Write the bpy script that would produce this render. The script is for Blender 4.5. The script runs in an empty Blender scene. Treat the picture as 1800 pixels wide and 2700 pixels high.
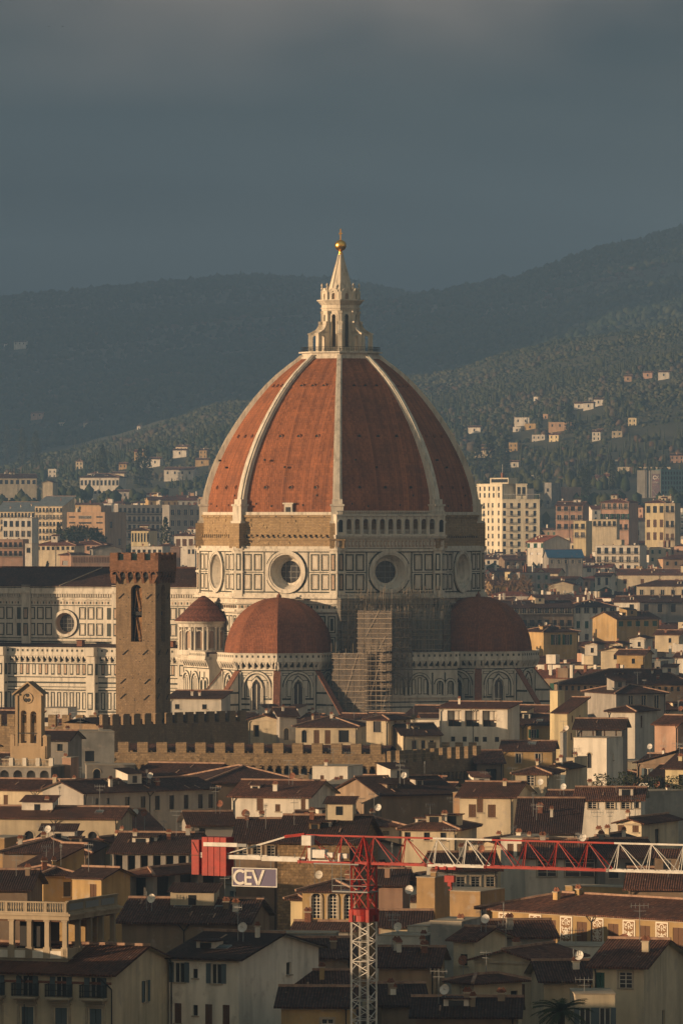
import bpy, math, random
import numpy as np
from mathutils import Vector, Matrix
R=math.radians; sin=math.sin; cos=math.cos; pi=math.pi
SC=bpy.context.scene; COL=SC.collection
# ---------------------------------------------------------------- camera, sky, sun
FP=16458.0; EYE=56.0          # focal length in photo pixels (1800 x 2700), eye height
cd=bpy.data.cameras.new('camera'); cam=bpy.data.objects.new('camera',cd); COL.objects.link(cam)
cam.location=(0,0,EYE); cam.rotation_euler=(R(90),0,0)
cd.sensor_fit='VERTICAL'; cd.sensor_height=36; cd.lens=FP/2700*36
cd.clip_start=1; cd.clip_end=40000
SC.camera=cam
SUN_A=72.5; SUN_E=6.8           # degrees left of the camera's back, and elevation
sdir=Vector((-sin(R(SUN_A))*cos(R(SUN_E)),-cos(R(SUN_A))*cos(R(SUN_E)),sin(R(SUN_E))))
ld=bpy.data.lights.new('sun','SUN'); ld.energy=5.0; ld.angle=R(.5); ld.color=(1.0,.67,.385)
lo=bpy.data.objects.new('sun',ld); COL.objects.link(lo)
lo.rotation_euler=sdir.to_track_quat('Z','Y').to_euler()
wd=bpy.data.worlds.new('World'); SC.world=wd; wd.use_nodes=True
def sky():
    nt=wd.node_tree; nt.nodes.clear(); N=nt.nodes.new; L=nt.links.new
    out=N('ShaderNodeOutputWorld'); bg=N('ShaderNodeBackground'); L(bg.outputs[0],out.inputs[0])
    st=N('ShaderNodeTexSky'); st.sky_type='NISHITA'; st.sun_disc=False
    st.sun_elevation=R(SUN_E); st.sun_rotation=math.atan2(sdir.x,sdir.y)
    tc=N('ShaderNodeTexCoord'); mp=N('ShaderNodeMapping'); L(tc.outputs['Generated'],mp.inputs[0])
    mp.inputs['Scale'].default_value=(20,20,42)
    n1=N('ShaderNodeTexNoise'); n1.inputs['Scale'].default_value=1.0; n1.inputs['Detail'].default_value=4; n1.inputs['Roughness'].default_value=.5
    L(mp.outputs[0],n1.inputs[0])
    cr=N('ShaderNodeValToRGB'); L(n1.outputs['Fac'],cr.inputs[0])
    e=cr.color_ramp.elements; e[0].position=.42; e[0].color=(.43,.76,1.08,1)
    e[1].position=.60; e[1].color=(.84,1.09,1.28,1)
    # brighter warm rim of cloud high up
    sx=N('ShaderNodeSeparateXYZ'); L(tc.outputs['Generated'],sx.inputs[0])
    mr=N('ShaderNodeMapRange'); L(sx.outputs['Z'],mr.inputs[0])
    mr.inputs[1].default_value=.064; mr.inputs[2].default_value=.086
    mp2=N('ShaderNodeMapping'); mp2.inputs['Location'].default_value=(.85,1.7,.2); mp2.inputs['Scale'].default_value=(14,4,30); L(tc.outputs['Generated'],mp2.inputs[0])
    n2=N('ShaderNodeTexNoise'); n2.inputs['Scale'].default_value=1.; n2.inputs['Detail'].default_value=3; L(mp2.outputs[0],n2.inputs[0])
    nr=N('ShaderNodeMapRange'); L(n2.outputs['Fac'],nr.inputs[0]); nr.inputs[1].default_value=.38; nr.inputs[2].default_value=.6
    mf=N('ShaderNodeMapRange'); L(sx.outputs['Z'],mf.inputs[0]); mf.inputs[1].default_value=.10; mf.inputs[2].default_value=.17; mf.inputs[3].default_value=1; mf.inputs[4].default_value=0
    mb=N('ShaderNodeMath'); mb.operation='MULTIPLY'; L(mr.outputs[0],mb.inputs[0]); L(mf.outputs[0],mb.inputs[1])
    m2=N('ShaderNodeMath'); m2.operation='MULTIPLY'; L(mb.outputs[0],m2.inputs[0]); L(nr.outputs[0],m2.inputs[1])
    mx=N('ShaderNodeMix'); mx.data_type='RGBA'; L(m2.outputs[0],mx.inputs[0]); L(cr.outputs[0],mx.inputs[6]); mx.inputs[7].default_value=(9.0,6.4,5.2,1)
    # thick cloud over clear Nishita air
    m3=N('ShaderNodeMix'); m3.data_type='RGBA'; m3.inputs[0].default_value=.93
    L(st.outputs[0],m3.inputs[6]); L(mx.outputs[2],m3.inputs[7])
    # cloud is thinner and brighter towards the zenith
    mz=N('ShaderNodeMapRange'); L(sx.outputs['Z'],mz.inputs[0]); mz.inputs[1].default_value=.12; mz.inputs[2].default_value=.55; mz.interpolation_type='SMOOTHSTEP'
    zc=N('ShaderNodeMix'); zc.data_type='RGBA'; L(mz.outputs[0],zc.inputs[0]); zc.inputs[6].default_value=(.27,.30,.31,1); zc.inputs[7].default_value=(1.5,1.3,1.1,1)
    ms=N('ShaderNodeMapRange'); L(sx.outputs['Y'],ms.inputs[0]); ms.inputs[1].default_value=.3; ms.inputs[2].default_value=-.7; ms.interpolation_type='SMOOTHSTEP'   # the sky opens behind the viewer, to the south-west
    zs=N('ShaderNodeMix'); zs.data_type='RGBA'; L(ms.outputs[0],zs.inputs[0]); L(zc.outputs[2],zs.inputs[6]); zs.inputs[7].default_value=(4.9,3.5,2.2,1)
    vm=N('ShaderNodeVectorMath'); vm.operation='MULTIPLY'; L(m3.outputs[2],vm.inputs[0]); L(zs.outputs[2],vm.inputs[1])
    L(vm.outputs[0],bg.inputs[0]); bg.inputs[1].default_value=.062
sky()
SC.view_settings.view_transform='Standard'; SC.view_settings.look='None'
SC.view_settings.exposure=.55; SC.view_settings.gamma=1
SC.cycles.use_denoising=True; SC.cycles.max_bounces=4; SC.cycles.diffuse_bounces=2
SC.cycles.volume_bounces=0; SC.cycles.transparent_max_bounces=12
SC.cycles.use_adaptive_sampling=True; SC.cycles.adaptive_threshold=.02
SC.cycles.caustics_reflective=False; SC.cycles.caustics_refractive=False
# ---------------------------------------------------------------- materials
MAT={}
def mat(name,col,rough=.85,metal=0,kind=None,col2=None,**k):
    """kind: None plain, 'stucco', 'tile', 'masonry', 'marble', 'noise'"""
    if name in MAT: return MAT[name]
    m=bpy.data.materials.new(name); m.use_nodes=True; nt=m.node_tree; N=nt.nodes.new; L=nt.links.new
    b=nt.nodes['Principled BSDF']; b.inputs['Roughness'].default_value=rough; b.inputs['Metallic'].default_value=metal
    b.inputs['Specular IOR Level'].default_value=k.get('spec',.25)
    c=(*col,1); b.inputs['Base Color'].default_value=c
    if kind:
        tc=N('ShaderNodeTexCoord'); ob=tc.outputs['Object']; uv=tc.outputs['UV']
        def noise(sc,det=3,src=ob,scale=(1,1,1),rg=.55):
            mp=N('ShaderNodeMapping'); mp.inputs['Scale'].default_value=scale; L(src,mp.inputs[0])
            n=N('ShaderNodeTexNoise'); n.inputs['Scale'].default_value=sc; n.inputs['Detail'].default_value=det; n.inputs['Roughness'].default_value=rg
            L(mp.outputs[0],n.inputs[0]); return n.outputs['Fac']
        def rng(src,a,bb,c0,c1):
            r=N('ShaderNodeMapRange'); L(src,r.inputs[0])
            for i,v in enumerate((a,bb,c0,c1)): r.inputs[i+1].default_value=v
            return r.outputs[0]
        def mul(a,bv):
            x=N('ShaderNodeMath'); x.operation='MULTIPLY'; L(a,x.inputs[0])
            if isinstance(bv,(int,float)): x.inputs[1].default_value=bv
            else: L(bv,x.inputs[1])
            return x.outputs[0]
        def mix(f,a,bb,bt='MIX'):
            x=N('ShaderNodeMix'); x.data_type='RGBA'; x.blend_type=bt
            if isinstance(f,(int,float)): x.inputs[0].default_value=f
            else: L(f,x.inputs[0])
            for i,v in ((6,a),(7,bb)):
                if isinstance(v,tuple): x.inputs[i].default_value=v
                else: L(v,x.inputs[i])
            return x.outputs[2]
        def bump(h,dist,st=.5):
            x=N('ShaderNodeBump'); x.inputs['Distance'].default_value=dist; x.inputs['Strength'].default_value=st
            L(h,x.inputs['Height']); L(x.outputs[0],b.inputs['Normal'])
        def scalecol(fac,c):  # colour * fac
            return mix(1.0,c,combine(fac),'MULTIPLY')
        def combine(f):
            x=N('ShaderNodeCombineColor'); [L(f,x.inputs[i]) for i in range(3)]; return x.outputs[0]
        oi=N('ShaderNodeObjectInfo').outputs['Random']
        if kind=='stucco':
            d=tuple(v*k.get('dk',.62) for v in col)+(1,)
            big=rng(noise(.22,5,ob,(1,1,1),.62),.36,.66,0,1); st=rng(noise(1.0,4,ob,(.9,.9,.10)),.45,.75,0,1)
            cc=mix(mul(big,.75),c,d); cc=mix(mul(st,.8),cc,tuple(v*.5 for v in col)+(1,))
            cc=mix(rng(noise(.5,5,ob,(1,1,1),.7),  .57,.66,0,k.get('patch',.5)),cc,(.36,.32,.28,1))
            cc=scalecol(rng(oi,0,1,.78,1.1),cc)
            L(cc,b.inputs['Base Color']); bump(noise(2.5,4),.03)
        elif kind=='tile':
            p=k.get('p',.24); r=k.get('r',.38)
            mp=N('ShaderNodeMapping'); mp.inputs['Scale'].default_value=(1/p,1/r,1); L(uv,mp.inputs[0])
            sp=N('ShaderNodeSeparateXYZ'); L(mp.outputs[0],sp.inputs[0])
            def fract(s):
                x=N('ShaderNodeMath'); x.operation='FRACT'; L(s,x.inputs[0]); return x.outputs[0]
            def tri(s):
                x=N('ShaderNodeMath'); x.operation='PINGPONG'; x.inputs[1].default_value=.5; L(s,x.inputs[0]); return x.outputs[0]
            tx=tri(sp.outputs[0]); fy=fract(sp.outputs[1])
            fl=N('ShaderNodeVectorMath'); fl.operation='FLOOR'; L(mp.outputs[0],fl.inputs[0])
            wn=N('ShaderNodeTexWhiteNoise'); wn.noise_dimensions='2D'; L(fl.outputs[0],wn.inputs[0])
            c2=(*(col2 or tuple(v*.5 for v in col)),1)
            cc=mix(rng(noise(.22,4),.35,.68,0,1),c,c2)
            cc=mix(rng(noise(1.3,4,ob,(1,1,1),.7),.56,.72,0,.6),cc,tuple(v*.42 for v in col)+(1,))
            cc=mix(rng(noise(2.3,3),.66,.74,0,k.get('lich',.6)),cc,(.30,.26,.20,1))
            cc=scalecol(rng(wn.outputs[0],0,1,1-k.get('tv',.42),1+k.get('tv',.42)*.8),cc)
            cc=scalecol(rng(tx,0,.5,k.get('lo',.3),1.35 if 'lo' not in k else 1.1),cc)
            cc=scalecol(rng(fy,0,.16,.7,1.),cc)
            if k.get('streak'): cc=scalecol(rng(noise(1,4,uv,(.9,.045,1),.6),.35,.7,1.12,.62),cc)
            if not k.get('norand'): cc=scalecol(rng(oi,0,1,.6,1.4),cc)
            L(cc,b.inputs['Base Color'])
            a=N('ShaderNodeMath'); a.operation='ADD'; L(mul(tx,1.2),a.inputs[0]); L(mul(fy,-.4),a.inputs[1])
            bump(a.outputs[0],k.get('bd',.09),k.get('bs',.8))
        elif kind=='masonry':
            br=N('ShaderNodeTexBrick'); L(uv,br.inputs[0]); br.inputs['Scale'].default_value=1
            w=k.get('bw',.7); br.inputs['Brick Width'].default_value=w; br.inputs['Row Height'].default_value=k.get('bh',.32)
            br.inputs['Mortar Size'].default_value=k.get('mo',.03); br.inputs['Mortar Smooth'].default_value=.4
            c2=col2 or tuple(v*.55 for v in col)
            br.inputs['Color1'].default_value=c; br.inputs['Color2'].default_value=(*c2,1); br.inputs['Mortar'].default_value=tuple(v*.45 for v in col)+(1,)
            cc=mix(rng(noise(.35,4),.35,.7,0,.6),br.outputs[0],tuple(v*.55 for v in col)+(1,))
            cc=mix(rng(noise(1.6,5,ob,(1,1,1),.75),.55,.72,0,.7),cc,tuple(min(1,v*1.5) for v in col)+(1,))
            cc=mix(rng(noise(1.1,3,ob,(1,1,.12)),.55,.75,0,.6),cc,tuple(v*.35 for v in col)+(1,))
            L(cc,b.inputs['Base Color']); bump(noise(3,5,ob,(1,1,1),.7),.12,.9)
        elif kind=='marble':
            d=(*(col2 or tuple(v*.55 for v in col)),1)
            cc=mix(rng(noise(.3,4),.4,.7,0,.55),c,d)
            cc=mix(rng(noise(1.4,5,ob,(1,1,.14),.65),.48,.70,0,.75),cc,tuple(v*.36 for v in col)+(1,))
            L(cc,b.inputs['Base Color']); bump(noise(5,3),.02,.4)
        elif kind=='noise':
            s=k.get('s',1.); d=(*(col2 or tuple(v*.5 for v in col)),1)
            cc=mix(rng(noise(s,5,ob,k.get('sc',(1,1,1)),.65),.38,.64,0,1),c,d)
            L(cc,b.inputs['Base Color'])
            if k.get('bump'): bump(noise(s*3,4),k['bump'],.6)
    if k.get('alpha'): b.inputs['Alpha'].default_value=k['alpha']
    MAT[name]=m; return m
W_={ 'c':mat('cream_stucco',(.62,.53,.38),kind='stucco'), 'y':mat('ochre_stucco',(.46,.32,.15),kind='stucco'),
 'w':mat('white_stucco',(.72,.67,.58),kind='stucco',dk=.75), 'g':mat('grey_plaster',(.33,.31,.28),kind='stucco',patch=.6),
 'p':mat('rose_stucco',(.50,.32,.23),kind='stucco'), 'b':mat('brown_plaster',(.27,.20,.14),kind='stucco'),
 'o':mat('orange_brick',(.47,.31,.19),kind='stucco',dk=.8), 'l':mat('lemon_stucco',(.66,.56,.35),kind='stucco',dk=.8,patch=.05),
 's':mat('rough_stone',(.32,.22,.12),kind='masonry',bw=.55,bh=.3),
 'k':mat('stained_ochre',(.42,.28,.14),kind='stucco',dk=.5,patch=.5),
 'v':mat('weathered_concrete',(.34,.33,.30),kind='stucco',dk=.4,patch=.7)}
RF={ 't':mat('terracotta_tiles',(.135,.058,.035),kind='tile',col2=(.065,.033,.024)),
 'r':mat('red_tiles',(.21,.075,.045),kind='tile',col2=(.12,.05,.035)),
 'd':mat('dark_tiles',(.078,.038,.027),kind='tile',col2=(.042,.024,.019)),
 'R':mat('bright_red_tiles',(.42,.13,.065),kind='tile',col2=(.3,.1,.06)),
 'm':mat('blue_metal_roof',(.04,.13,.25),rough=.5,kind='noise',col2=(.03,.10,.2),s=.5),
 'z':mat('zinc_roof',(.20,.23,.24),rough=.5,kind='noise',s=.5,col2=(.13,.15,.16))}
M_glass=mat('dark_glass',(.018,.020,.022),rough=.25,spec=.5); M_stone=mat('window_stone',(.42,.36,.27),kind='noise',s=.8,col2=(.3,.25,.19))
M_wframe=mat('white_paint',(.62,.58,.50)); M_green=mat('green_shutter',(.03,.085,.06)); M_brown=mat('brown_shutter',(.11,.06,.035))
M_blue=mat('grey_blue_shutter',(.085,.115,.13)); M_grey=mat('grey_metal',(.22,.23,.23),rough=.5); M_dark=mat('dark_iron',(.02,.02,.02),rough=.6)
M_wh=mat('white_marble',(.61,.565,.485),kind='marble',col2=(.45,.42,.36)); M_gr=mat('green_marble',(.046,.054,.042),kind='noise',s=.8,col2=(.04,.047,.038),rough=.6)
M_pk=mat('pink_marble',(.43,.32,.24),kind='marble',col2=(.34,.25,.19)); M_lan=mat('lantern_marble',(.63,.57,.47),kind='marble',col2=(.46,.41,.33))
M_ms=mat('drum_masonry',(.39,.28,.155),col2=(.30,.21,.12),kind='masonry',bw=.9,bh=.35); M_dome=mat('dome_tiles',(.34,.125,.056),kind='tile',col2=(.22,.085,.042),p=.42,r=.55,norand=1,lich=.05,bd=.03,bs=.4,tv=.22,lo=.7,streak=1)
M_rust=mat('terracotta_brick',(.30,.13,.08),kind='masonry',bw=.3,bh=.12); M_gold=mat('gilded_copper',(.95,.55,.13),rough=.32,metal=1)
M_bb=mat('tower_stone',(.27,.19,.115),kind='masonry',col2=(.22,.155,.095),mo=.015,bw=.5,bh=.27); M_bbr=mat('battlement_brick',(.28,.145,.085),kind='masonry',bw=.4,bh=.16)
M_cast=mat('castle_stone',(.30,.215,.125),kind='masonry',bw=.6,bh=.35)
M_red=mat('crane_red',(.33,.024,.016),rough=.45,kind='noise',s=1.5,col2=(.22,.02,.014)); M_cw=mat('crane_white',(.60,.59,.56),rough=.45,kind='noise',s=1.5,col2=(.45,.43,.39))
M_sign=mat('sign_blue',(.085,.075,.145),rough=.5); M_bell=mat('bell_bronze',(.16,.11,.06),rough=.45,metal=.7)
# ---------------------------------------------------------------- mesh helpers
def tag(o,label=None,cat=None,group=None,kind=None):
    if label: o['label']=label
    if cat: o['category']=cat
    if group: o['group']=group
    if kind: o['kind']=kind
    return o
def wloc(o):
    l=Vector((0,0,0))
    while o: l=l+o.location; o=o.parent
    return l
def empty(name,loc,label,cat,group=None):
    o=bpy.data.objects.new(name,None); COL.objects.link(o); o.location=loc; o.empty_display_size=1
    return tag(o,label,cat,group)
class Fr:
    """face frame: s right along the face, o outward, z up; phi = turn of the outward normal from the -Y axis"""
    def __init__(f,x,y,phi): f.x=x; f.y=y; f.phi=R(phi); f.c=cos(f.phi); f.s=sin(f.phi); f.deg=phi
    def __call__(f,s,o,z): return (f.x+s*f.c+o*f.s, f.y+s*f.s-o*f.c, z)
    def off(f,s=0,o=0): p=f(s,o,0); return Fr(p[0],p[1],f.deg)
class MB:
    def __init__(m): m.v=[]; m.f=[]; m.m=[]; m.mats=[]
    def mi(m,mt):
        if mt not in m.mats: m.mats.append(mt)
        return m.mats.index(mt)
    def face(m,pts,mt):
        n=len(m.v); m.v.extend(pts); m.f.append(tuple(range(n,n+len(pts)))); m.m.append(m.mi(mt))
    def box(m,fr,s0,s1,o0,o1,z0,z1,mt):
        n=len(m.v); i=m.mi(mt)
        m.v.extend([fr(s,o,z) for z in (z0,z1) for (s,o) in ((s0,o0),(s1,o0),(s1,o1),(s0,o1))])
        for q in ((4,7,6,5),(0,1,2,3),(3,2,6,7),(2,1,5,6),(1,0,4,5),(0,3,7,4)):
            m.f.append(tuple(n+a for a in q)); m.m.append(i)
    def prism(m,pts,z0,z1,mt,cap=True,top=None,topz=None):
        n=len(m.v); k=len(pts); i=m.mi(mt)
        m.v.extend([(p[0],p[1],z0) for p in pts]); m.v.extend([(p[0],p[1],z1) for p in (top or pts)])
        for a in range(k):
            b=(a+1)%k; m.f.append((n+a,n+b,n+k+b,n+k+a)); m.m.append(i)
        if cap: m.f.append(tuple(n+k+a for a in range(k))); m.m.append(i); m.f.append(tuple(n+a for a in reversed(range(k)))); m.m.append(i)
    def bar(m,a,b,w,mt,w2=None):
        a=Vector(a); b=Vector(b); d=(b-a)
        if d.length<1e-5: return
        d.normalize(); u=d.cross(Vector((0,0,1)))
        if u.length<.05: u=Vector((1,0,0))
        u.normalize(); v=d.cross(u); w2=w2 or w; n=len(m.v); i=m.mi(mt)
        for p in (a,b):
            for su,sv in ((-1,-1),(1,-1),(1,1),(-1,1)): m.v.append(tuple(p+u*su*w/2+v*sv*w2/2))
        for q in ((0,1,2,3),(7,6,5,4),(0,4,5,1),(1,5,6,2),(2,6,7,3),(3,7,4,0)):
            m.f.append(tuple(n+x for x in q)); m.m.append(i)
    def lathe(m,c,prof,mt,n=16,rot=0,cap=True):
        """prof: list of (r,z) bottom to top, about the axis through c"""
        i=m.mi(mt); b0=len(m.v); k=len(prof)
        for r,z in prof:
            for a in range(n):
                t=rot+2*pi*a/n; m.v.append((c[0]+r*sin(t),c[1]-r*cos(t),z))
        for j in range(k-1):
            for a in range(n):
                b=(a+1)%n; m.f.append((b0+j*n+a,b0+j*n+b,b0+(j+1)*n+b,b0+(j+1)*n+a)); m.m.append(i)
        if cap: m.f.append(tuple(b0+(k-1)*n+a for a in range(n))); m.m.append(i)
    def rframe(m,fr,s0,s1,z0,z1,w,o0,o1,mt):
        m.box(fr,s0,s0+w,o0,o1,z0,z1,mt); m.box(fr,s1-w,s1,o0,o1,z0,z1,mt)
        m.box(fr,s0+w,s1-w,o0,o1,z0,z0+w,mt); m.box(fr,s0+w,s1-w,o0,o1,z1-w,z1,mt)
    def ring(m,fr,sc,zc,r0,r1,o0,o1,mt,n=28,a0=0,a1=2*pi,ends=False):
        """flat annulus (or arch) standing proud from o0 to o1; r1>r0"""
        i=m.mi(mt); b0=len(m.v); full=abs(a1-a0-2*pi)<1e-6; k=n if full else n+1
        for a in range(k):
            t=a0+(a1-a0)*a/n
            for r,o in ((r0,o0),(r0,o1),(r1,o1),(r1,o0)): m.v.append(fr(sc+r*cos(t),o,zc+r*sin(t)))
        for a in range(n):
            b=(a+1)%k
            for e in (0,1,2):
                m.f.append((b0+a*4+e,b0+a*4+e+1,b0+b*4+e+1,b0+b*4+e)); m.m.append(i)
    def hfunnel(m,fr,sc,zc,r0,o0,r1,o1,mt,n=28):
        i=m.mi(mt); b0=len(m.v)
        for a in range(n):
            t=2*pi*a/n
            m.v.append(fr(sc+r0*cos(t),o0,zc+r0*sin(t))); m.v.append(fr(sc+r1*cos(t),o1,zc+r1*sin(t)))
        for a in range(n):
            b=(a+1)%n; m.f.append((b0+a*2,b0+b*2,b0+b*2+1,b0+a*2+1)); m.m.append(i)
    def disc(m,fr,sc,zc,r,o,mt,n=28,a0=0,a1=2*pi):
        m.face([fr(sc+r*cos(a0+(a1-a0)*a/n),o,zc+r*sin(a0+(a1-a0)*a/n)) for a in range(n+ (0 if abs(a1-a0-2*pi)<1e-6 else 1))],mt)
    def roundhole(m,fr,s0,s1,z0,z1,sc,zc,r,o,mt,n=32):
        """rectangle with a round hole"""
        i=m.mi(mt); P=[];Q=[]
        for a in range(n):
            t=2*pi*a/n; c,s=cos(t),sin(t); P.append(fr(sc+r*c,o,zc+r*s))
            k=min([((s1-sc)/c if c>0 else (s0-sc)/c) if abs(c)>1e-6 else 1e9, ((z1-zc)/s if s>0 else (z0-zc)/s) if abs(s)>1e-6 else 1e9])
            Q.append(fr(sc+k*c,o,zc+k*s))
        b0=len(m.v); m.v+=P+Q
        for a in range(n):
            b=(a+1)%n; m.f.append((b0+a,b0+n+a,b0+n+b,b0+b)); m.m.append(i)
        for (cs,cz) in ((s0,z0),(s1,z0),(s1,z1),(s0,z1)):   # corners
            t=math.atan2(cz-zc,cs-sc)%(2*pi); a=int(t/(2*pi/n))%n; b=(a+1)%n
            m.face([Q[a],fr(cs,o,cz),Q[b]],mt)
    def holes(m,fr,s0,s1,z0,z1,hs,mt,o=0,d=.2,arch=True,rmt=None,topf=None):
        """wall sheet with openings hs=[(s0,s1,z0,z1,arched)] and reveals of depth d"""
        rmt=rmt or mt
        hs=[h for h in hs if h[0]>s0+.02 and h[1]<s1-.02 and h[2]>z0+.02 and h[3]<z1-.02]
        S=sorted({s0,s1,*[h[0] for h in hs],*[h[1] for h in hs]}); Z=sorted({z0,z1,*[h[2] for h in hs],*[h[3] for h in hs]})
        for a in range(len(S)-1):
            run=None
            for b in range(len(Z)-1):
                cs=(S[a]+S[a+1])/2; cz=(Z[b]+Z[b+1])/2
                inside=any(h[0]<cs<h[1] and h[2]<cz<h[3] for h in hs)
                if not inside: run=Z[b] if run is None else run
                if run is not None and (inside or b==len(Z)-2):
                    zt=Z[b] if inside else Z[b+1]
                    if zt>run: m.face([fr(S[a],o,run),fr(S[a+1],o,run),fr(S[a+1],o,zt),fr(S[a],o,zt)],mt)
                    run=None
        for h in hs:
            a,b,c,e=h[:4]; arc=len(h)>4 and h[4]
            zt=e
            m.face([fr(a,o,c),fr(b,o,c),fr(b,o-d,c),fr(a,o-d,c)],rmt)
            if arc:
                r=(b-a)/2; zt=e-r; sc=(a+b)/2; n=10
                P=[(sc-r*cos(pi*q/n),zt+r*sin(pi*q/n)) for q in range(n+1)]
                for q in range(n):
                    p,w=P[q],P[q+1]
                    m.face([fr(p[0],o,p[1]),fr(w[0],o,w[1]),fr(w[0],o,e),fr(p[0],o,e)],mt)
                    m.face([fr(p[0],o,p[1]),fr(p[0],o-d,p[1]),fr(w[0],o-d,w[1]),fr(w[0],o,w[1])],rmt)
            else: m.face([fr(a,o,e),fr(a,o-d,e),fr(b,o-d,e),fr(b,o,e)],rmt)
            m.face([fr(a,o,c),fr(a,o-d,c),fr(a,o-d,zt),fr(a,o,zt)],rmt); m.face([fr(b,o,c),fr(b,o,zt),fr(b,o-d,zt),fr(b,o-d,c)],rmt)
    def ball(m,c,r,mt,n=10,sz=1):
        m.lathe(c,[(max(.001,r*sin(pi*j/n)),c[2]-r*sz*cos(pi*j/n)) for j in range(n+1)],mt,n=max(8,n),cap=False)
    def mesh(m,name,L=Vector((0,0,0))):
        me=bpy.data.meshes.new(name); me.from_pydata([(x-L.x,y-L.y,z-L.z) for x,y,z in m.v],[],m.f)
        for t in m.mats: me.materials.append(t)
        me.polygons.foreach_set('material_index',m.m); autouv(me); me.update(); return me
    def build(m,name,parent=None,label=None,cat=None,group=None,kind=None,smooth=False,loc=None):
        L=wloc(parent) if parent else (Vector(loc) if loc else Vector((0,0,0)))
        me=m.mesh(name,L); o=bpy.data.objects.new(name,me); COL.objects.link(o)
        if parent: o.parent=parent
        else: o.location=L
        if smooth: me.polygons.foreach_set('use_smooth',[True]*len(me.polygons))
        return tag(o,label,cat,group,kind)
def autouv(me):
    nl=len(me.loops)
    if not nl: return
    uvl=me.uv_layers.new(name='UVMap'); V=np.empty(len(me.vertices)*3,np.float32); me.vertices.foreach_get('co',V); V=V.reshape(-1,3)
    li=np.empty(nl,np.int32); me.loops.foreach_get('vertex_index',li)
    npol=len(me.polygons); nm=np.empty(npol*3,np.float32); me.polygons.foreach_get('normal',nm); nm=nm.reshape(-1,3)
    lt=np.empty(npol,np.int32); me.polygons.foreach_get('loop_total',lt); pn=np.repeat(nm,lt,axis=0)
    t=np.stack([-pn[:,1],pn[:,0],np.zeros(nl)],1); ln=np.linalg.norm(t,axis=1); flat=ln<.05
    t[flat]=(1,0,0); ln[flat]=1; t/=ln[:,None]; bt=np.cross(pn,t); P=V[li]
    uv=np.stack([(P*t).sum(1),(P*bt).sum(1)],1).astype(np.float32); uvl.data.foreach_set('uv',uv.ravel())
def inst(name,me,parent,loc,rz=0,sc=(1,1,1)):
    o=bpy.data.objects.new(name,me); COL.objects.link(o)
    if parent: o.parent=parent; o.location=Vector(loc)-wloc(parent)
    else: o.location=loc
    o.rotation_euler=(0,0,rz); o.scale=sc; return o
def P3(px,py,Y): return Vector(((px-900)/FP*Y,Y,EYE-(py-1350)/FP*Y))
def octo(c,r,rot,n=8): return [(c[0]+r*sin(R(rot+360/n*k)),c[1]-r*cos(R(rot+360/n*k))) for k in range(n)]
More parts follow.
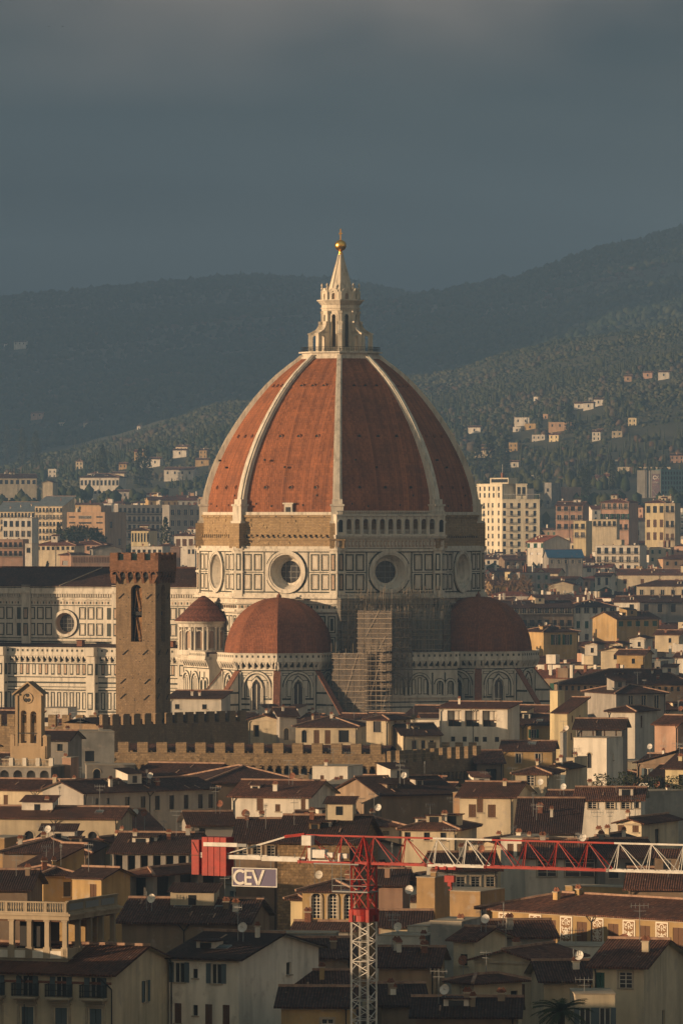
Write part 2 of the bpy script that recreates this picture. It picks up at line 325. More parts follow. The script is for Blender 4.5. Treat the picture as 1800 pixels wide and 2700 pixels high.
# ================================================================ cathedral
ROT=-1.3; CX,CY=-.2,1300.0; CC=Vector((CX,CY,0))
def oface(k,apo,c=(CX,CY)):      # k=0 is the face just right of the near corner, k=-1 the sunlit south face
    p=ROT+22.5+45*k; return Fr(c[0]+apo*sin(R(p)),c[1]-apo*cos(R(p)),p)
A8=cos(R(22.5)); T8=math.tan(R(22.5))
def cathedral():
    root=empty('cathedral',(CX,CY,0),'vast marble cathedral with a ribbed red tiled dome and gilded ball above the rooftops','cathedral')
    # --- dome shell
    prof=[(28.6,55.9),(28.5,57.5),(28.0,60.2),(27.2,63),(26.1,66),(24.8,68.8),(23.3,71.6),(21.5,74.5),(19.6,77.2),(17.6,79.8),(15.4,82.3),(13.0,84.6),(10.4,86.7),(8.0,88.4)]
    def rad(z):
        for (r0,z0),(r1,z1) in zip(prof,prof[1:]):
            if z<=z1: return r0+(r1-r0)*(z-z0)/(z1-z0)
        return prof[-1][0]
    for k in range(8):
        m=MB(); a0,a1=R(ROT+45*k),R(ROT+45*k+45)
        zz=[55.9+(88.4-55.9)*j/26 for j in range(27)]
        for j in range(26):
            r0,r1=rad(zz[j])-.5,rad(zz[j+1])-.5
            q=[(CX+r0*sin(a0),CY-r0*cos(a0),zz[j]),(CX+r0*sin(a1),CY-r0*cos(a1),zz[j]),(CX+r1*sin(a1),CY-r1*cos(a1),zz[j+1]),(CX+r1*sin(a0),CY-r1*cos(a0),zz[j+1])]
            b=len(m.v); m.v+=q; m.f.append((b,b+1,b+2,b+3)); m.m.append(m.mi(M_dome))
        web=m.build('tiled_web',root)
        # small round openings in three rows, with dark sills
        for (z,sp) in ((82,2.5),(71.5,4.1),(61,5.6)):
            ap=(rad(z)-.5)*A8; f=oface(k,ap)
            for q in (-1,0,1):
                h=MB(); h.ring(f,q*sp,z,.36,.52,-.3,.16,M_dome,12); h.disc(f,q*sp,z,.38,.05,M_dark,12)
                h.build('dome_opening',root)
        if k in (7,6,0,1):
            f=oface(k,(rad(57)-.5)*A8)
            h=MB()
            for q,z in ((-7.5,57.5),(-4,57),(-1.6,65),(6,59.2),(3,57.2),(-6.2,66.5)): h.box(f,q-.13,q+.13,-.6-(z-57)*.12,.12-(z-57)*.14,z,z+.4,M_dark)
            h.build('putlog_hole',root)
    # hatch at the foot of the lit web
    f=oface(-1,28.1*A8); m=MB(); m.box(f,-.9,.9,-1,.5,54.2,57.6,M_wh); m.box(f,-.55,.55,.4,.55,54.4,57.0,M_dark); m.box(f,-1.2,1.2,-1,.7,57.6,57.9,M_wh); m.build('roof_hatch',root)
    # --- ribs
    for k in range(8):
        a=R(ROT+45*k); fr=Fr(CX,CY,ROT+45*k); m=MB(); n=30
        for j in range(n):
            za,zb=58.2+(88.6-58.2)*j/n,58.2+(88.6-58.2)*(j+1)/n; ra,rb=rad(za),rad(zb)
            wa,wb=.95-.4*(j/n),.95-.4*((j+1)/n)
            for (w0,w1,e) in ((wa,wb,.15),(wa*.55,wb*.55,.45)):
                q=[fr(-w0,ra-1.2,za),fr(w0,ra-1.2,za),fr(w0,ra+e,za),fr(-w0,ra+e,za),fr(-w1,rb-1.2,zb),fr(w1,rb-1.2,zb),fr(w1,rb+e,zb),fr(-w1,rb+e,zb)]
                b=len(m.v); m.v+=q; i=m.mi(M_wh)
                for g in ((3,2,6,7),(2,1,5,6),(0,3,7,4)): m.f.append(tuple(b+x for x in g)); m.m.append(i)
        m.build('rib',root)
        m=MB(); m.box(fr,-1.25,1.25,26.5,29.35,54.2,57.2,M_wh); m.box(fr,-1.45,1.45,26.5,29.6,57.2,57.6,M_wh); m.box(fr,-1.05,1.05,26.5,29.1,57.6,58.6,M_wh); m.box(fr,-1.5,1.5,26,29.7,53.7,54.2,M_wh)
        m.build('rib_pedestal',root)
    # --- crown ring and lantern
    m=MB(); c=(CX,CY)
    m.prism(octo(c,8.3,ROT),87.6,88.3,M_wh); m.prism(octo(c,8.0,ROT),88.3,89.0,M_wh); m.prism(octo(c,8.7,ROT),89.0,89.3,M_wh); m.build('crown_ring',root)
    lan=MB(); lan.prism(octo(c,4.0,ROT),89.3,90.0,M_lan)
    for k in range(8):
        f=oface(k,3.75*A8,c); hw=3.75*T8*A8
        lan.holes(f,-hw,hw,90,97.9,[(-.46,.46,90.3,97.1,True)],M_lan,0,.5)
        lan.ring(f,0,96.64,.46,.7,0,.1,M_lan,12,0,pi); lan.box(f,-.7,-.46,0,.1,90.3,96.6,M_lan); lan.box(f,.46,.7,0,.1,90.3,96.6,M_lan)
        lan.box(f,-.46,.46,-.5,-.42,90.3,97.1,M_glass)
        fv=Fr(c[0],c[1],ROT+45*k); lan.box(fv,-.38,.38,3.2,4.05,90,97.3,M_lan); lan.box(fv,-.48,.48,3.2,4.2,97.3,97.8,M_lan)
    lan.prism(octo(c,3.95,ROT),97.9,99.1,M_lan); lan.prism(octo(c,4.2,ROT),98.3,98.5,M_lan)
    lan.prism(octo(c,4.1,ROT),99.1,99.9,M_lan,top=octo(c,4.75,ROT)); lan.prism(octo(c,4.95,ROT),99.9,100.15,M_lan)
    L=lan.build('lantern',root)
    for k in range(8):   # crown of niches and pinnacles
        f=oface(k,3.9*A8,c); hw=3.9*T8*A8; m=MB()
        m.holes(f,-hw,hw,100.15,101.7,[(-.4,.4,100.2,101.5,True)],M_lan,0,.35); m.ring(f,0,101.6,.35,1.0,-.35,.05,M_lan,10,0,pi); m.disc(f,0,101.6,.4,-.1,M_lan,10,0,pi)
        m.box(f,-.4,.4,-.4,-.35,100.2,101.5,M_pk); m.build('niche',L)
        fv=Fr(c[0],c[1],ROT+45*k); m=MB(); p=fv(0,3.85,0); m.box(fv,-.32,.32,3.4,4.15,100.15,101.8,M_lan)
        m.lathe((p[0],p[1]),[(.3,101.8),(.12,102.2),(.24,102.5),(.1,102.8),(.2,103.1),(.2,103.3),(.06,103.6)],M_lan,8); m.build('pinnacle',L)
    m=MB(); m.prism(octo(c,3.0,ROT),100.1,109.7,M_lan,top=octo(c,.42,ROT))
    for k in range(8):
        fv=Fr(c[0],c[1],ROT+45*k); m.bar(fv(0,3.02,100.2),fv(0,.44,109.7),.16,M_lan)
    m.build('spire',L)
    m=MB(); m.lathe(c,[(.5,109.6),(.55,109.8),(.3,110.0),(.42,110.15),(.3,110.35)],M_gold,14); m.build('gilded_collar',L,smooth=True)
    m=MB(); m.ball((c[0],c[1],111.5),1.2,M_gold,24); m.build('gilded_ball',L,smooth=True)
    m=MB(); fv=Fr(c[0],c[1],-60); m.box(fv,-.11,.11,-.11,.11,112.6,114.95,M_gold); m.box(fv,-.62,.62,-.10,.10,113.9,114.14,M_gold); m.build('cross',L)
    for k in range(8):   # scroll buttresses with a passage
        fv=Fr(c[0],c[1],ROT+45*k); m=MB(); hw=.42
        g=Fr(fv.x,fv.y,ROT+45*k+90)   # side view frame: s runs outward along the rib
        def sidepoly(pts):
            for o in (-hw,hw): m.face([fv(o,r,z) for r,z in pts],M_lan)
            for i in range(len(pts)):
                a,b=pts[i],pts[(i+1)%len(pts)]; m.face([fv(-hw,a[0],a[1]),fv(hw,a[0],a[1]),fv(hw,b[0],b[1]),fv(-hw,b[0],b[1])],M_lan)
        sidepoly([(5.75,89.3),(6.7,89.3),(6.7,92.9),(6.7,93.1),(5.75,93.4)]); sidepoly([(3.5,89.3),(4.75,89.3),(4.75,93.5),(3.5,93.5)])
        arc=[(5.75-.5+.5*cos(t),92.2+.5*sin(t)) for t in [pi*q/8 for q in range(9)]]
        top=[(6.8,93.1),(5.9,93.5),(5.2,93.9),(4.75,94.5),(4.45,95.2),(3.5,95.2)]
        for q in range(8): sidepoly([arc[q],arc[q+1],(arc[q+1][0],93.7),(arc[q][0],93.7)])
        sidepoly([(3.5,93.2)]+[(6.7,93.0)]+top)
        m.box(fv,-.52,.52,6.0,6.85,92.95,93.15,M_lan)
        p=fv(-.55,4.35,95.35); q=fv(.55,4.35,95.35); m.bar(p,q,.55,M_lan); m.build('scroll_buttress',L)
    m=MB()
    for k in range(8):
        f=oface(k,8.2*A8,c); hw=8.2*T8*A8
        for z in (89.75,90.25): m.bar(f(-hw,0,z),f(hw,0,z),.07,M_dark)
        for q in range(13): s=-hw+2*hw*q/12; m.bar(f(s,0,89.3),f(s,0,90.3),.06,M_dark)
    m.build('railing',L)
    # --- drum
    def masonry(k):
        f=oface(k,29.0*A8); hw=29.0*T8*A8; m=MB()
        m.box(f,-hw,hw,-1.5,0,48.6,54.9,M_ms); m.box(f,-hw,hw,-1.5,.35,54.9,55.4,M_ms); m.box(f,-hw,hw,-2,.1,55.4,56.0,M_wh)
        m.box(f,-hw,hw,-.5,.25,50.2,50.6,M_ms); m.box(f,-hw,hw,-.5,.55,48.5,49.0,M_wh)
        random.seed(k); n=17
        for q in range(n):
            s=-hw+1.5+(2*hw-3)*q/(n-1)
            m.box(f,s-.3,s+.3,0,.4,51.0,51.4,M_ms); m.box(f,s-.28+.65,s+.28+.65,.005,.02,50.65,51.3,M_dark)
            if q%3==0: m.box(f,s-.12,s+.12,.36,.38,55.0,55.2,M_dark)
        for q in range(26):
            s=-hw+1+(2*hw-2)*random.random(); z=49.2+5.4*random.random(); w=.3+.7*random.random(); m.box(f,s-w,s+w,0,.06+.08*random.random(),z,z+.3+.4*random.random(),M_ms)
        m.build('bare_masonry_band',root)
    for k in range(8):
        if k!=0: masonry(k)
    for k in range(8):   # corner piers up to the dome foot
        fv=Fr(c[0],c[1],ROT+45*k); m=MB()
        m.box(fv,-1.5,1.5,26,30.1,48.6,53.7,M_ms); m.box(fv,-1.7,1.7,26,30.4,50.2,50.5,M_ms); m.build('corner_pier',root)
    for k in range(8):
        f=oface(k,29.6*A8); hw=29.6*T8*A8; m=MB(); z0,z1=39.2,48.5
        zc=43.75
        m.roundhole(f,-5.0,5.0,z0,z1,0,zc,4.15,0,M_wh); m.holes(f,-hw,-5.0,z0,z1,[],M_wh); m.holes(f,5.0,hw,z0,z1,[],M_wh)
        m.box(f,-hw-.25,hw+.25,-1,.45,47.95,48.5,M_wh); m.box(f,-hw-.1,hw+.1,-.5,.12,47.75,47.95,M_gr)
        m.box(f,-hw-.1,hw+.1,-.5,.10,39.5,39.75,M_gr); m.box(f,-hw-.3,hw+.3,-1,.6,38.7,39.2,M_wh); m.box(f,-hw-.5,hw+.5,-1,.9,38.35,38.7,M_wh)
        for sg in (-1,1):
            def rf(a,b,za,zb,w=.26):
                a,b=(a,b) if sg>0 else (-b,-a); m.rframe(f,a,b,za,zb,w,-.01,.06,M_gr); m.rframe(f,a+w+.14,b-w-.14,za+w+.14,zb-w-.14,.06,0,.03,M_pk)
            for (a,b) in ((5.45,7.3),(7.75,9.6)):
                rf(a,b,40.05,43.35); rf(a,b,44.0,47.4)
            m.box(f,sg*4.95-.12,sg*4.95+.12,-.01,.05,39.75,47.75,M_gr); m.box(f,sg*9.9-.09,sg*9.9+.09,-.01,.05,39.75,47.75,M_gr)
            m.box(f,min(sg*5,sg*9.9),max(sg*5,sg*9.9),-.01,.035,43.6,43.75,M_gr)
        w=.12
        for sz in (-1,1): m.box(f,-4.8,4.8,-.01,.05,zc+sz*3.85-w,zc+sz*3.85+w,M_gr) if False else None
        for a in range(4):   # green spandrel lines following the ring
            m.ring(f,0,zc,4.52,4.72,-.01,.05,M_gr,10,pi/2*a+.12+(pi/2-.24)*.18,pi/2*a+.12+(pi/2-.24)*.82)
        m.build('marble_cladding',root)
        m=MB(); m.ring(f,0,zc,3.9,4.4,0,.42,M_wh,36); m.ring(f,0,zc,3.55,3.92,-.3,.28,M_wh,36); m.ring(f,0,zc,4.4,4.52,0,.1,M_gr,36)
        m.hfunnel(f,0,zc,3.6,-.05,2.5,-2.4,M_wh,36); m.ring(f,0,zc,2.3,2.75,-2.5,-1.9,M_wh,28)
        oc=m.build('round_window',root)
        m=MB(); m.disc(f,0,zc,2.6,-2.45,M_glass,28)
        for q in (-1.2,0,1.2): m.box(f,q-.04,q+.04,-2.45,-2.38,zc-2.3,zc+2.3,M_grey); m.box(f,-2.3,2.3,-2.45,-2.38,zc+q-.04,zc+q+.04,M_grey)
        m.build('pane',oc)
    for k in range(8):   # corner pilasters of the drum
        a=ROT+45*k; m=MB()
        for sd in (-1,1):
            f=Fr(c[0]+29.95*sin(R(a)),c[1]-29.95*cos(R(a)),a+22.5*sd)
            s0,s1=(-1.75,.0) if sd<0 else (.0,1.75)
            m.box(f,s0,s1,-1.2,0,38.7,48.4,M_wh)
            for za,zb in ((40.0,43.4),(44.0,47.5)): m.box(f,s0+.35,s1-.35,0,.05,za,zb,M_gr); m.box(f,s0+.62,s1-.62,.03,.08,za+.3,zb-.3,M_wh if k%2 else M_pk)
            m.box(f,s0-.15,s1+.15,-1.2,.2,43.5,43.9,M_wh); m.box(f,s0-.2,s1+.2,-1.2,.35,48.2,48.9,M_wh); m.box(f,s0-.2,s1+.2,-1.2,.4,38.3,39.3,M_wh)
        m.build('corner_pilaster',root)
    # --- arcaded gallery on the face right of the near corner
    f=oface(0,29.6*A8); hw=29.6*T8*A8+.55; m=MB()
    m.box(f,-hw,hw,-2,.6,48.6,50.6,M_wh); m.box(f,-hw-.2,hw+.2,-2,1.1,50.6,51.0,M_wh); m.box(f,-hw-.3,hw+.3,-2,1.4,51.0,51.35,M_wh)
    for q in range(30): s=-hw+.6+(2*hw-1.2)*q/29; m.box(f,s-.22,s+.22,.6,.78,48.9,50.2,M_pk); m.box(f,s-.1,s+.1,.78,.84,49.2,49.9,M_wh)
    m.box(f,-hw,hw,-2,-.9,51.35,55.3,M_ms)
    ar=[]; n=11; sp=1.82
    for q in range(n): s=(q-(n-1)/2)*sp; ar.append((s-.55,s+.55,51.5,54.6,True))
    m.holes(f,-hw+1.6,hw-1.6,51.35,55.2,ar,M_wh,1.0,.45)
    m.box(f,-hw+.0,-hw+1.7,-1,1.15,51.35,55.2,M_wh); m.box(f,hw-1.7,hw,-1,1.15,51.35,55.2,M_wh)
    for sg in (-1,1):
        s=sg*(hw-.85); m.box(f,s-.45,s+.45,1.15,1.2,51.9,54.0,M_dark); m.ring(f,s,54.0,.0,.45,1.15,1.2,M_dark,10,0,pi); m.ring(f,s,54.0,.45,.65,1.15,1.28,M_wh,10,0,pi)
    for q in range(n+1): s=(q-n/2)*sp; m.box(f,s-.14,s+.14,1.0,1.18,51.4,55.0,M_wh)
    m.box(f,-hw-.1,hw+.1,-2,1.35,55.2,55.5,M_wh)
    for q in range(60): s=-hw+.2+(2*hw-.4)*q/59; m.box(f,s-.07,s+.07,.9,1.1,55.5,56.1,M_wh)
    m.box(f,-hw,hw,.85,1.15,56.1,56.25,M_wh)
    for q in range(n):
        s=(q-(n-1)/2)*sp; m.box(f,s-.55,s+.55,.75,.85,52.3,52.4,M_wh)
        for w in range(5): m.box(f,s-.42+w*.21-.03,s-.42+w*.21+.03,.77,.83,51.5,52.3,M_wh)
    m.build('arcaded_gallery',root)
    # --- body under the drum
    m=MB(); m.prism(octo(c,29.3,ROT),0,38.4,M_wh,cap=False); m.build('crossing_wall',root)
    for k in (-2,-1,0,1,2):
        f=oface(k,29.3*A8); hw=29.3*T8*A8; m=MB()
        m.box(f,-hw,hw,0,.25,37.2,37.5,M_wh); m.box(f,-hw,hw,0,.5,35.6,36.0,M_wh)
        for q in range(34): s=-hw+.5+(2*hw-1)*q/33; m.box(f,s-.2,s+.2,0,.10,36.3,36.9,M_gr if q%2 else M_pk)
        m.box(f,-hw,hw,0,.06,35.2,35.35,M_gr); m.box(f,-hw,hw,0,.06,37.0,37.12,M_gr)
        for za,zb in ((31.3,34.8),(27.0,30.6),(22.5,26)):
            for q in range(10):
                s=-hw+1.2+q*(2*hw-2.4)/9; m.rframe(f,s-.85,s+.85,za,zb,.24,0,.07,M_gr)
                if q in (0,9): m.box(f,s-.35,s+.35,.02,.06,za+.5,zb-.5,M_gr)
        m.box(f,-hw,hw,0,.07,31.0-.12,31.0,M_gr)
        m.build('upper_wall_panels',root)
    # --- galleries with corbels, used all round the lower body
    def ballatoio(fr,s0,s1,zt,par,name='corbelled_parapet',closed=True):
        m=MB(); m.box(fr,s0,s1,-.6,.9,zt-1.5,zt-.95,M_wh)
        m.box(fr,s0,s1,.55,.85,zt-.95,zt,M_wh); m.box(fr,s0,s1,.5,1.0,zt,zt+.15,M_wh); m.box(fr,s0,s1,.5,1.0,zt-1.6,zt-1.35,M_wh)
        n=max(1,int((s1-s0)/1.15))
        for q in range(n):
            s=s0+(s1-s0)*(q+.5)/n
            m.box(fr,s-.2,s+.2,.86,.90,zt-.75,zt-.28,M_gr)
        n=max(1,int((s1-s0)/1.3))
        for q in range(n+1):
            s=s0+(s1-s0)*q/n
            m.prism([fr(s-.2,0,0)[:2],fr(s+.2,0,0)[:2],fr(s+.2,.25,0)[:2],fr(s-.2,.25,0)[:2]],zt-3.0,zt-1.6,M_wh,top=[fr(s-.28,0,0)[:2],fr(s+.28,0,0)[:2],fr(s+.28,.9,0)[:2],fr(s-.28,.9,0)[:2]])
            if q<n:
                sm=s+(s1-s0)/n/2; w=(s1-s0)/n/2
                m.face([fr(s,.86,zt-1.6),fr(sm,.86,zt-1.6),fr(s+.2,.86,zt-2.3)],M_wh); m.face([fr(sm,.86,zt-1.6),fr(sm+w,.86,zt-1.6),fr(sm+w-.2,.86,zt-2.3)],M_wh)
                m.box(fr,s+.2,sm+w-.2,0,.03,zt-2.7,zt-1.62,M_gr)
        m.box(fr,s0,s1,0,.12,zt-3.25,zt-3.0,M_wh); m.box(fr,s0,s1,0,.05,zt-3.45,zt-3.25,M_gr)
        return m.build(name,par)
    def blind_arch(m,fr,s,zs,r,inner=True,win=False):
        m.ring(fr,s,zs,r-.35,r,0,.28,M_wh,16,0,pi); m.ring(fr,s,zs,r-.55,r-.37,0,.1,M_gr,16,0,pi); m.ring(fr,s,zs,r,r+.16,0,.12,M_gr,16,0,pi)
        for sg in (-1,1):
            a=s+sg*(r-.17); m.box(fr,a-.18,a+.18,0,.28,zs-2.2,zs,M_wh); a=s+sg*(r-.46); m.box(fr,a-.09,a+.09,0,.1,zs-2.2,zs,M_gr)
        if inner:
            for sg in (-1,0,1): m.rframe(fr,s+sg*r*.55-.42*r/2.2,s+sg*r*.55+.42*r/2.2,zs-2,zs+(r*.45 if sg else r*.62),.14,0,.06,M_gr)
    def gothic(m,fr,s,zb,zs,w):
        P=[(s-w/2,zb),(s+w/2,zb),(s+w/2,zs),(s+w*.36,zs+w*.45),(s,zs+w*.8),(s-w*.36,zs+w*.45),(s-w/2,zs)]
        m.face([fr(a,.09,b) for a,b in P],M_glass)
        for a in (s-w/2-.25,s+w/2+.25): m.box(fr,a-.25,a+.25,0,.4,zb,zs,M_wh); m.box(fr,a-.05,a+.05,.4,.43,zb,zs,M_gr)
        m.box(fr,s-.08,s+.08,.1,.2,zb,zs+w*.4,M_wh)
        Q=[(s-w/2-.3,zs),(s-w*.4-.2,zs+w*.6),(s,zs+w*1.1),(s+w*.4+.2,zs+w*.6),(s+w/2+.3,zs)]
        for a,b in zip(Q,Q[1:]): m.bar(fr(a[0],.25,a[1]),fr(b[0],.25,b[1]),.35,M_wh); 
        for a,b in zip(Q,Q[1:]): m.bar(fr(a[0],.2,a[1]+.45),fr(b[0],.2,b[1]+.45),.12,M_gr)
    def stripes(m,fr,s0,s1,zl,h=.3,skip=None):
        for z in zl:
            if skip: m.box(fr,s0,skip[0],0,.035,z,z+h,M_gr); m.box(fr,skip[1],s1,0,.035,z,z+h,M_gr)
            else: m.box(fr,s0,s1,0,.035,z,z+h,M_gr)
    def slats(m,fr,s0,s1,z0,z1,sp=.9):
        n=int((s1-s0)/sp)
        for q in range(n):
            s=s0+(s1-s0)*(q+.5)/n; m.rframe(fr,s-sp*.32,s+sp*.32,z0,z1,.13,0,.05,M_gr)
    # --- tribunes
    def tribune(dirn,name,label):
        a=R(dirn); d=31.0; tc=(CX+d*sin(a),CY-d*cos(a))
        t=empty(name,(tc[0],tc[1],0),label,None); t.parent=root; t.location=Vector((tc[0],tc[1],0))-CC
        m=MB(); n=16; dr=11.1; zz=26.6
        P=[(dr*cos(q*pi/2/n*.985)*(1.0),zz+12.0*sin(q*pi/2/n)**.95) for q in range(n+1)]
        for k in range(8):
            b=len(m.v)
            for r,z in P:
                for e in (0,1): t_=R(ROT+45*(k+e)); m.v.append((tc[0]+r*sin(t_),tc[1]-r*cos(t_),z))
            for j in range(n): m.f.append((b+2*j,b+2*j+1,b+2*j+3,b+2*j+2)); m.m.append(m.mi(M_dome2))
        m.build('half_dome_tiles',t)
        m=MB(); m.lathe(tc,[(.45,38.4),(.5,38.9),(.2,39.3),(.1,39.6)],M_rust,8); m.build('dome_finial',t)
        m=MB(); m.prism(octo(tc,11.6,ROT),0,26.6,M_wh); m.build('wall',t)
        for k in range(-3,4):
            f=oface(k,11.6*A8,tc); hw=11.6*T8*A8
            # skip faces buried in the drum
            if cos(R(f.deg-dirn))<-.3: continue
            bl=ballatoio(f,-hw-.35,hw+.35,27.3,t)
            m=MB(); blind_arch(m,f,0,20.6,3.15); gothic(m,f,0,16.0,20.4,1.9)
            m.ring(f,0,22.4,.35,.5,.1,.2,M_gr,10)
            for sg in (-1,1):
                s=sg*(hw-.55); m.box(f,s-.42,s+.42,0,.3,8,23.6,M_wh); m.box(f,s-.15,s+.15,.3,.34,9,23,M_gr)
                m.rframe(f,min(sg*1.75,sg*(hw-1.1)),max(sg*1.75,sg*(hw-1.1)),22.9,23.5,.12,0,.05,M_gr)
            stripes(m,f,-hw+1,hw-1,(18.0,16.9,15.8,14.7),.38,(-1.5,1.5)); m.box(f,-hw,hw,0,.5,18.3+.1,18.75,M_wh) if False else None
            m.box(f,-hw,hw,0,.45,13.9,14.3,M_wh); slats(m,f,-hw+.5,hw-.5,9.5,13.7,.8)
            m.build('wall_panels',t)
        for k in range(-3,4):    # sloping corner buttresses capped with tiles
            va=ROT+45*k
            if cos(R(va-dirn))<-.1: continue
            fv=Fr(tc[0],tc[1],va); m=MB(); h=.55
            A=[(11.2,0),(19.5,0),(19.5,14.2),(11.2,24.2)]
            for o in (-h,h): m.face([fv(o,r,z) for r,z in A],M_wh)
            m.face([fv(-h,19.5,0),fv(h,19.5,0),fv(h,19.5,14.2),fv(-h,19.5,14.2)],M_wh)
            m.face([fv(-h-.15,11.2,24.3),fv(h+.15,11.2,24.3),fv(h+.15,19.7,14.1),fv(-h-.15,19.7,14.1)],M_rust)
            m.face([fv(-h-.15,11.2,24.0),fv(h+.15,11.2,24.0),fv(h+.15,19.7,13.8),fv(-h-.15,19.7,13.8)],M_wh)
            for sg in (-1,1): m.face([fv(sg*(h+.15),11.2,24.3),fv(sg*(h+.15),19.7,14.1),fv(sg*(h+.15),19.7,13.8),fv(sg*(h+.15),11.2,24.0)],M_rust)
            for z in range(1,9):
                for o in (-h-.03,h+.01): m.box(fv,o,o+.02,11.4,19.5-max(0,(z*2.4+1-14.2)*.8),z*2.4,z*2.4+.4,M_gr) if z*2.4<22 and 19.5-max(0,(z*2.4+1-14.2)*.8)>11.6 else None
            m.build('sloping_buttress',t)
        m=MB(); m.prism(octo(tc,19.6,ROT),0,13.2,M_wh); m.prism(octo(tc,20.1,ROT),13.2,13.8,M_wh)
        m.prism(octo(tc,20.0,ROT),13.8,15.6,RF['t'],top=octo(tc,12,ROT))
        for k in range(-3,4):
            f=oface(k,19.6*A8,tc); hw=19.6*T8*A8
            slats(m,f,-hw+.5,hw-.5,8.6,12.9,.95); stripes(m,f,-hw,hw,(6.5,5,3.5),.4)
        m.build('chapel_ring',t)
    global M_dome2
    M_dome2=mat('tribune_tiles',(.27,.100,.05),kind='tile',col2=(.19,.072,.038),p=.36,r=.45,norand=1,lich=.2,bd=.05,bs=.6,tv=.25,lo=.6)
    tribune(ROT-22.5,'tribune','sunlit half dome beside the nave'); tribune(ROT+67.5,'tribune','shaded half dome at the right end')
    # --- lower body between the tribunes (scaffolded side) and on the far left with the columned exedra
    for dirn in (ROT-67.5,ROT+22.5):
        f=Fr(CX+33.6*sin(R(dirn)),CY-33.6*cos(R(dirn)),dirn); hw=12.5
        m=MB(); m.box(f,-hw,hw,-9,0,0,27.0,M_wh); m.box(f,-hw,hw,-8,.2,27.0,27.2,RF['t'])
        for s,r in ((-9.6,1.2),(-6.0,1.9),(-1,2.3),(4.2,2.3),(8.6,1.1),(10.9,1.1)): blind_arch(m,f,s,20.9,r)
        for s in (-8.1,-3.6,1.7,7.0,9.75): m.box(f,s-.12,s+.12,0,.15,18.8,23.3,M_gr)
        m.box(f,-hw,hw,0,.45,18.2,18.6,M_wh); stripes(m,f,-hw,hw,(17.2,16.2,14.9),.28); m.box(f,-hw,hw,0,.5,14.1,14.5,M_wh)
        slats(m,f,-hw+.4,hw-.4,9.5,13.9,.85); m.build('lower_wall',root); ballatoio(f,-hw,hw,27.3,root)
    a=R(ROT-67.5); ec=(CX+30.3*sin(a),CY-30.3*cos(a)); t=empty('exedra',(ec[0],ec[1],0),'small round columned apse with a conical tiled roof',None); t.parent=root; t.location=Vector((ec[0],ec[1],0))-CC
    m=MB(); m.lathe(ec,[(4.6,26),(4.6,33.2)],M_wh,40,cap=False); m.lathe(ec,[(5.4,26.6),(5.4,27.6)],M_wh,40); m.lathe(ec,[(5.1,32.3),(5.2,32.9),(5.7,33.3),(5.7,33.6)],M_wh,40)
    for q in range(12):
        p=ROT-67.5+30*q; g=Fr(ec[0]+4.6*sin(R(p)),ec[1]-4.6*cos(R(p)),p)
        m.box(g,-.62,.62,.02,.06,28.0,30.9,M_pk); m.ring(g,0,30.9,.02,.62,.02,.06,M_pk,10,0,pi); m.ring(g,0,30.9,.62,.85,0,.4,M_wh,10,0,pi); m.box(g,-.85,-.62,0,.4,27.6,30.9,M_wh); m.box(g,.62,.85,0,.4,27.6,30.9,M_wh)
        p+=15
        for e in (-5,5):
            w=(ec[0]+5.05*sin(R(p+e)),ec[1]-5.05*cos(R(p+e))); m.lathe(w,[(.24,27.6),(.19,31.9),(.3,32.3)],M_wh,8)
    m.build('columned_drum',t)
    m=MB(); m.lathe(ec,[(6.0,33.5),(6.0,33.6),(4.3,35.2),(2.3,37.2),(1.1,38.2),(.3,38.7)],RF['r'],24)
    m.build('conical_roof',t)
    # --- nave, running away to the left
    P=ROT-22.5; f=Fr(CX+10.6*sin(R(P)),CY-10.6*cos(R(P)),P); s0,s1=-118,-26
    m=MB(); ph=-25.3; BS=21.1   # pilaster reference
    for b in range(4):
        oc=ph-BS*b-12.1
        a0,a1=oc-9.5-.55,oc+11.0-.55
        hole=oc
        m.roundhole(f,oc-3.3,oc+3.3,29.3,37.8,oc,32.55,2.5,0,M_wh); m.holes(f,oc-9.5,oc-3.3,29.3,37.8,[],M_wh); m.holes(f,oc+3.3,oc+12.1,29.3,37.8,[],M_wh)
        for x in (-7.9,-5.9,-3.95,3.95,5.95,7.95):
            for za,zb in ((30.0,32.6),(33.4,36.0)):
                m.rframe(f,oc+x-.78,oc+x+.78,za,zb,.22,0,.07,M_gr); m.rframe(f,oc+x-.46,oc+x+.46,za+.36,zb-.36,.05,0,.03,M_pk)
        for za,zb in ((29.9,32.6),(33.4,35.9)): m.box(f,oc+9.7,oc+10.6,0,.06,za,zb,M_gr)
        m.box(f,oc-10.3,oc+10.2,0,.05,32.9,33.1,M_gr) if False else None
        m.ring(f,oc,32.55,2.85,3.0,0,.06,M_gr,28); m.box(f,oc-9.2,oc+11.8,-.5,.06,36.25,36.4,M_gr)
        for w in range(30): s=oc-10+20*w/29; m.box(f,s-.16,s+.16,0,.05,36.65,37.15,M_gr if w%2 else M_pk)
    sL,sR=ph-BS*3-21.5,ph-.2
    m.box(f,sL,sR,-1,.35,37.5,37.8,M_wh); m.box(f,sL,sR,-1,.0,37.8,39.0,M_wh)
    n=150
    for w in range(n): s=sL+(sR-sL)*w/n; m.box(f,s,s+.3,0,.55,38.1,38.8,M_wh)
    m.box(f,sL,sR,-1,.8,38.8,39.3,M_wh); m.box(f,sL,sR,-1,.6,39.3,40.4,M_wh); m.box(f,sL,sR,-1,.65,40.0,40.15,M_gr)
    m.box(f,sL,sR,-1,.25,29.0,29.3,M_wh); m.box(f,sL,sR,-1,.05,28.5,28.8,M_gr); m.box(f,sL,sR,-1,0,26,29.0,M_wh); m.box(f,sL,sR,0,.06,29.35,29.55,M_gr)
    m.build('nave_clerestory',root)
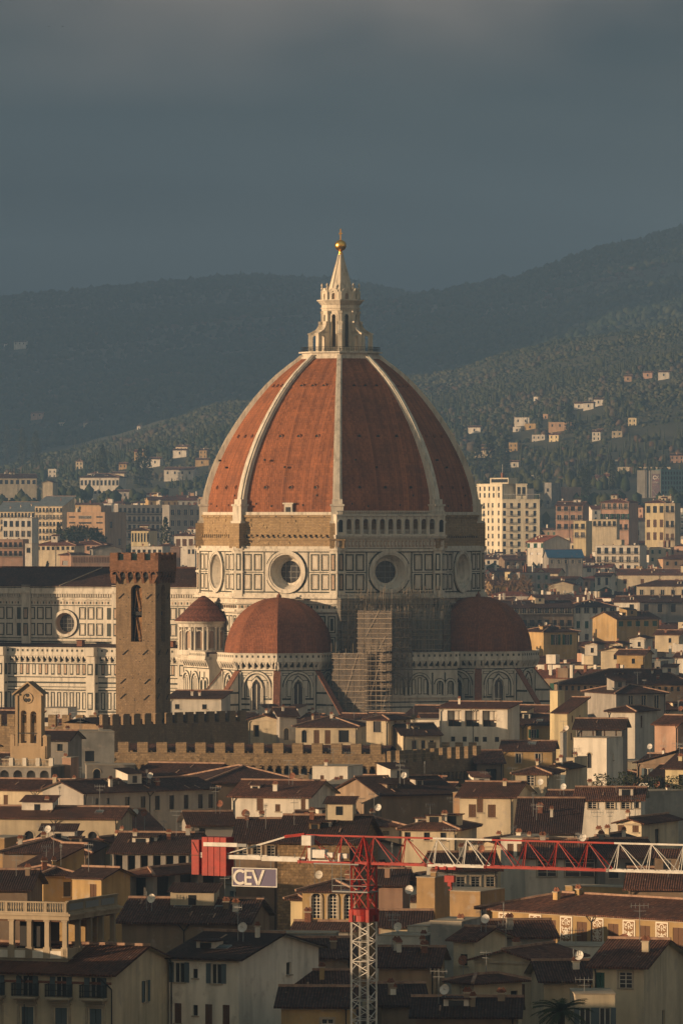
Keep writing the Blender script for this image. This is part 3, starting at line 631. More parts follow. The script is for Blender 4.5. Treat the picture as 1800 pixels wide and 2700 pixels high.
    for b in range(5):
        s=ph-BS*b+.0; q=MB(); q.box(f,s-1.0,s+1.0,-.5,.7,28,40.6,M_wh)
        for za,zb in ((29.9,32.6),(33.4,35.9)): q.box(f,s-.55,s+.55,.7,.75,za,zb,M_gr); q.box(f,s-.3,s+.3,.74,.8,za+.3,zb-.3,M_pk)
        q.box(f,s-1.25,s+1.25,-.5,1.1,39.0,39.4,M_wh); q.build('nave_pilaster',root)
    for b in range(4):
        oc=ph-BS*b-12.1; q=MB(); q.ring(f,oc,32.55,2.25,2.85,-.2,.4,M_wh,32); q.hfunnel(f,oc,32.55,2.4,.1,1.85,-1.1,M_pk,32); ow=q.build('round_window',root)
        q=MB(); q.disc(f,oc,32.55,1.9,-1.1,M_glass,28)
        for e in (-.9,0,.9): q.box(f,oc+e-.03,oc+e+.03,-1.1,-1.05,31,34.2,M_grey); q.box(f,oc-1.8,oc+1.8,-1.1,-1.05,32.55+e-.03,32.55+e+.03,M_grey)
        q.build('pane',ow)
    m=MB(); g=lambda s,o,z:f(s,o,z)
    m.face([g(sL,.9,40.45),g(sR,.9,40.45),g(sR,-10.6,44.2),g(sL,-10.6,44.2)],RF['d']); m.face([g(sL,-22,40.45),g(sR,-22,40.45),g(sR,-10.6,44.2),g(sL,-10.6,44.2)],RF['d'])
    m.face([g(sL,.9,40.45),g(sR,.9,40.45),g(sR,.9,40.3),g(sL,.9,40.3)],RF['d']); m.bar(g(sL,-10.6,44.25),g(sR,-10.6,44.25),.4,RF['t'])
    m.bar(g(sR-34,.8,40.5),g(sR-29.5,-10.6,44.25),.22,M_stone)
    m.build('nave_roof',root)
    f2=f.off(0,9.4); m=MB(); m.box(f2,sL,sR+8,-9.3,0,0,25,M_wh); m.face([f2(sL,0,27.1),f2(sR+2,0,27.1),f2(sR+2,-9.4,28.4),f2(sL,-9.4,28.4)],RF['d'])
    m.box(f2,sL,sR+3,0,.1,24.55,24.7,M_gr); n=int((sR+3-sL)/1.45)
    for w in range(n):
        s=sL+(sR+3-sL)*(w+.5)/n; m.box(f2,s-.38,s+.38,0,.05,22.0,24.4,M_gr); m.box(f2,s-.22,s+.22,.04,.07,22.3,24.1,M_pk if w%3 else M_wh)
        if w%1==0: m.rframe(f2,s-.45,s+.45,14.8,18.4,.2,0,.06,M_gr)
    for z,h in ((21.4,.2),(20.2,.35),(19.4,.15),(18.7,.25),(14.2,.3),(13.2,.2)): m.box(f2,sL,sR+3,0,.05,z,z+h,M_gr)
    m.box(f2,sL,sR+3,0,.4,21.6,21.85,M_wh); m.box(f2,sL,sR+3,0,.3,18.95,19.25,M_wh)
    m.build('aisle_wall',root); ballatoio(f2,sL,sR+3,27.6,root)
    for b in range(5):
        s=ph-BS*b-.8; q=MB(); q.box(f2,s-1.0,s+1.0,0,1.9,0,27.0,M_wh); q.box(f2,s-1.2,s+1.2,0,2.7,26.0,27.8,M_wh)
        for za,zb in ((22,24.4),(14.8,18.4)): q.box(f2,s-.6,s+.6,1.9,1.95,za,zb,M_gr); q.box(f2,s-.35,s+.35,1.94,1.98,za+.3,zb-.3,M_wh)
        for za,zb in ((22,24.4),(14.8,18.4),(20.1,20.5)): q.box(f2,s-1.03,s+1.03,.4,1.5,za,zb,M_gr)
        q.build('buttress',root)
    for b in range(4):   # terracotta dormer caps on the aisle roof
        q=MB(); s=ph-BS*b-7; q.box(f2,s-.6,s+.6,-7,-5.6,27.6,29.0,M_rust); q.box(f2,s-.8,s+.8,-7.2,-5.5,29,29.2,RF['t']); q.build('roof_lantern',root)
    m=MB(); m.box(f,sL-2,sL,-21,11,0,46,M_wh); m.build('facade',root)
    return root
cathedral()
# ---------------------------------------------------------------- scaffolding on the face right of the near corner
def scaffold():
    f=oface(0,29.6*A8); L0=f(0,0,0)
    root=empty('scaffolding',(L0[0],L0[1],0),'netted builders scaffolding climbing the shaded wall under the drum','scaffolding')
    net=mat('scaffold_net',(.20,.165,.13),kind='noise',s=.7,col2=(.12,.105,.09),alpha=.6); net2=mat('grey_scaffold_net',(.19,.18,.16),kind='noise',s=.5,col2=(.12,.12,.11),alpha=.6)
    tube=mat('scaffold_tube',(.30,.25,.19),rough=.5); plank=mat('scaffold_plank',(.36,.26,.16),kind='noise',s=1)
    def boxscaf(f,s0,s1,o0,o1,z0,z1,nt,sp=1.6,dz=2.0,th=.1,nets=True,seed=0,over=1.2):
        random.seed(seed); m=MB(); k=max(1,int((s1-s0)/sp)); j=max(1,int((o1-o0)/sp))
        for a in range(k+1):
            s=s0+(s1-s0)*a/k
            for o in (o0,o1): m.bar(f(s,o,z0),f(s,o,z1+over*random.random()),th,tube)
        for b in range(j+1):
            o=o0+(o1-o0)*b/j
            for s in (s0,s1): m.bar(f(s,o,z0),f(s,o,z1+over*random.random()),th,tube)
        z=z0+dz
        while z<=z1+.01:
            for o in (o0,o1+.1): m.bar(f(s0,o,z),f(s1,o,z),th,tube); m.bar(f(s0,o,z+1),f(s1,o,z+1),th*.6,tube)
            for s in (s0,s1): m.bar(f(s,o0,z),f(s,o1,z),th,tube)
            m.box(f,s0,s1,o0+.15,o1-.1,z-.08,z,plank); z+=dz
        for e in range(3):
            a=s0+(s1-s0)*random.random()*.5; m.bar(f(a,o1+.12,z0+(z1-z0)*e/3),f(min(s1,a+3),o1+.12,z0+(z1-z0)*(e+1)/3),th*.8,tube)
        m.build('frame',root)
        if nets:
            q=MB(); q.face([f(s0,o1-.06,z0),f(s1,o1-.06,z0),f(s1,o1-.06,z1),f(s0,o1-.06,z1)],nt)
            for s in (s0-.1,s1+.1): q.face([f(s,o0,z0),f(s,o1-.06,z0),f(s,o1-.06,z1),f(s,o0,z1)],nt)
            q.build('net',root)
    p=P3(940,1600,1262); g=Fr(p.x,1262,-27)
    boxscaf(f,-6.6,9.4,1.2,6.0,24,35.8,net2,2.0,2.0,.08,True,1)      # broad dim netted block
    boxscaf(g,0,8.0,-9,0,20.5,36.1,net,1.6,2.0,.09,True,2)     # brown netted block with a sunlit face
    boxscaf(g,3.4,8.1,.3,2.9,0,28.5,net,1.1,2.0,.075,False,3,2.0)
    boxscaf(g,-4.9,3.2,-4,1.6,0,27.4,net,1.6,2.2,.09,True,4,2.6)
    boxscaf(f,-11.6,-7.0,.8,3,24,38.5,net2,1.2,2.0,.08,True,5)
    boxscaf(f,9.6,12.3,.8,3,27,38.0,net2,1.2,2.0,.07,True,6)
    random.seed(5); m=MB()
    for q in range(120):
        s=-7.5+18*random.random()**1.1; o=.6+3.2*random.random(); z=36+random.random()*.6; m.bar(f(s,o,34.5),f(s+.15*random.random(),o,z+2.2+2.6*random.random()),.07,tube)
    for q in range(30):
        s=-7.5+14*random.random(); o=.8+3*random.random(); z=36.2+3.4*random.random(); m.bar(f(s,o,z),f(s+2+2.5*random.random(),o,z),.07,tube); m.bar(f(s,o,z),f(s+1.4,o,z+1.4),.05,tube)
    m.build('standing_poles',root)
scaffold()
# ---------------------------------------------------------------- bell tower beyond the left edge (throws its shadow on the nave)
def campanile():
    c=(-109.5,1309.3); m=MB(); g=Fr(c[0],c[1],ROT-22.5); h=7.2
    root=empty('marble_bell_tower',(c[0],c[1],0),'square marble bell tower beyond the left end of the nave','bell tower')
    m.box(g,-h,h,-h,h,0,82,M_wh)
    for z in (20,34,48,62): m.box(g,-h-.3,h+.3,-h-.3,h+.3,z,z+.6,M_gr)
    m.box(g,-h-1.2,h+1.2,-h-1.2,h+1.2,82,85,M_wh); m.build('shaft',root)
    q=MB()
    for k in range(4):
        w=Fr(c[0],c[1],ROT-22.5+90*k)
        for z,hh,xs in ((38,7,(-3,3)),(51,8,(-3,3)),(65,13,(0,))):
            for x in xs: q.box(w,x-1,x+1,h,h+.1,z,z+hh,M_glass)
    q.build('window',root)
campanile()
# ================================================================ terrain
TC=[-900,0,150,300,450,600,900,1200,1350,1500,1650,1800,2700]
TR={ # distance : photo height of the ground at those columns
 3400:[1368]*13, 4000:[1330,1318,1314,1310,1306,1300,1295,1290,1285,1275,1268,1260,1240],
 4700:[1290,1262,1245,1215,1180,1150,1120,1105,1085,1050,1010,985,900],
 5200:[1270,1235,1190,1155,1115,1078,1045,1020,975,930,900,872,760],
 5900:[1260,1228,1205,1180,1140,1105,1075,1040,1010,975,945,920,830],
 6800:[1150,1080,1060,1040,1015,1000,960,915,880,840,800,770,650],
 7700:[1060,985,970,955,935,915,880,800,765,715,678,640,500],
 8600:[930,880,868,850,835,820,800,840,800,760,720,690,560],
 9400:[800,792,782,768,758,750,762,812,815,800,770,740,600],
 10500:[860,850,845,840,840,840,850,880,880,870,850,830,700]}
TY=[0,1500,2000,2500,3000]; TZ=[0,0,8,20,30]
def hgt():
    ys=TY+sorted(TR); cols=np.array(TC,float); g=[]
    for y in ys:
        if y<3400: g.append([TZ[TY.index(y)]]*len(TC))
        else: g.append([EYE-(p-1350)/FP*y for p in TR[y]])
    return np.array(ys,float),cols,np.array(g,float)
_ys,_cs,_g=hgt()
def _vn(x,y,s,seed):     # value noise, numpy
    x=x/s; y=y/s; xi=np.floor(x).astype(np.int64); yi=np.floor(y).astype(np.int64); fx=x-xi; fy=y-yi
    fx=fx*fx*(3-2*fx); fy=fy*fy*(3-2*fy)
    def h(a,b):
        n=(a*374761393+b*668265263+seed*982451653)&0x7fffffff; n=((n^(n>>13))*1274126177)&0x7fffffff; return (n^(n>>16))%10007/10007.
    return (h(xi,yi)*(1-fx)+h(xi+1,yi)*fx)*(1-fy)+(h(xi,yi+1)*(1-fx)+h(xi+1,yi+1)*fx)*fy
def ground(x,y):
    x=np.atleast_1d(np.asarray(x,float)); y=np.atleast_1d(np.asarray(y,float))
    c=np.clip(x/np.maximum(y,400)*FP+900,_cs[0],_cs[-1])
    def sm(t): return t*t*(3-2*t)*.5+t*.5
    j=np.clip(np.searchsorted(_ys,y)-1,0,len(_ys)-2); v=np.clip((y-_ys[j])/(_ys[j+1]-_ys[j]),0,1); v=sm(v)
    i=np.clip(np.searchsorted(_cs,c)-1,0,len(_cs)-2); u=(c-_cs[i])/(_cs[i+1]-_cs[i]); u=sm(np.clip(u,0,1))
    z=(_g[j,i]*(1-u)+_g[j,i+1]*u)*(1-v)+(_g[j+1,i]*(1-u)+_g[j+1,i+1]*u)*v
    k=np.clip((y-4000)/1800,0,1)
    z=z+k*((_vn(x,y,420,1)-.5)*34+(_vn(x,y,150,2)-.5)*14+(_vn(x,y,60,3)-.5)*5)
    return z
def G(x,y): return float(ground(x,y)[0])
def hit(px,py,Ya=2400,Yb=9800):
    ys=np.arange(Ya,Yb,12.); xs=(px-900)/FP*ys; zr=EYE-(py-1350)/FP*ys; k=np.nonzero(ground(xs,ys)>=zr)[0]
    return float(ys[k[0]]) if len(k) else Yb
def terrain():
    ny,nx=230,150
    yy=np.concatenate([[-200,0,200,450],np.linspace(700,3400,50),np.linspace(3430,10500,ny-56),[11000,11500]]); V=[]
    for y in yy:
        w=min(max(y,900)*.16,1500)
        xs=np.linspace(-w,w,nx); z=ground(xs,np.full(nx,min(y,10500.)))
        if y>10500: z=z-(y-10500)*.15
        V.append(np.stack([xs,np.full(nx,y),z],1))
    V=np.concatenate(V); n=len(yy); f=[(j*nx+i,j*nx+i+1,(j+1)*nx+i+1,(j+1)*nx+i) for j in range(n-1) for i in range(nx-1)]
    me=bpy.data.meshes.new('terrain'); me.from_pydata(V.tolist(),[],f)
    m=mat('hill_soil',(.085,.08,.045),kind='noise',s=.02,col2=(.05,.055,.03),bump=2)
    me.materials.append(m); me.polygons.foreach_set('use_smooth',[True]*len(f)); autouv(me)
    o=bpy.data.objects.new('terrain',me); COL.objects.link(o); tag(o,kind='structure')
    m=MB(); m.face([(-1500,-3000,-1.0),(1500,-3000,-1.0),(1500,3000,-1.0),(-1500,3000,-1.0)],mat('street_paving',(.08,.075,.07),kind='noise',s=.3)); m.build('ground',kind='structure')
terrain()
def ico(sub):
    import bmesh
    b=bmesh.new(); bmesh.ops.create_icosphere(b,subdivisions=sub,radius=1); v=np.array([w.co[:] for w in b.verts]); b.verts.index_update(); f=np.array([[w.index for w in q.verts] for q in b.faces]); b.free(); return v,f
def scatter(name,xs,ys,zs,rs,hs,mats,label,sub=1,seed=0,cone=None):
    rg=np.random.default_rng(seed); v,f=ico(sub); nv,nf=len(v),len(f); n=len(xs)
    V=np.repeat(v[None],n,0); V=V*(1+(rg.random((n,nv,1))-.5)*.65)
    if cone is not None:
        c=np.asarray(cone)[:,None]; w=np.where(c,np.clip(.55-.45*V[:,:,2],.05,1),1); V[:,:,0]*=w; V[:,:,1]*=w
    V[:,:,0]=V[:,:,0]*np.asarray(rs)[:,None]+np.asarray(xs)[:,None]; V[:,:,1]=V[:,:,1]*np.asarray(rs)[:,None]+np.asarray(ys)[:,None]
    V[:,:,2]=(V[:,:,2]+.85)*np.asarray(hs)[:,None]/1.85+np.asarray(zs)[:,None]
    Fi=(f[None]+(np.arange(n)*nv)[:,None,None]).reshape(-1,3)
    me=bpy.data.meshes.new(name); me.vertices.add(n*nv); me.vertices.foreach_set('co',V.reshape(-1).astype(np.float32))
    me.loops.add(len(Fi)*3); me.loops.foreach_set('vertex_index',Fi.reshape(-1).astype(np.int32)); me.polygons.add(len(Fi))
    me.polygons.foreach_set('loop_start',np.arange(0,len(Fi)*3,3,dtype=np.int32))
    for t in mats: me.materials.append(t)
    pk=_vn(np.asarray(xs,float),np.asarray(ys,float),230,61)*.75+rg.random(n)*.25; mi=np.repeat(np.clip((pk*len(mats)).astype(int),0,len(mats)-1),nf).astype(np.int32); me.polygons.foreach_set('material_index',mi)
    me.update(); me.validate(); o=bpy.data.objects.new(name,me); COL.objects.link(o); tag(o,label,'woodland',None,'stuff'); return o
fm=lambda n,c,c2,s=.15: mat(n,c,kind='noise',s=s,col2=c2,rough=1,spec=.05)
FD=[fm('pine_green',(.040,.055,.026),(.02,.032,.02)),fm('oak_green',(.062,.066,.028),(.035,.042,.02)),fm('dull_green',(.05,.06,.035),(.03,.038,.022))]
FO=[fm('olive_green',(.070,.078,.044),(.045,.054,.032)),fm('olive_grey',(.088,.088,.052),(.055,.058,.036)),fm('deep_green',(.045,.055,.028),(.028,.036,.02))]
FB=[fm('bare_wood',(.088,.072,.05),(.06,.05,.035)),fm('rust_wood',(.105,.07,.045),(.07,.05,.035))]
def woods():
    rg=np.random.default_rng(4)
    def pts(n,y0,y1,pad=.062):
        y=y0+(y1-y0)*rg.random(n)**.9; x=(rg.random(n)*2-1)*y*pad; px=x/y*FP+900; ok=np.ones(n,bool)
        for a,b,Yv in CLEAR: ok&=~((px>a-5)&(px<b+5)&(y>Yv-75)&(y<Yv+12))
        return x[ok],y[ok]
    x,y=pts(42000,5700,9600); z=ground(x,y); k=_vn(x,y,200,9); ok=(k>.1); x,y,z=x[ok],y[ok],z[ok]
    r=2.6+3.2*rg.random(len(x)); scatter('far_forest',x,y,z-2,r,r*(1.3+.9*rg.random(len(x))),FD+FD+FO[:1],'dim forest covering the far hills under the cloud',1,5,cone=rg.random(len(x))<.35)
    x,y=pts(3600,5900,8600); z=ground(x,y); k=_vn(x,y,260,12); ok=(k>.62); x,y,z=x[ok],y[ok],z[ok]
    r=2.6+2.4*rg.random(len(x)); scatter('bare_woodland',x,y,z-1,r,r*1.5,FB,'brown leafless woodland patches on the far slopes',1,6)
    x,y=pts(42000,4250,5500); z=ground(x,y); k=_vn(x,y,120,21); ok=k>.12; x,y,z=x[ok],y[ok],z[ok]
    r=(.6+1.5*rg.random(len(x))**2)*(.6+.9*_vn(x,y,70,77)); scatter('olive_grove',x,y,z-.6,r,r*1.7,FO+FO[:2],'olive groves covering the near hillside',1,7)
    x,y=pts(9000,3950,5300); z=ground(x,y); k=_vn(x,y,160,33); ok=k>.4; x,y,z=x[ok],y[ok],z[ok]; cn=rg.random(len(x))<.5
    r=np.where(cn,1.2,2.6)*(.7+.6*rg.random(len(x))); h=np.where(cn,9,5)*(.6+.7*rg.random(len(x)))
    scatter('valley_trees',x,y,z-1,r,h,FD,'dark cypresses and pines massed at the foot of the hills',1,8,cone=cn)
    x,y=pts(1500,4000,5300); z=ground(x,y); k=_vn(x,y,130,44); ok=k>.6; x,y,z=x[ok],y[ok],z[ok]
    r=1.8+1.6*rg.random(len(x)); scatter('bare_brown_trees',x,y,z-1,r,r*2,FB,'brown leafless trees among the olive groves',1,9)
    x,y=pts(1500,2300,3900); z=ground(x,y); k=_vn(x,y,90,51); ok=k>.5; x,y,z=x[ok],y[ok],z[ok]
    r=2.2+1.6*rg.random(len(x)); scatter('city_tree_tops',x,y,z-.5,r,7+4*rg.random(len(x)),FD,'dark green tree tops among the distant houses',1,10)
CLEAR=[]
# ================================================================ houses
WM={}
def winmesh(st,w,h):
    w=round(w,2); h=round(h,2); k=(st,w,h)
    if k in WM: return WM[k]
    m=MB(); f=Fr(0,0,0); a=w/2
    if st=='o': m.box(f,-a,a,-.9,-.85,0,h,M_dark)
    elif st=='O':
        m.box(f,-a,a,-.9,-.85,0,h,M_dark); m.box(f,-a+.1,a-.75,-.8,-.76,h*.42,h-.1,W_['w']); m.box(f,a-.6,a-.1,-.8,-.76,h*.25,h-.1,W_['w']); m.box(f,-a,a,-.78,-.72,h*.36,h*.42,M_brown); m.bar((-a+.9,.74,0),(-a+.9,.74,h),.07,M_brown); m.lathe((a+.02,.12),[(.13,0),(.09,.2),(.08,h-.2),(.15,h)],M_stone,8)
    elif st in 'aW':
        r=a; n=10
        P=[(-a,0),(a,0)]+[(r*cos(pi*q/n),h-r+r*sin(pi*q/n)) for q in range(n+1)]
        m.face([f(x,-.16,z) for x,z in P],M_glass)
        if st=='W':
            for q in (-.36,0,.36): m.box(f,q*w-.035,q*w+.035,-.15,-.10,0,h-r*.55,M_wframe)
            for q in range(1,7): m.box(f,-a,a,-.15,-.11,h*q/7.5-.03,h*q/7.5+.03,M_wframe)
            m.ring(f,0,h-r,r,r+.16,-.02,.1,M_stone,10,0,pi); m.box(f,-a-.16,-a,-.02,.1,-.1,h-r,M_stone); m.box(f,a,a+.16,-.02,.1,-.1,h-r,M_stone)
        else: m.ring(f,0,h-r,r,r+.14,0,.05,M_stone,10,0,pi)
    elif st=='P':   # painted panel: pale arabesque on brown
        m.box(f,-a,a,0,.05,0,h,M_wframe); m.box(f,-a+.14,a-.14,.05,.06,.14,h-.14,M_brownp)
        random.seed(7); 
        for q in range(4):
            z=.3+(h-.6)*(q+.5)/4
            for sg in (-1,1):
                m.ring(f,sg*a*.42,z,.11,.19,.06,.07,M_wframe,12,.4 if sg<0 else 0,5.6); m.ring(f,sg*a*.62,z+.22,.05,.1,.06,.07,M_wframe,8)
            m.box(f,-.04,.04,.06,.07,z-.25,z+.25,M_wframe); m.box(f,-.12,.12,.06,.07,z-.04,z+.04,M_wframe)
        m.ring(f,0,h*.52,.2,.3,.06,.075,M_wframe,14); m.box(f,-.1,.1,.06,.075,h*.38,h*.66,M_wframe); m.ring(f,0,h-.5,.24,.34,.06,.075,M_wframe,12,0,pi)
    elif st in 'bqx':
        c={'b':M_brown,'q':M_green,'x':M_blue}[st]
        m.box(f,-a,-.02,-.12,-.04,0,h,c); m.box(f,.02,a,-.12,-.04,0,h,c)
        for q in range(1,5): m.box(f,-a+.06,a-.06,-.04,-.02,h*q/5-.03,h*q/5+.03,c)
        m.box(f,-a-.1,a+.1,-.02,.1,-.12,0,M_stone)
    else:
        m.box(f,-a,a,-.19,-.17,0,h,M_glass)
        if st in 'gkfw':
            m.box(f,-.035,.035,-.17,-.12,0,h,M_wframe); m.box(f,-a,-a+.07,-.17,-.12,0,h,M_wframe); m.box(f,a-.07,a,-.17,-.12,0,h,M_wframe); m.box(f,-a,a,-.17,-.12,h-.07,h,M_wframe)
        if st=='w':
            for q in range(1,4): m.box(f,-a,a,-.17,-.13,h*q/4-.025,h*q/4+.025,M_wframe)
        if st in 'gk':
            c=M_green if st=='g' else M_blue
            for sg in (-1,1):
                x0,x1=sorted((sg*(a+.02),sg*(a+a*.95))); m.box(f,x0,x1,.02,.08,0,h,c)
                for q in range(1,6): m.box(f,x0+.05,x1-.05,.08,.10,h*q/6-.05,h*q/6+.02,c)
        if st in 'fw': m.rframe(f,-a-.14,a+.14,-.14,h+.14,.14,-.02,.06,M_stone)
        if st!='s': m.box(f,-a-.12,a+.12,-.02,.14,-.1,0,M_stone)
    me=m.mesh('window'); WM[k]=me; return me
M_brownp=mat('panel_brown',(.20,.12,.065)); M_ridge=mat('ridge_mortar',(.36,.24,.17),kind='noise',s=1.5,col2=(.2,.12,.09))
def expand(spec,w,ze):
    out=[]
    for t in spec:
        n,drop,ww,hh,st=t[:5]; a,b=(t[5],t[6]) if len(t)>6 else (0,1)
        if not isinstance(n,(list,tuple)) and n and n*ww>.6*w*(b-a): ww=.6*w*(b-a)/n
        if isinstance(n,(list,tuple)): xs=[q*w for q in n]
        else: xs=[w*(a+(b-a)*(q+.5)/n) for q in range(n)]
        for x in xs:
            if x-ww/2>.12 and x+ww/2<w-.12: out.append((x,ze-drop-hh,ww,hh,st))
    return out
HOUSES=[]; NAMES={'c':'cream','y':'ochre yellow','w':'whitewashed','g':'grey plastered','p':'rose','b':'brown','o':'orange','l':'lemon','s':'rough stone','v':'weathered grey','k':'stained ochre'}
ROOFN={'G':'gabled','X':'gabled','H':'hipped','F':'flat topped','S':'lean-to roofed','P':'pyramid roofed'}
def house(x,y,phi,w,dep,ze,roof='G',wall='c',rf='t',fw=None,sw=None,desc=None,chim=None,pitch=.27,ov=.55,seed=None,cat='house',aerial=None,name='house',group=None,vis=4.0,px=None,zb=None,bal=False,lod=0):
    seed=seed if seed is not None else int(abs(x*13.7+y*7.1)*10)%99991; rn=random.Random(seed)
    fr=Fr(x,y,phi); ctr=fr(w/2,-dep/2,0); zb=G(ctr[0],ctr[1])-2 if zb is None else zb
    root=empty(name,(ctr[0],ctr[1],zb),desc,cat,group)
    wm=W_[wall]; rm=RF[rf]
    if fw is None:
        n=max(1,int(w/3.4)); st=rn.choice('dfgbkdd'); fw=[(n,.9,.95,1.5,st)]
        if vis>4.5: fw.append((n,4.1,.95,1.6,st))
    if sw is None:
        n=max(1,int(dep/4.2)); st=rn.choice('dfgd'); sw=[(n,1.0,.9,1.4,st)]
    FW=expand(fw,w,ze); SW=expand(sw,dep,ze)
    fs=fr.off(w,0); fs=Fr(fs.x,fs.y,phi+90); fb=Fr(*fr(w,-dep,0)[:2],phi+180); fl=Fr(*fr(0,-dep,0)[:2],phi-90)
    m=MB(); hs=lambda L:[(q[0]-q[2]/2,q[0]+q[2]/2,q[1],q[1]+q[3],q[4] in 'aW') for q in L if q[4]!='P']
    m.holes(fr,0,w,zb,ze,hs(FW),wm,0,.95 if any(q[4] in 'oO' for q in FW) else .2); m.holes(fs,0,dep,zb,ze,hs(SW),wm,0,.95 if any(q[4]=='o' for q in SW) else .2)
    m.face([fb(0,0,zb),fb(w,0,zb),fb(w,0,ze),fb(0,0,ze)],wm); m.face([fl(0,0,zb),fl(dep,0,zb),fl(dep,0,ze),fl(0,0,ze)],wm)
    rt=MB(); T=.16; lines=[]
    def slab(P):
        rt.face(P,rm); rt.face([(a,b,c-T) for a,b,c in P],wm)
        for i in range(len(P)):
            a,b=P[i],P[(i+1)%len(P)]; rt.face([a,b,(b[0],b[1],b[2]-T),(a[0],a[1],a[2]-T)],rm)
    zr=ze
    if roof in 'GXH P':
        if roof=='G':
            zr=ze+pitch*dep/2; e=ze-pitch*ov+.12
            slab([fr(-ov,ov,e),fr(w+ov,ov,e),fr(w+ov,-dep/2,zr+.12),fr(-ov,-dep/2,zr+.12)]); slab([fr(w+ov,-dep-ov,e),fr(-ov,-dep-ov,e),fr(-ov,-dep/2,zr+.12),fr(w+ov,-dep/2,zr+.12)])
            for s in (0,w): m.face([fr(s,0,ze),fr(s,-dep,ze),fr(s,-dep/2,zr)],wm)
            lines.append((fr(-ov,-dep/2,zr+.2),fr(w+ov,-dep/2,zr+.2)))
        elif roof=='X':
            zr=ze+pitch*w/2; e=ze-pitch*ov+.12
            slab([fr(w+ov,ov,e),fr(w+ov,-dep-ov,e),fr(w/2,-dep-ov,zr+.12),fr(w/2,ov,zr+.12)]); slab([fr(-ov,-dep-ov,e),fr(-ov,ov,e),fr(w/2,ov,zr+.12),fr(w/2,-dep-ov,zr+.12)])
            for o in (0,-dep): m.face([fr(0,o,ze),fr(w,o,ze),fr(w/2,o,zr)],wm)
            lines.append((fr(w/2,ov,zr+.2),fr(w/2,-dep-ov,zr+.2)))
        else:
            k=min(w,dep)/2; zr=ze+pitch*(k+ov); e=ze-.02
            A,B,Cc,D=fr(-ov,ov,e),fr(w+ov,ov,e),fr(w+ov,-dep-ov,e),fr(-ov,-dep-ov,e); kk=k+ov
            if w>=dep: p,q=fr(-ov+kk,-dep/2,zr),fr(w+ov-kk,-dep/2,zr); polys=[[A,B,q,p],[B,Cc,q],[Cc,D,p,q],[D,A,p]]; hp=[(A,p),(B,q),(Cc,q),(D,p),(p,q)]
            else: p,q=fr(w/2,ov-kk,zr),fr(w/2,-dep-ov+kk,zr); polys=[[A,B,p],[B,Cc,q,p],[Cc,D,q],[D,A,p,q]]; hp=[(A,p),(B,p),(Cc,q),(D,q),(p,q)]
            for P in polys: rt.face(P,rm)
            for a,b in ((A,B),(B,Cc),(Cc,D),(D,A)): rt.face([a,b,(b[0],b[1],b[2]-T),(a[0],a[1],a[2]-T)],rm)
            rt.face([(a,b,c-T) for a,b,c in (A,B,Cc,D)],wm)
            for a,b in hp:
                if (Vector(a)-Vector(b)).length>.3: lines.append((Vector(a)+Vector((0,0,.06)),Vector(b)+Vector((0,0,.06))))
    elif roof=='S':
        zr=ze+pitch*dep; e=ze-pitch*ov+.12
        slab([fr(-ov,ov,e),fr(w+ov,ov,e),fr(w+ov,-dep-.2,zr+.14),fr(-ov,-dep-.2,zr+.14)])
        for s in (0,w): m.face([fr(s,0,ze),fr(s,-dep,ze),fr(s,-dep,zr)],wm)
        m.face([fr(0,-dep,ze),fr(w,-dep,ze),fr(w,-dep,zr),fr(0,-dep,zr)],wm); lines.append((fr(-ov,-dep,zr+.2),fr(w+ov,-dep,zr+.2)))
    if roof=='F':
        rt.box(fr,.25,w-.25,-dep+.25,-.25,ze-.5,ze-.35,RF['z']); 
        for a in ((0,w,-.25,0),(0,w,-dep,-dep+.25),(0,.25,-dep+.25,-.25),(w-.25,w,-dep+.25,-.25)): m.box(fr,a[0],a[1],a[2],a[3],ze-.02,ze+.25,wm)
        m.box(fr,-.06,w+.06,-dep-.06,.06,ze+.25,ze+.33,M_stone); zr=ze+.3
    if roof!='F' and lod==0:   # cornice and gutter
        m.box(fr,-.02,w+.02,0,.14,ze-.3,ze-.12,M_stone if wall in 'cylwo' else wm)
    for a,b in lines: rt.bar(a,b,.26 if lod==0 else .35,M_ridge,.2)
    m.build('wall',root); 
    if lod==0 and roof not in 'F' and w>5:
        for q in range(int(w*dep/45)):
            t=rn.random(); s=.8+(w-1.6)*rn.random()
            if roof=='G': o=-dep/2*t; z=ze+pitch*dep/2*t+.17; rt.bar(fr(s,o+.5,z-.5*pitch),fr(s+.0,o-.6,z+.6*pitch),.14,M_ridge,.05)
    rt.build('roof',root)
    if lod==0 and roof!='F' and w>4 and ze-zb>8:
        q=MB(); s=w-.25 if rn.random()<.6 else .25; q.bar(fr(s,.3,ze-.2),fr(s,.09,ze-.7),.1,M_dark); q.bar(fr(s,.09,ze-.7),fr(s,.09,zb),.1,M_dark)
        q.build('drainpipe',root); q=MB()
        if w>11: s=w*.5; q.bar(fr(s-.5,.3,ze-.2),fr(s,.09,ze-.8),.08,M_dark); q.bar(fr(s+.5,.3,ze-.2),fr(s,.09,ze-.8),.08,M_dark); q.bar(fr(s,.09,ze-.8),fr(s,.09,zb),.09,M_dark); q.build('drainpipe',root)
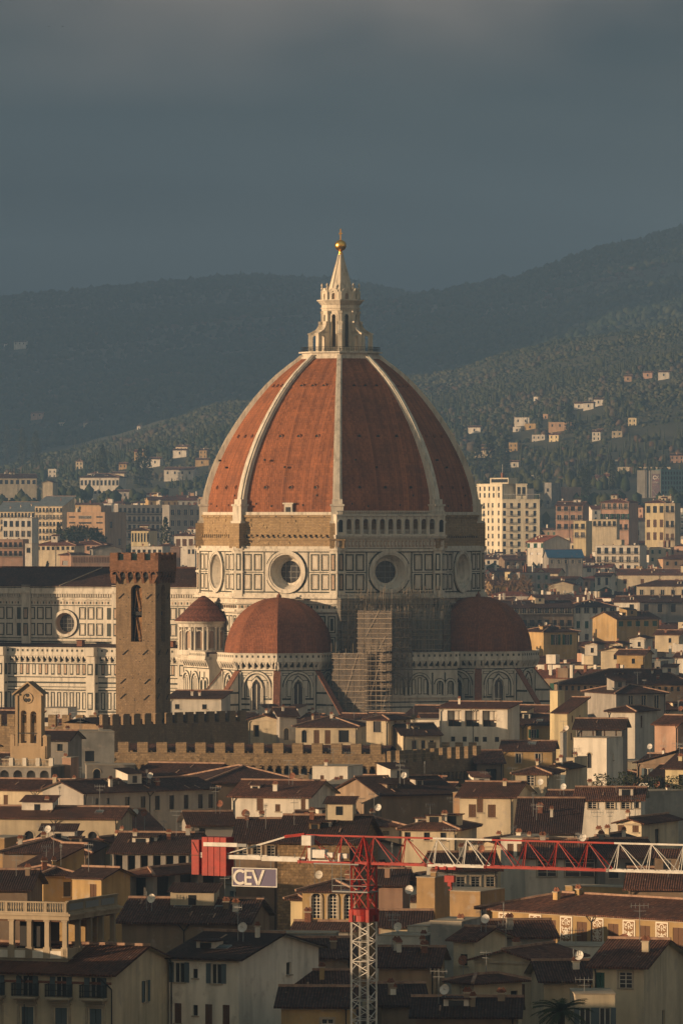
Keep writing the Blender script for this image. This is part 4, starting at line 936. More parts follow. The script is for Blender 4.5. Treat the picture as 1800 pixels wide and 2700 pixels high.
    if lod==0 and roof in 'GH' and w*dep>75 and min(w,dep)>7 and aerial!=0 and rn.random()<.75:
        a=1.1+1.1*rn.random(); s=w*(.2+.6*rn.random()); o=-dep*(.3+.3*rn.random()); z=zr+.3+1.1*rn.random(); c=MB(); cm=rn.choice((wm,W_['w'],W_['c'])); d_=1.2+rn.random()
        c.box(fr,s-a,s+a,o-d_,o+d_,ze,z,cm); c.face([fr(s-a-.3,o+d_+.3,z),fr(s+a+.3,o+d_+.3,z),fr(s+a+.3,o-d_-.3,z+.7),fr(s-a-.3,o-d_-.3,z+.7)],rm); c.face([fr(s-a,o+d_,z),fr(s-a,o-d_,z),fr(s-a,o-d_,z+.6)],cm); c.face([fr(s+a,o+d_,z),fr(s+a,o-d_,z),fr(s+a,o-d_,z+.6)],cm)
        c.box(fr,s-.35,s+.35,o+d_,o+d_+.03,z-1.15,z-.25,M_glass); c.build('roof_room',root)
    if lod==0 and roof in 'GH' and w*dep>62 and min(w,dep)>6 and aerial!=0:
        for q in range(rn.choice((1,2,2,3))):
            s=w*(.15+.7*rn.random()); o=-dep*(.12+.22*rn.random()); z=ze+pitch*min(-o,s,w-s); c=MB(); a=.5+.5*rn.random(); hh=.5+.6*rn.random()
            if rn.random()<.55:
                c.box(fr,s-a,s+a,o-1.6,o,z-.3,z+hh,wm if rn.random()<.6 else W_['w']); c.box(fr,s-a-.2,s+a+.2,o-1.9,o+.25,z+hh,z+hh+.12,rm); c.box(fr,s-a*.6,s+a*.6,o,o+.02,z+.05,z+hh-.1,M_glass); c.build('dormer',root)
            else:
                k_=Vector(fr(0,1,0))-Vector(fr(0,0,0)); P=[fr(s-a*.8,o,z+.1),fr(s+a*.8,o,z+.1),fr(s+a*.8,o-1,z+pitch+.16),fr(s-a*.8,o-1,z+pitch+.16)]; c.face(P,M_blue); [c.bar(P[i],P[(i+1)%4],.07,M_grey) for i in range(4)]; c.build('skylight',root)
    for L,f_ in ((FW,fr),(SW,fs)):
        for (s,z,ww,hh,st) in L: inst('painted_panel' if st=='P' else 'window',winmesh(st,ww,hh),root,f_(s,0,z),f_.phi)
    if bal:
        for (s,z,ww,hh,st) in FW[::bal if isinstance(bal,int) and bal>1 else 1]:
            b=MB(); b.box(fr,s-ww*.9,s+ww*.9,0,.9,z-.25,z-.1,M_stone)
            for q in range(9): t=s-ww*.85+ww*1.7*q/8; b.box(fr,t-.02,t+.02,.84,.88,z-.1,z+.85,M_dark)
            b.box(fr,s-ww*.9,s+ww*.9,.82,.9,z+.85,z+.92,M_dark)
            for t in (s-ww*.88,s+ww*.84): b.box(fr,t,t+.04,0,.86,z+.86,z+.91,M_dark); b.box(fr,t,t+.04,.4,.44,z-.1,z+.86,M_dark)
            b.build('balcony',root)
    nc=(rn.choice((1,2,2,3)) if w*dep>50 else rn.choice((0,1,2))) if chim is None else chim
    def roofz(s,o):
        if roof=='G': return ze+pitch*(min(-o,dep+o))
        if roof=='X': return ze+pitch*min(s,w-s)
        if roof in 'HP': return ze+pitch*min(s,w-s,-o,dep+o)
        if roof=='S': return ze+pitch*(-o)
        return ze-.3
    for q in range(nc):
        s=w*(.12+.76*rn.random()); o=-dep*(.15+.45*rn.random()); z=roofz(s,o); c=MB(); a=.16+.13*rn.random(); h=.5+.55*rn.random()
        cm=rn.choice((wm,wm,wm,M_rust,W_['w'],W_['w'])); c.box(fr,s-a,s+a,o-a*.8,o+a*.8,z-.4,z+h,cm); c.box(fr,s-a-.07,s+a+.07,o-a*.8-.07,o+a*.8+.07,z+h,z+h+.1,M_stone)
        for e in (-1,1): c.bar(fr(s+e*a*.9,o,z+h+.1),fr(s,o,z+h+.42),.09,M_rust,a*1.5)
        c.build('chimney',root)
    na=(rn.choice((0,1,1,2))) if aerial is None else aerial
    for q in range(na):
        s=w*(.1+.8*rn.random()); o=-dep*(.2+.3*rn.random()); z=roofz(s,o); c=MB(); h=1.6+1.8*rn.random(); p=fr(s,o,z)
        c.bar((p[0],p[1],z-.1),(p[0],p[1],z+h),.055,M_grey); an=rn.random()*pi; d=Vector((cos(an),sin(an)*.4,0))
        for hz,L in ((h-.1,.75),(h-.55,.5)):
            a=Vector((p[0],p[1],z+hz)); c.bar(a-d*L,a+d*L,.04,M_grey)
            if hz>h-.3:
                for e in (-.7,-.35,0,.35,.7): c.bar(a+d*e-Vector((-d.y,d.x,0))*.0-Vector((0,0,.22)),a+d*e+Vector((0,0,.22)),.03,M_grey)
        c.build('aerial',root)
        if rn.random()<.28: dish(fr(s+.5,o+.1,z+.5),root,rn.choice((W_['w'],M_cw,M_rust)))
    HOUSES.append(dict(o=root,x=ctr[0],y=ctr[1],r=math.hypot(w,dep)/2,ze=ze,zr=zr,wall=wall,roof=roof,yf=min(fr(0,0,0)[1],fr(w,0,0)[1]),px0=min(fr(0,0,0)[0]/fr(0,0,0)[1],fr(0,-dep,0)[0]/fr(0,-dep,0)[1])*FP+900,px1=max(fr(w,0,0)[0]/fr(w,0,0)[1],fr(w,-dep,0)[0]/fr(w,-dep,0)[1])*FP+900,py=1350+(EYE-ze)*FP/y,vis=vis,desc=desc,n=len(FW),px=px))
    return root
def dish(p,par,mt,r=.42,name='satellite_dish'):
    m=MB(); p=Vector(p); d=Vector((-.45,-.85,.28)).normalized(); u=d.cross(Vector((0,0,1))).normalized(); v=d.cross(u); n=14; pr=[(.02,0),(.5,.06),(.85,.18),(1,.26)]; b0=len(m.v); i=m.mi(mt)
    c=p+Vector((0,0,r+.3))
    for q,h in pr:
        for a in range(n): t=2*pi*a/n; m.v.append(tuple(c+(u*cos(t)+v*sin(t))*q*r+d*h*r))
    for j in range(3):
        for a in range(n): b=(a+1)%n; m.f.append((b0+j*n+a,b0+j*n+b,b0+(j+1)*n+b,b0+(j+1)*n+a)); m.m.append(i)
    m.bar(c,c+d*r*.9,.03,M_grey); m.bar((p.x,p.y,p.z-.5),tuple(c-d*.05),.06,M_grey); return m.build(name,par)
REG={'1':(1200,1400,.3827),'2':(0,1850,.3827),'3':(450,1850,.3827),'4':(900,1850,.3189),'5':(1300,1850,.3189),'6':(0,2250,.3827),'D':(550,2200,.3827),'E':(1100,2200,.4464),'N':(0,1400,.3827),'L':(0,850,.3827),'T':(1200,850,.3827),'C':(450,1300,.574)}
def PX(r,x,y): a,b,s=REG[r]; return a+x*s,b+y*s
_ty=[1200,1300,1380,1420,1460,1500,1550,1600,1650,1700,1750,1800,1850,1900,2000,2100,2200,2300,2400,2500,2600,2700]
_tY=[4500,3900,3500,3200,2900,2600,2250,1950,1750,1580,1430,1290,1180,1080,900,780,700,640,580,540,505,480]
def Yof(py): return float(np.interp(py,_ty,_tY))
def B(r,x0,y0,x1,phi,dep,roof='G',wall='c',rf='t',fw=None,sw=None,desc=None,Y=None,dy=0,**k):
    a,b=PX(r,x0,y0); c,_=PX(r,x1,y0); Y=(Y or Yof(b))+dy; x=(a-900)/FP*Y; k1=(c-900)/FP; cc,ss=cos(R(phi)),sin(R(phi))
    w=(k1*Y-x)/(cc-k1*ss); ze=EYE-(b-1350)/FP*Y
    return house(x,Y,phi,w,dep,ze,roof,wall,rf,fw,sw,desc,**k)
# ================================================================ landmarks in the old town
def merlons(root,fr,s0,s1,zt,n,mt,w=None,h=1.5,th=.7,name='merlon'):
    sp=(s1-s0)/n; w=w or sp*.55; me=None
    m=MB(); m.box(Fr(0,0,0),-w/2,w/2,-th,0,0,h,mt); me=m.mesh(name)
    for q in range(n): inst(name,me,root,fr(s0+sp*(q+.5),0,zt),fr.phi)
def bargello_tower():
    Y=997; P0=P3(306,1700,Y); phi=-19; W=6.75; fr=Fr(P0.x,Y,phi); c=fr(W/2,-W/2,0)
    root=empty('crenellated_tower',(c[0],c[1],0),'tall square stone tower with battlements and a bell opening left of the dome','tower')
    m=MB(); hole=[(2.55,4.45,35.3,44.4,True)]
    for k in range(4):
        g=Fr(*Fr(c[0],c[1],phi+90*k)(-W/2,W/2,0)[:2],phi+90*k); m.holes(g,0,W,0,45.6,hole,M_bb,0,.9)
        m.box(g,-.05,W+.05,0,.12,29.7,29.9,M_bb) if k<2 else None
        for (s,z) in ((.9,42.6),(5.6,42.5),(1.6,33.6),(5.0,33.6),(1.2,29.0),(5.3,29),(1.2,26.6),(5.2,26.4)): m.bar(g(s-.45,.1,z-.4),g(s+.45,.1,z+.4),.09,M_dark)
        random.seed(k)
        for q in range(40): s=W*random.random(); z=24+21*random.random(); m.box(g,s-.09,s+.09,-.01,.012,z,z+.12,M_dark) if not(2.3<s<4.7 and z>35) else None
    m.build('shaft',root)
    m=MB(); e=.75
    for k in range(4):
        g=Fr(*Fr(c[0],c[1],phi+90*k)(-W/2,W/2,0)[:2],phi+90*k)
        n=6
        for q in range(n+1):
            s=-e+.2+(W+2*e-.4)*q/n; m.prism([g(s-.22,0,0)[:2],g(s+.22,0,0)[:2],g(s+.22,-.3,0)[:2],g(s-.22,-.3,0)[:2]],44.6,46.0,M_bbr,top=[g(s-.22,e,0)[:2],g(s+.22,e,0)[:2],g(s+.22,-.3,0)[:2],g(s-.22,-.3,0)[:2]])
            if q<n:
                sm=s+(W+2*e-.4)/n/2; m.ring(g,sm,46.0,(W+2*e-.4)/n/2-.2,(W+2*e-.4)/n/2+.02,e-.35,e,M_bbr,8,0,pi)
    g=Fr(c[0],c[1],phi); h=W/2+e; m.box(g,-h,h,-h,h,46.5,48.3,M_bbr); m.box(g,-h-.06,h+.06,-h-.06,h+.06,46.7,46.85,M_bbr); m.box(g,-h+.3,h-.3,-h+.3,h-.3,45.6,46.6,M_dark); m.build('parapet',root)
    for k in range(4):
        g=Fr(*Fr(c[0],c[1],phi+90*k)(-h,h,0)[:2],phi+90*k)
        for (a,b) in ((0,1.15),(2.0,3.1),(3.9,5.0),(5.9,7.0),(7.6,8.25)) if False else ((0,1.35),(2.35,3.6),(4.65,5.9),(6.9,8.24)):
            q=MB(); q.box(g,a,b-.0,-.55,0,48.3,49.5,M_bbr); q.build('merlon',root)
        q=MB(); q.box(g,.1,8.1,-.8,-.74,48.3,49.3,mat('green_glass_screen',(.12,.2,.19),rough=.3)); q.build('glass_screen',root)
    for k in range(4):
        g=Fr(*Fr(c[0],c[1],phi+90*k)(-W/2,W/2,0)[:2],phi+90*k); q=MB(); wd_=mat('belfry_timber',(.30,.17,.08),kind='noise',s=1.5)
        q.box(g,2.6,4.4,-1.9,-1.7,35.3,44.3,M_dark)
        for z in (35.3,40.0): 
            q.bar(g(2.9,-.7,z),g(3.35,-.7,z+4),.14,wd_); q.bar(g(3.2,-.6,z+3.8),g(3.9,-.6,z),.12,wd_); 
            q.face([g(3.5,-.8,z+.2),g(4.25,-.8,z+.2),g(4.25,-.8,z+3.9),g(3.35,-.8,z+3.9)],wd_)
            q.bar(g(2.6,-.65,z+.6),g(4.4,-.65,z+.6),.12,M_dark)
        q.box(g,2.55,4.45,-.9,-.5,39.5,40.1,M_dark); q.build('belfry_frame',root)
    return root
bargello_tower()
def cren(name,p0,Y0,p1,phi,h,n,label,mt=M_cast,base=0,arch=True,merh=1.5,th=1.2,asp=None,walk=True,cov=None):
    """battlemented wall from photo column p0 (distance Y0) to column p1"""
    x=(p0-900)/FP*Y0; k1=(p1-900)/FP; w=(k1*Y0-x)/(cos(R(phi))-k1*sin(R(phi))); fr=Fr(x,Y0,phi); zt=h; c=fr(w/2,-.5,0)
    root=empty(name,(c[0],c[1],0),label,'wall'); m=MB(); m.box(fr,0,w,-th,0,base,zt,mt)
    if arch:
        asp=asp or 1.35; k=max(2,int(w/asp)); zb=zt-2.6
        m.box(fr,0,w,0,.5,zb+.9,zt+.02,mt); m.box(fr,0,w,.5,.56,zb+.9,zb+1.05,mt)
        for q in range(k+1):
            s=w*q/k; m.box(fr,s-.16,s+.16,0,.5,zb-.5,zb+.9,mt)
            if q<k: m.ring(fr,s+w/k/2,zb+.35,w/k/2-.18,w/k/2+.35,.0,.49,mt,8,0,pi); m.box(fr,s+.2,s+w/k-.2,.005,.03,zb-.6,zb+.5,M_dark)
    m.box(fr,0,w,-th-.01,(.56 if arch else .06),zt,zt+.12,mt)
    random.seed(int(Y0)); 
    for q in range(int(w*1.2)): s=.3+(w-.6)*random.random(); z=zt-.3-2*random.random(); m.box(fr,s,s+.2+.4*random.random(),0,(.55 if arch else .04),z,z+.2+.2*random.random(),mt)
    m.build('wall',root); merlons(root,fr.off(0,.5 if arch else 0),0,w,zt+.12,n,M_cast if arch else mt,h=merh,th=.7)
    if cov:
        q=MB(); q.face([fr(0,-1.2,zt+.35),fr(w,-1.2,zt+.35),fr(w,-5,zt+1.3),fr(0,-5,zt+1.3)],RF[cov]); q.face([fr(0,-9,zt+.35),fr(w,-9,zt+.35),fr(w,-5,zt+1.3),fr(0,-5,zt+1.3)],RF[cov]); q.box(fr,.3,w-.3,-8.9,-1.3,base,zt+.33,mt); q.build('roof',root)
    return root,w
H_=lambda py,Y: EYE-(py-1350)/FP*Y
cren('crenellated_wall',-60,1000,264,-20,H_(1921,990),9,'low lit battlemented wall between the bell gable and the tall stone tower',base=0,arch=False,merh=1.9)
cren('crenellated_wall',264,985,655,44,H_(1913,990),14,'dark shaded battlemented wall below the tall stone tower',mt=M_bb,base=0,arch=False,merh=1.75,cov='d')
cren('crenellated_wall',302,978,1017,-12,H_(1990,970),14,'long sunlit battlemented wall with corbel arches in the middle of the old town',arch=True,merh=1.6,cov='t')
cren('crenellated_wall',1017,966,1265,58,H_(2015,966),11,'shaded battlemented wall with corbel arches, right end of the castle',mt=M_bb,arch=True,merh=1.9,asp=1.2)
cren('crenellated_wall',1120,1015,1262,-8,H_(1985,1015),4,'short lit battlement seen over the shaded right wall of the castle',arch=False,merh=1.6)
def bell_gable():
    Y=850; p=P3(44,1990,Y); fr=Fr(p.x,Y,-20); st=mat('gable_stone',(.50,.37,.23),kind='stucco',patch=.2)
    zz=lambda y:H_(1400+.3827*y,Y)
    root=empty('bell_gable',(p.x+2,Y,0),'slender baroque bell gable with two bells and a pediment at the left','bell gable')
    m=MB(); W=3.9; d=1.4
    z0,z1=zz(1480),zz(1115)
    hs=[(.62,1.5,zz(1460),zz(1235),True),(2.05,2.95,zz(1460),zz(1240),True)]
    m.holes(fr,0,W-.3,z0,z1,hs,st,0,d); fb=fr.off(0,-d); m.holes(fb,0,W-.3,z0,z1,hs,st,0,.01); fs=Fr(*fr(W-.3,0,0)[:2],70); m.face([fs(0,0,z0),fs(d,0,z0),fs(d,0,z1),fs(0,0,z1)],st); m.face([fr(0,0,z0),fr(0,-d,z0),fr(0,-d,z1),fr(0,0,z1)],st)
    m.box(fr,-.7,W+.4,-d-.2,.12,0,z0,st); m.box(fr,-.12,.25,0,.15,z0,z1,st); m.box(fr,W-.75,W-.18,0,.15,z0,z1,st); m.box(fr,-.2,.5,-.1,.22,z1-.35,z1-.1,st); m.box(fr,W-.9,W-.1,-.1,.22,z1-.35,z1-.1,st)
    for s,t in ((-.3,-.9),(W-.0,W+.6)): m.box(fr,min(s,t),max(s,t),-d,0,zz(1560),zz(1420),st); m.ring(fr,(s+t)/2,zz(1420),.0,.35,-d,.05,st,10,0,pi)
    m.box(fr,-.1,W-.2,-d-.05,.08,zz(1478),zz(1462),st)
    m.box(fr,.2,W-.6,.05,.14,zz(1395),zz(1388),M_dark)
    m.build('wall',root)
    m=MB(); tz=zz(1045); a,b,c=fr(-.1,0,z1),fr(W-.2,0,z1),fr((W-.3)/2,0,tz)
    m.face([a,b,c],st); m.face([fr(-.1,-d,z1),fr(W-.2,-d,z1),fr((W-.3)/2,-d,tz)],st)
    for s0,s1 in ((-.5,(W-.3)/2),(W+.2,(W-.3)/2)):
        m.face([fr(s0,.45,z1-.15),fr(s1,.45,tz+.2),fr(s1,-d-.3,tz+.2),fr(s0,-d-.3,z1-.15)],M_bb); m.face([fr(s0,.45,z1-.4),fr(s1,.45,tz-.05),fr(s1,.45,tz+.2),fr(s0,.45,z1-.15)],st)
    sc=(W-.3)/2-.15
    for (s,z,r) in ((sc,zz(1130),.28),(sc-.22,zz(1165),.28),(sc+.22,zz(1165),.28)): m.disc(fr,s,z,r,.02,M_dark,14)
    m.ring(fr,sc,zz(1150),.62,.78,0,.1,st,18); m.build('pediment',root)
    for s in (1.06,2.5): q=MB(); pp=fr(s,-.7,0); q.lathe(pp[:2],[(.36,zz(1325)),(.3,zz(1315)),(.2,zz(1290)),(.14,zz(1280)),(.02,zz(1274))],M_bell,12); q.bar(fr(s-.45,-.7,zz(1272)),fr(s+.45,-.7,zz(1272)),.12,M_bell); q.build('bell',root)
bell_gable()
def arcade_terrace():
    Y=838; p=P3(-40,2010,Y); fr=Fr(p.x,Y,-14); z=lambda y:H_(1850+.3827*y,Y); w=9.3; root=empty('arcaded_terrace',(p.x+4,Y,0),'low arcade with a balustraded terrace under the bell gable','terrace')
    n=5; m=MB(); m.holes(fr,0,w,0,z(450),[(w*(q+.5)/n-.62,w*(q+.5)/n+.62,z(640),z(470),True) for q in range(n)],W_['g'],0,.7); m.box(fr,0,w,-7,-.7,0,z(455),W_['g']); m.box(fr,-.1,w+.1,-7,.15,z(450),z(440),M_stone)
    sd=Fr(*fr(w,0,0)[:2],76); m.face([sd(0,0,0),sd(7,0,0),sd(7,0,z(450)),sd(0,0,z(450))],W_['g']); m.build('arcade',root)
    for q in range(6): b=MB(); s=w*q/5; b.box(fr,s-.28,s+.28,-.5,.05,z(440),z(385),W_['w']); b.build('pier',root)
    b=MB()
    for q in range(46): s=.2+(w-.4)*q/45; b.lathe(fr(s,-.2,0)[:2],[(.06,z(440)),(.1,z(425)),(.04,z(408)),(.07,z(398))],M_stone,6)
    b.box(fr,0,w,-.32,-.08,z(400),z(392),M_stone); b.build('balustrade',root)
arcade_terrace()
def loggia():
    Y=496; p=P3(-120,2400,Y); W_px=179; ph=-20
    k1=(W_px-900)/FP; w=(k1*Y-p.x)/(cos(R(ph))-k1*sin(R(ph))); fr=Fr(p.x,Y,ph); z=lambda y:H_(2250+.3827*y,Y-2)
    st=mat('loggia_stone',(.40,.33,.235),kind='stucco',patch=.1); root=empty('rooftop_loggia',(p.x+5,Y-1,0),'columned rooftop loggia with a balustrade on top at the lower left','loggia')
    dep=10.5; m=MB(); m.box(fr,0,w,-dep,0,0,z(722),st); m.box(fr,-.1,w+.1,-dep-.1,.12,z(722),z(718),st); m.build('base_wall',root)
    fs=Fr(*fr(w,0,0)[:2],ph+90); zt,zb=z(455),z(650)
    m=MB(); m.box(fr,-.15,w+.15,-dep-.15,.15,zt,z(425),st); m.box(fr,-.35,w+.35,-dep-.35,.35,z(425),z(410),st); m.box(fr,-.1,w+.1,-dep-.1,.1,z(410),z(400),st); m.build('entablature',root)
    def col(f,s):
        q=MB(); q.box(f,s-.28,s+.28,-.55,.0,zb-.9,zb+.08,st); q.box(f,s-.19,s+.19,-.45,-.08,zb,zt-.12,st); q.box(f,s-.27,s+.27,-.52,0,zt-.14,zt,st); q.build('column',root)
    k=int(w/1.52)
    for q in range(k+1): col(fr,w-.3-q*1.52)
    for q in range(1,5): col(fs,.3+q*2.45)
    for f_,L in ((fr,w),(fs,dep)):
        q=MB(); q.box(f_,0,L,-.4,-.1,zb-.95,zb-.05,st)
        n=int(L/1.52); [q.box(f_,L-.3-(e+1)*1.52+.3,L-.3-e*1.52-.3,-.1,-.04,zb-.8,zb-.2,W_['w']) for e in range(n)] if f_ is fr else None
        q.build('parapet',root)
    q=MB(); q.box(fr,w*.2,w-1.7,-dep+.2,-dep+.45,zb-.9,zt,W_['y']); q.box(fr,w*.45,w-3.6,-7,-3,zb-.9,zt,M_dark); q.box(fr,w-2.2,w-1.2,-dep+1.2,-dep+1.5,zb-.9,zt,W_['y']); q.box(fr,.1,w-.1,-dep+.1,-.1,zt-.15,zt-.02,M_brown); q.build('inner_wall',root)
    q=MB(); zr=z(400)
    n=int(w/.21)
    for e in range(n):
        s=w-.2-e*.21
        if e%8!=0: q.lathe(fr(s,-.05,0)[:2],[(.07,zr),(.05,zr+.1),(.1,zr+.3),(.05,zr+.55),(.08,zr+.68)],st,6)
        else: q.box(fr,s-.12,s+.12,-.2,.08,zr,zr+.72,st)
    q.box(fr,0,w,-.2,.1,zr+.7,zr+.82,st); q.build('balustrade',root)
    q=MB(); q.box(fs,0,dep,-.15,0,zr,zr+.8,st); [q.box(fs,.4+e*3.3,3.1+e*3.3,0,.04,zr+.15,zr+.65,M_grey) for e in range(3)]; q.box(fs,0,dep,-.2,.08,zr+.8,zr+.9,st); q.build('side_parapet',root)
loggia()
# --- the three large facades along the bottom edge
fwb=[([.05,.245,.44,.635,.83],.35,1.0,1.95,'k'),([.05,.245,.44,.635,.83],5.0,1.15,2.6,'q')]
def palazzo():
    Y=487; x0,y0=PX('6',-420,812); h=B('6',-420,800,770,-20,13.5,'G','c','t',[([.32,.516,.71,.908],.12,.95,1.75,'k'),([.32,.516,.71,.908],2.75,1.0,2.3,'x'),([.32,.516,.71,.908],6.6,1.0,2.3,'x')],[([.53],1.0,.85,1.7,'k'),([.5],6.2,.6,1.0,'q')],'cream palazzo with iron balconies and shuttered windows at the lower left corner',Y=494,chim=0,aerial=0,vis=9,bal=False,pitch=.25)
    d=HOUSES[-1]; return h
ph_=palazzo()
def balconies():
    # iron balconies under the four upper windows of the palazzo
    Y=494; a,b=PX('6',-420,800); x=(a-900)/FP*Y; c,_=PX('6',770,0); k1=(c-900)/FP; w=(k1*Y-x)/(cos(R(-20))-k1*sin(R(-20))); fr=Fr(x,Y,-20); ze=H_(b,Y)
    for t in (.32,.516,.71,.908):
        s=w*t; z=ze-1.75; q=MB(); q.box(fr,s-1.05,s+1.05,0,.95,z-.3,z-.12,M_stone); q.box(fr,s-.9,s+.9,0,.7,z-.42,z-.3,M_stone); q.box(fr,s-.75,s+.75,0,.35,z-.6,z-.42,M_stone)
        for e in range(22): u=s-1+2*e/21; q.box(fr,u-.015,u+.015,.88,.91,z-.12,z+.85,M_dark)
        for zz in (z+.0,z+.4,z+.85): q.box(fr,s-1.02,s+1.02,.87,.92,zz,zz+.05,M_dark)
        for sg in (-1,1): q.box(fr,s+sg*1.0-.02,s+sg*1.0+.02,0,.9,z+.85,z+.9,M_dark); [q.box(fr,s+sg*1.0-.015,s+sg*1.0+.015,.1+.16*e,.13+.16*e,z-.12,z+.85,M_dark) for e in range(5)]
        q.build('balcony',ph_)
        q=MB(); q.box(fr,s-.75,s+.75,0,.12,ze-2.68,ze-2.52,M_stone); q.box(fr,s-.85,s+.85,0,.25,ze-2.52,ze-2.40,M_stone)
        for sg in (-1,1): q.box(fr,s+sg*.75-.1,s+sg*.75+.1,0,.1,ze-5.1,ze-2.68,M_stone)
        q.build('window_surround',ph_)
    q=MB(); q.box(fr,0,w,0,.04,ze-.85,ze-.65,M_rust); q.build('painted_band',ph_)
    q=MB(); q.bar(fr(w-.9,.3,ze-.3),fr(w+.05,.1,ze-1.2),.1,M_dark); q.bar(fr(w+.05,.1,ze-1.2),fr(w+.05,.1,0),.1,M_dark); q.build('drainpipe',ph_)
balconies()
for (x,y,w,d,z,l) in ((-50,440,13,44,23.6,'large house beyond the left edge, nearest of three'),(-51,485,14,13,22.2,'large house beyond the left edge, middle one of three'),(-52,499,12,58,23.9,'large house beyond the left edge, farthest of three')): house(x,y,0,w,d,z,'G','c','t',[],[],l,chim=2,aerial=0,pitch=.12,lod=1)  # unseen houses added off frame, their heights set to shade the foreground
# ================================================================ tower crane
def crane():
    Y=470; fr=Fr(26/FP*Y,Y,-27); w=1.4; c=fr(w/2,-w/2,0); zj=29.55; J=Fr(c[0],c[1],-27)
    root=empty('tower_crane',(c[0],c[1],0),'red and white tower crane with red counterweights reaching across the roofs','tower crane')
    Z=lambda py:H_(py,Y)
    def lattice(f,w,z0,z1,dz,leg,br,mt,name,par=root,x=True):
        m=MB(); cs=[(0,0),(w,0),(w,-w),(0,-w)]
        for s,o in cs: m.bar(f(s,o,z0),f(s,o,z1),leg,mt)
        n=max(1,round((z1-z0)/dz)); d=(z1-z0)/n
        for i in range(4):
            a,b=cs[i],cs[(i+1)%4]
            for q in range(n):
                za,zb=z0+q*d,z0+(q+1)*d
                if x: m.bar(f(*a,za),f(*b,za+d/2),br,mt); m.bar(f(*b,za+d/2),f(*a,zb),br,mt)
                else: m.bar(f(*a,za),f(*b,zb),br,mt); m.bar(f(*b,za),f(*a,zb),br,mt)
                m.bar(f(*a,za),f(*b,za),br*.8,mt)
        return m.build(name,par)
    lattice(fr,w,0,Z(2431),1.45,.15,.05,M_cw,'mast')
    q=MB(); q.bar(fr(w/2-.2,-w/2,0),fr(w/2-.2,-w/2,Z(2431)),.05,M_grey); q.bar(fr(w/2+.2,-w/2,0),fr(w/2+.2,-w/2,Z(2431)),.05,M_grey)
    for e in range(80): q.bar(fr(w/2-.2,-w/2,e*.3),fr(w/2+.2,-w/2,e*.3),.03,M_grey)
    q.build('ladder',root)
    q=MB(); q.lathe(c,[(.72,Z(2430)),(.72,Z(2414)),(.95,Z(2413)),(.98,Z(2398)),(.8,Z(2396))],M_red,20)
    for s,o in ((0,0),(w,0),(w,-w),(0,-w)): p=fr(s,o,0); q.box(Fr(p[0],p[1],-27),-.14,.14,-.14,.14,Z(2431),Z(2398),M_red)
    q.build('slewing_ring',root)
    lattice(fr,w,Z(2398),zj+.1,1.55,.15,.065,M_red,'turret',x=False)
    q=MB(); z=Z(2353); q.box(fr,-1.5,w+.1,-w-.1,.25,z,z+.1,M_grey)
    for s in (-1.5,-.75,0): q.bar(fr(s,.22,z),fr(s,.22,zj-.1),.05,M_grey)
    for zz in (z+.5,z+1.0): q.bar(fr(-1.5,.22,zz),fr(w,.22,zz),.04,M_grey)
    q.box(J,-3.8,0,.2,.9,zj-.12,zj-.03,M_grey); q.build('service_platform',root)
    # jib of triangular section: one top chord, two bottom chords
    def jib(s0,s1,mt,n,name,t0=2.0,t1=2.0):
        m=MB(); hw=.55; T0=(s0+.45,0,zj+t0) ; 
        top=[(s0+(s1-s0)*(q+.5)/n) for q in range(n)]
        for o in (-hw,hw): m.bar(J(s0,o,zj),J(s1,o,zj),.14,mt,.17)
        m.bar(J(s0+.3,0,zj+t0),J(s1+.3,0,zj+t1),.13,mt)
        for q in range(n):
            a,b=s0+(s1-s0)*q/n,s0+(s1-s0)*(q+1)/n; tt=a+(b-a)*.27; zt=zj+t0+(t1-t0)*(q+.5)/n
            for o in (-hw,hw): m.bar(J(a,o,zj),J(tt,0,zt),.055,mt); m.bar(J(tt,0,zt),J(b,o,zj),.055,mt)
            m.bar(J(a,-hw,zj),J(a,hw,zj),.06,mt); m.bar(J(a,-hw,zj),J(b,hw,zj),.045,mt); m.bar(J(tt,0,zt),J(tt,hw,zj),.05,mt) 
        for e in (s0,s1): m.box(J,e-.1,e+.1,-hw-.1,-hw+.12,zj-.12,zj+.12,mt); m.box(J,e-.1,e+.1,hw-.12,hw+.1,zj-.12,zj+.12,mt)
        return m.build(name,root)
    jib(-5.2,5.5,M_red,4,'jib_section'); jib(5.5,10.4,M_cw,2,'jib_section'); jib(10.4,20.4,M_red,4,'jib_section'); jib(20.4,36,M_cw,6,'jib_section')
    q=MB()
    for o in (-.35,.35):
        for s in (-.35,.35): q.bar(J(s*2,o*1.6,zj),J(0,0,zj+2.0),.13,M_red)
    q.build('apex_frame',root)
    # counter jib
    q=MB()
    for o in (-.5,.5):
        q.box(J,-8.4,-5.2,o-.08,o+.08,zj-.02,zj+.3,M_cw); q.box(J,-11.6,-8.45,o-.08,o+.08,zj+.05,zj+.36,M_cw); q.box(J,-13.8,-11.6,o-.08,o+.08,zj+.1,zj+.5,M_cw)
        q.bar(J(-11.4,o,zj+.45),J(-6.0,o*.3,zj+2.0),.08,M_cw); q.bar(J(-6.6,o*.4,zj+1.85),J(-5.0,0,zj+2.05),.22,M_red)
    for e in range(14): s=-5.3-e*.6; q.bar(J(s,-.5,zj+.1),J(s,.5,zj+.1),.06,M_cw)
    for s in (-11.5,-10,-8.4,-7,-5.6): q.bar(J(s,.5,zj+.3),J(s,.5,zj+.55),.06,M_grey)
    q.build('counter_jib',root)
    for e in range(4):
        q=MB(); s=-13.45+.53*e; q.box(J,s+.02,s+.5,-.55,.75,zj-1.25,zj+1.68,M_red); q.build('counterweight',root)
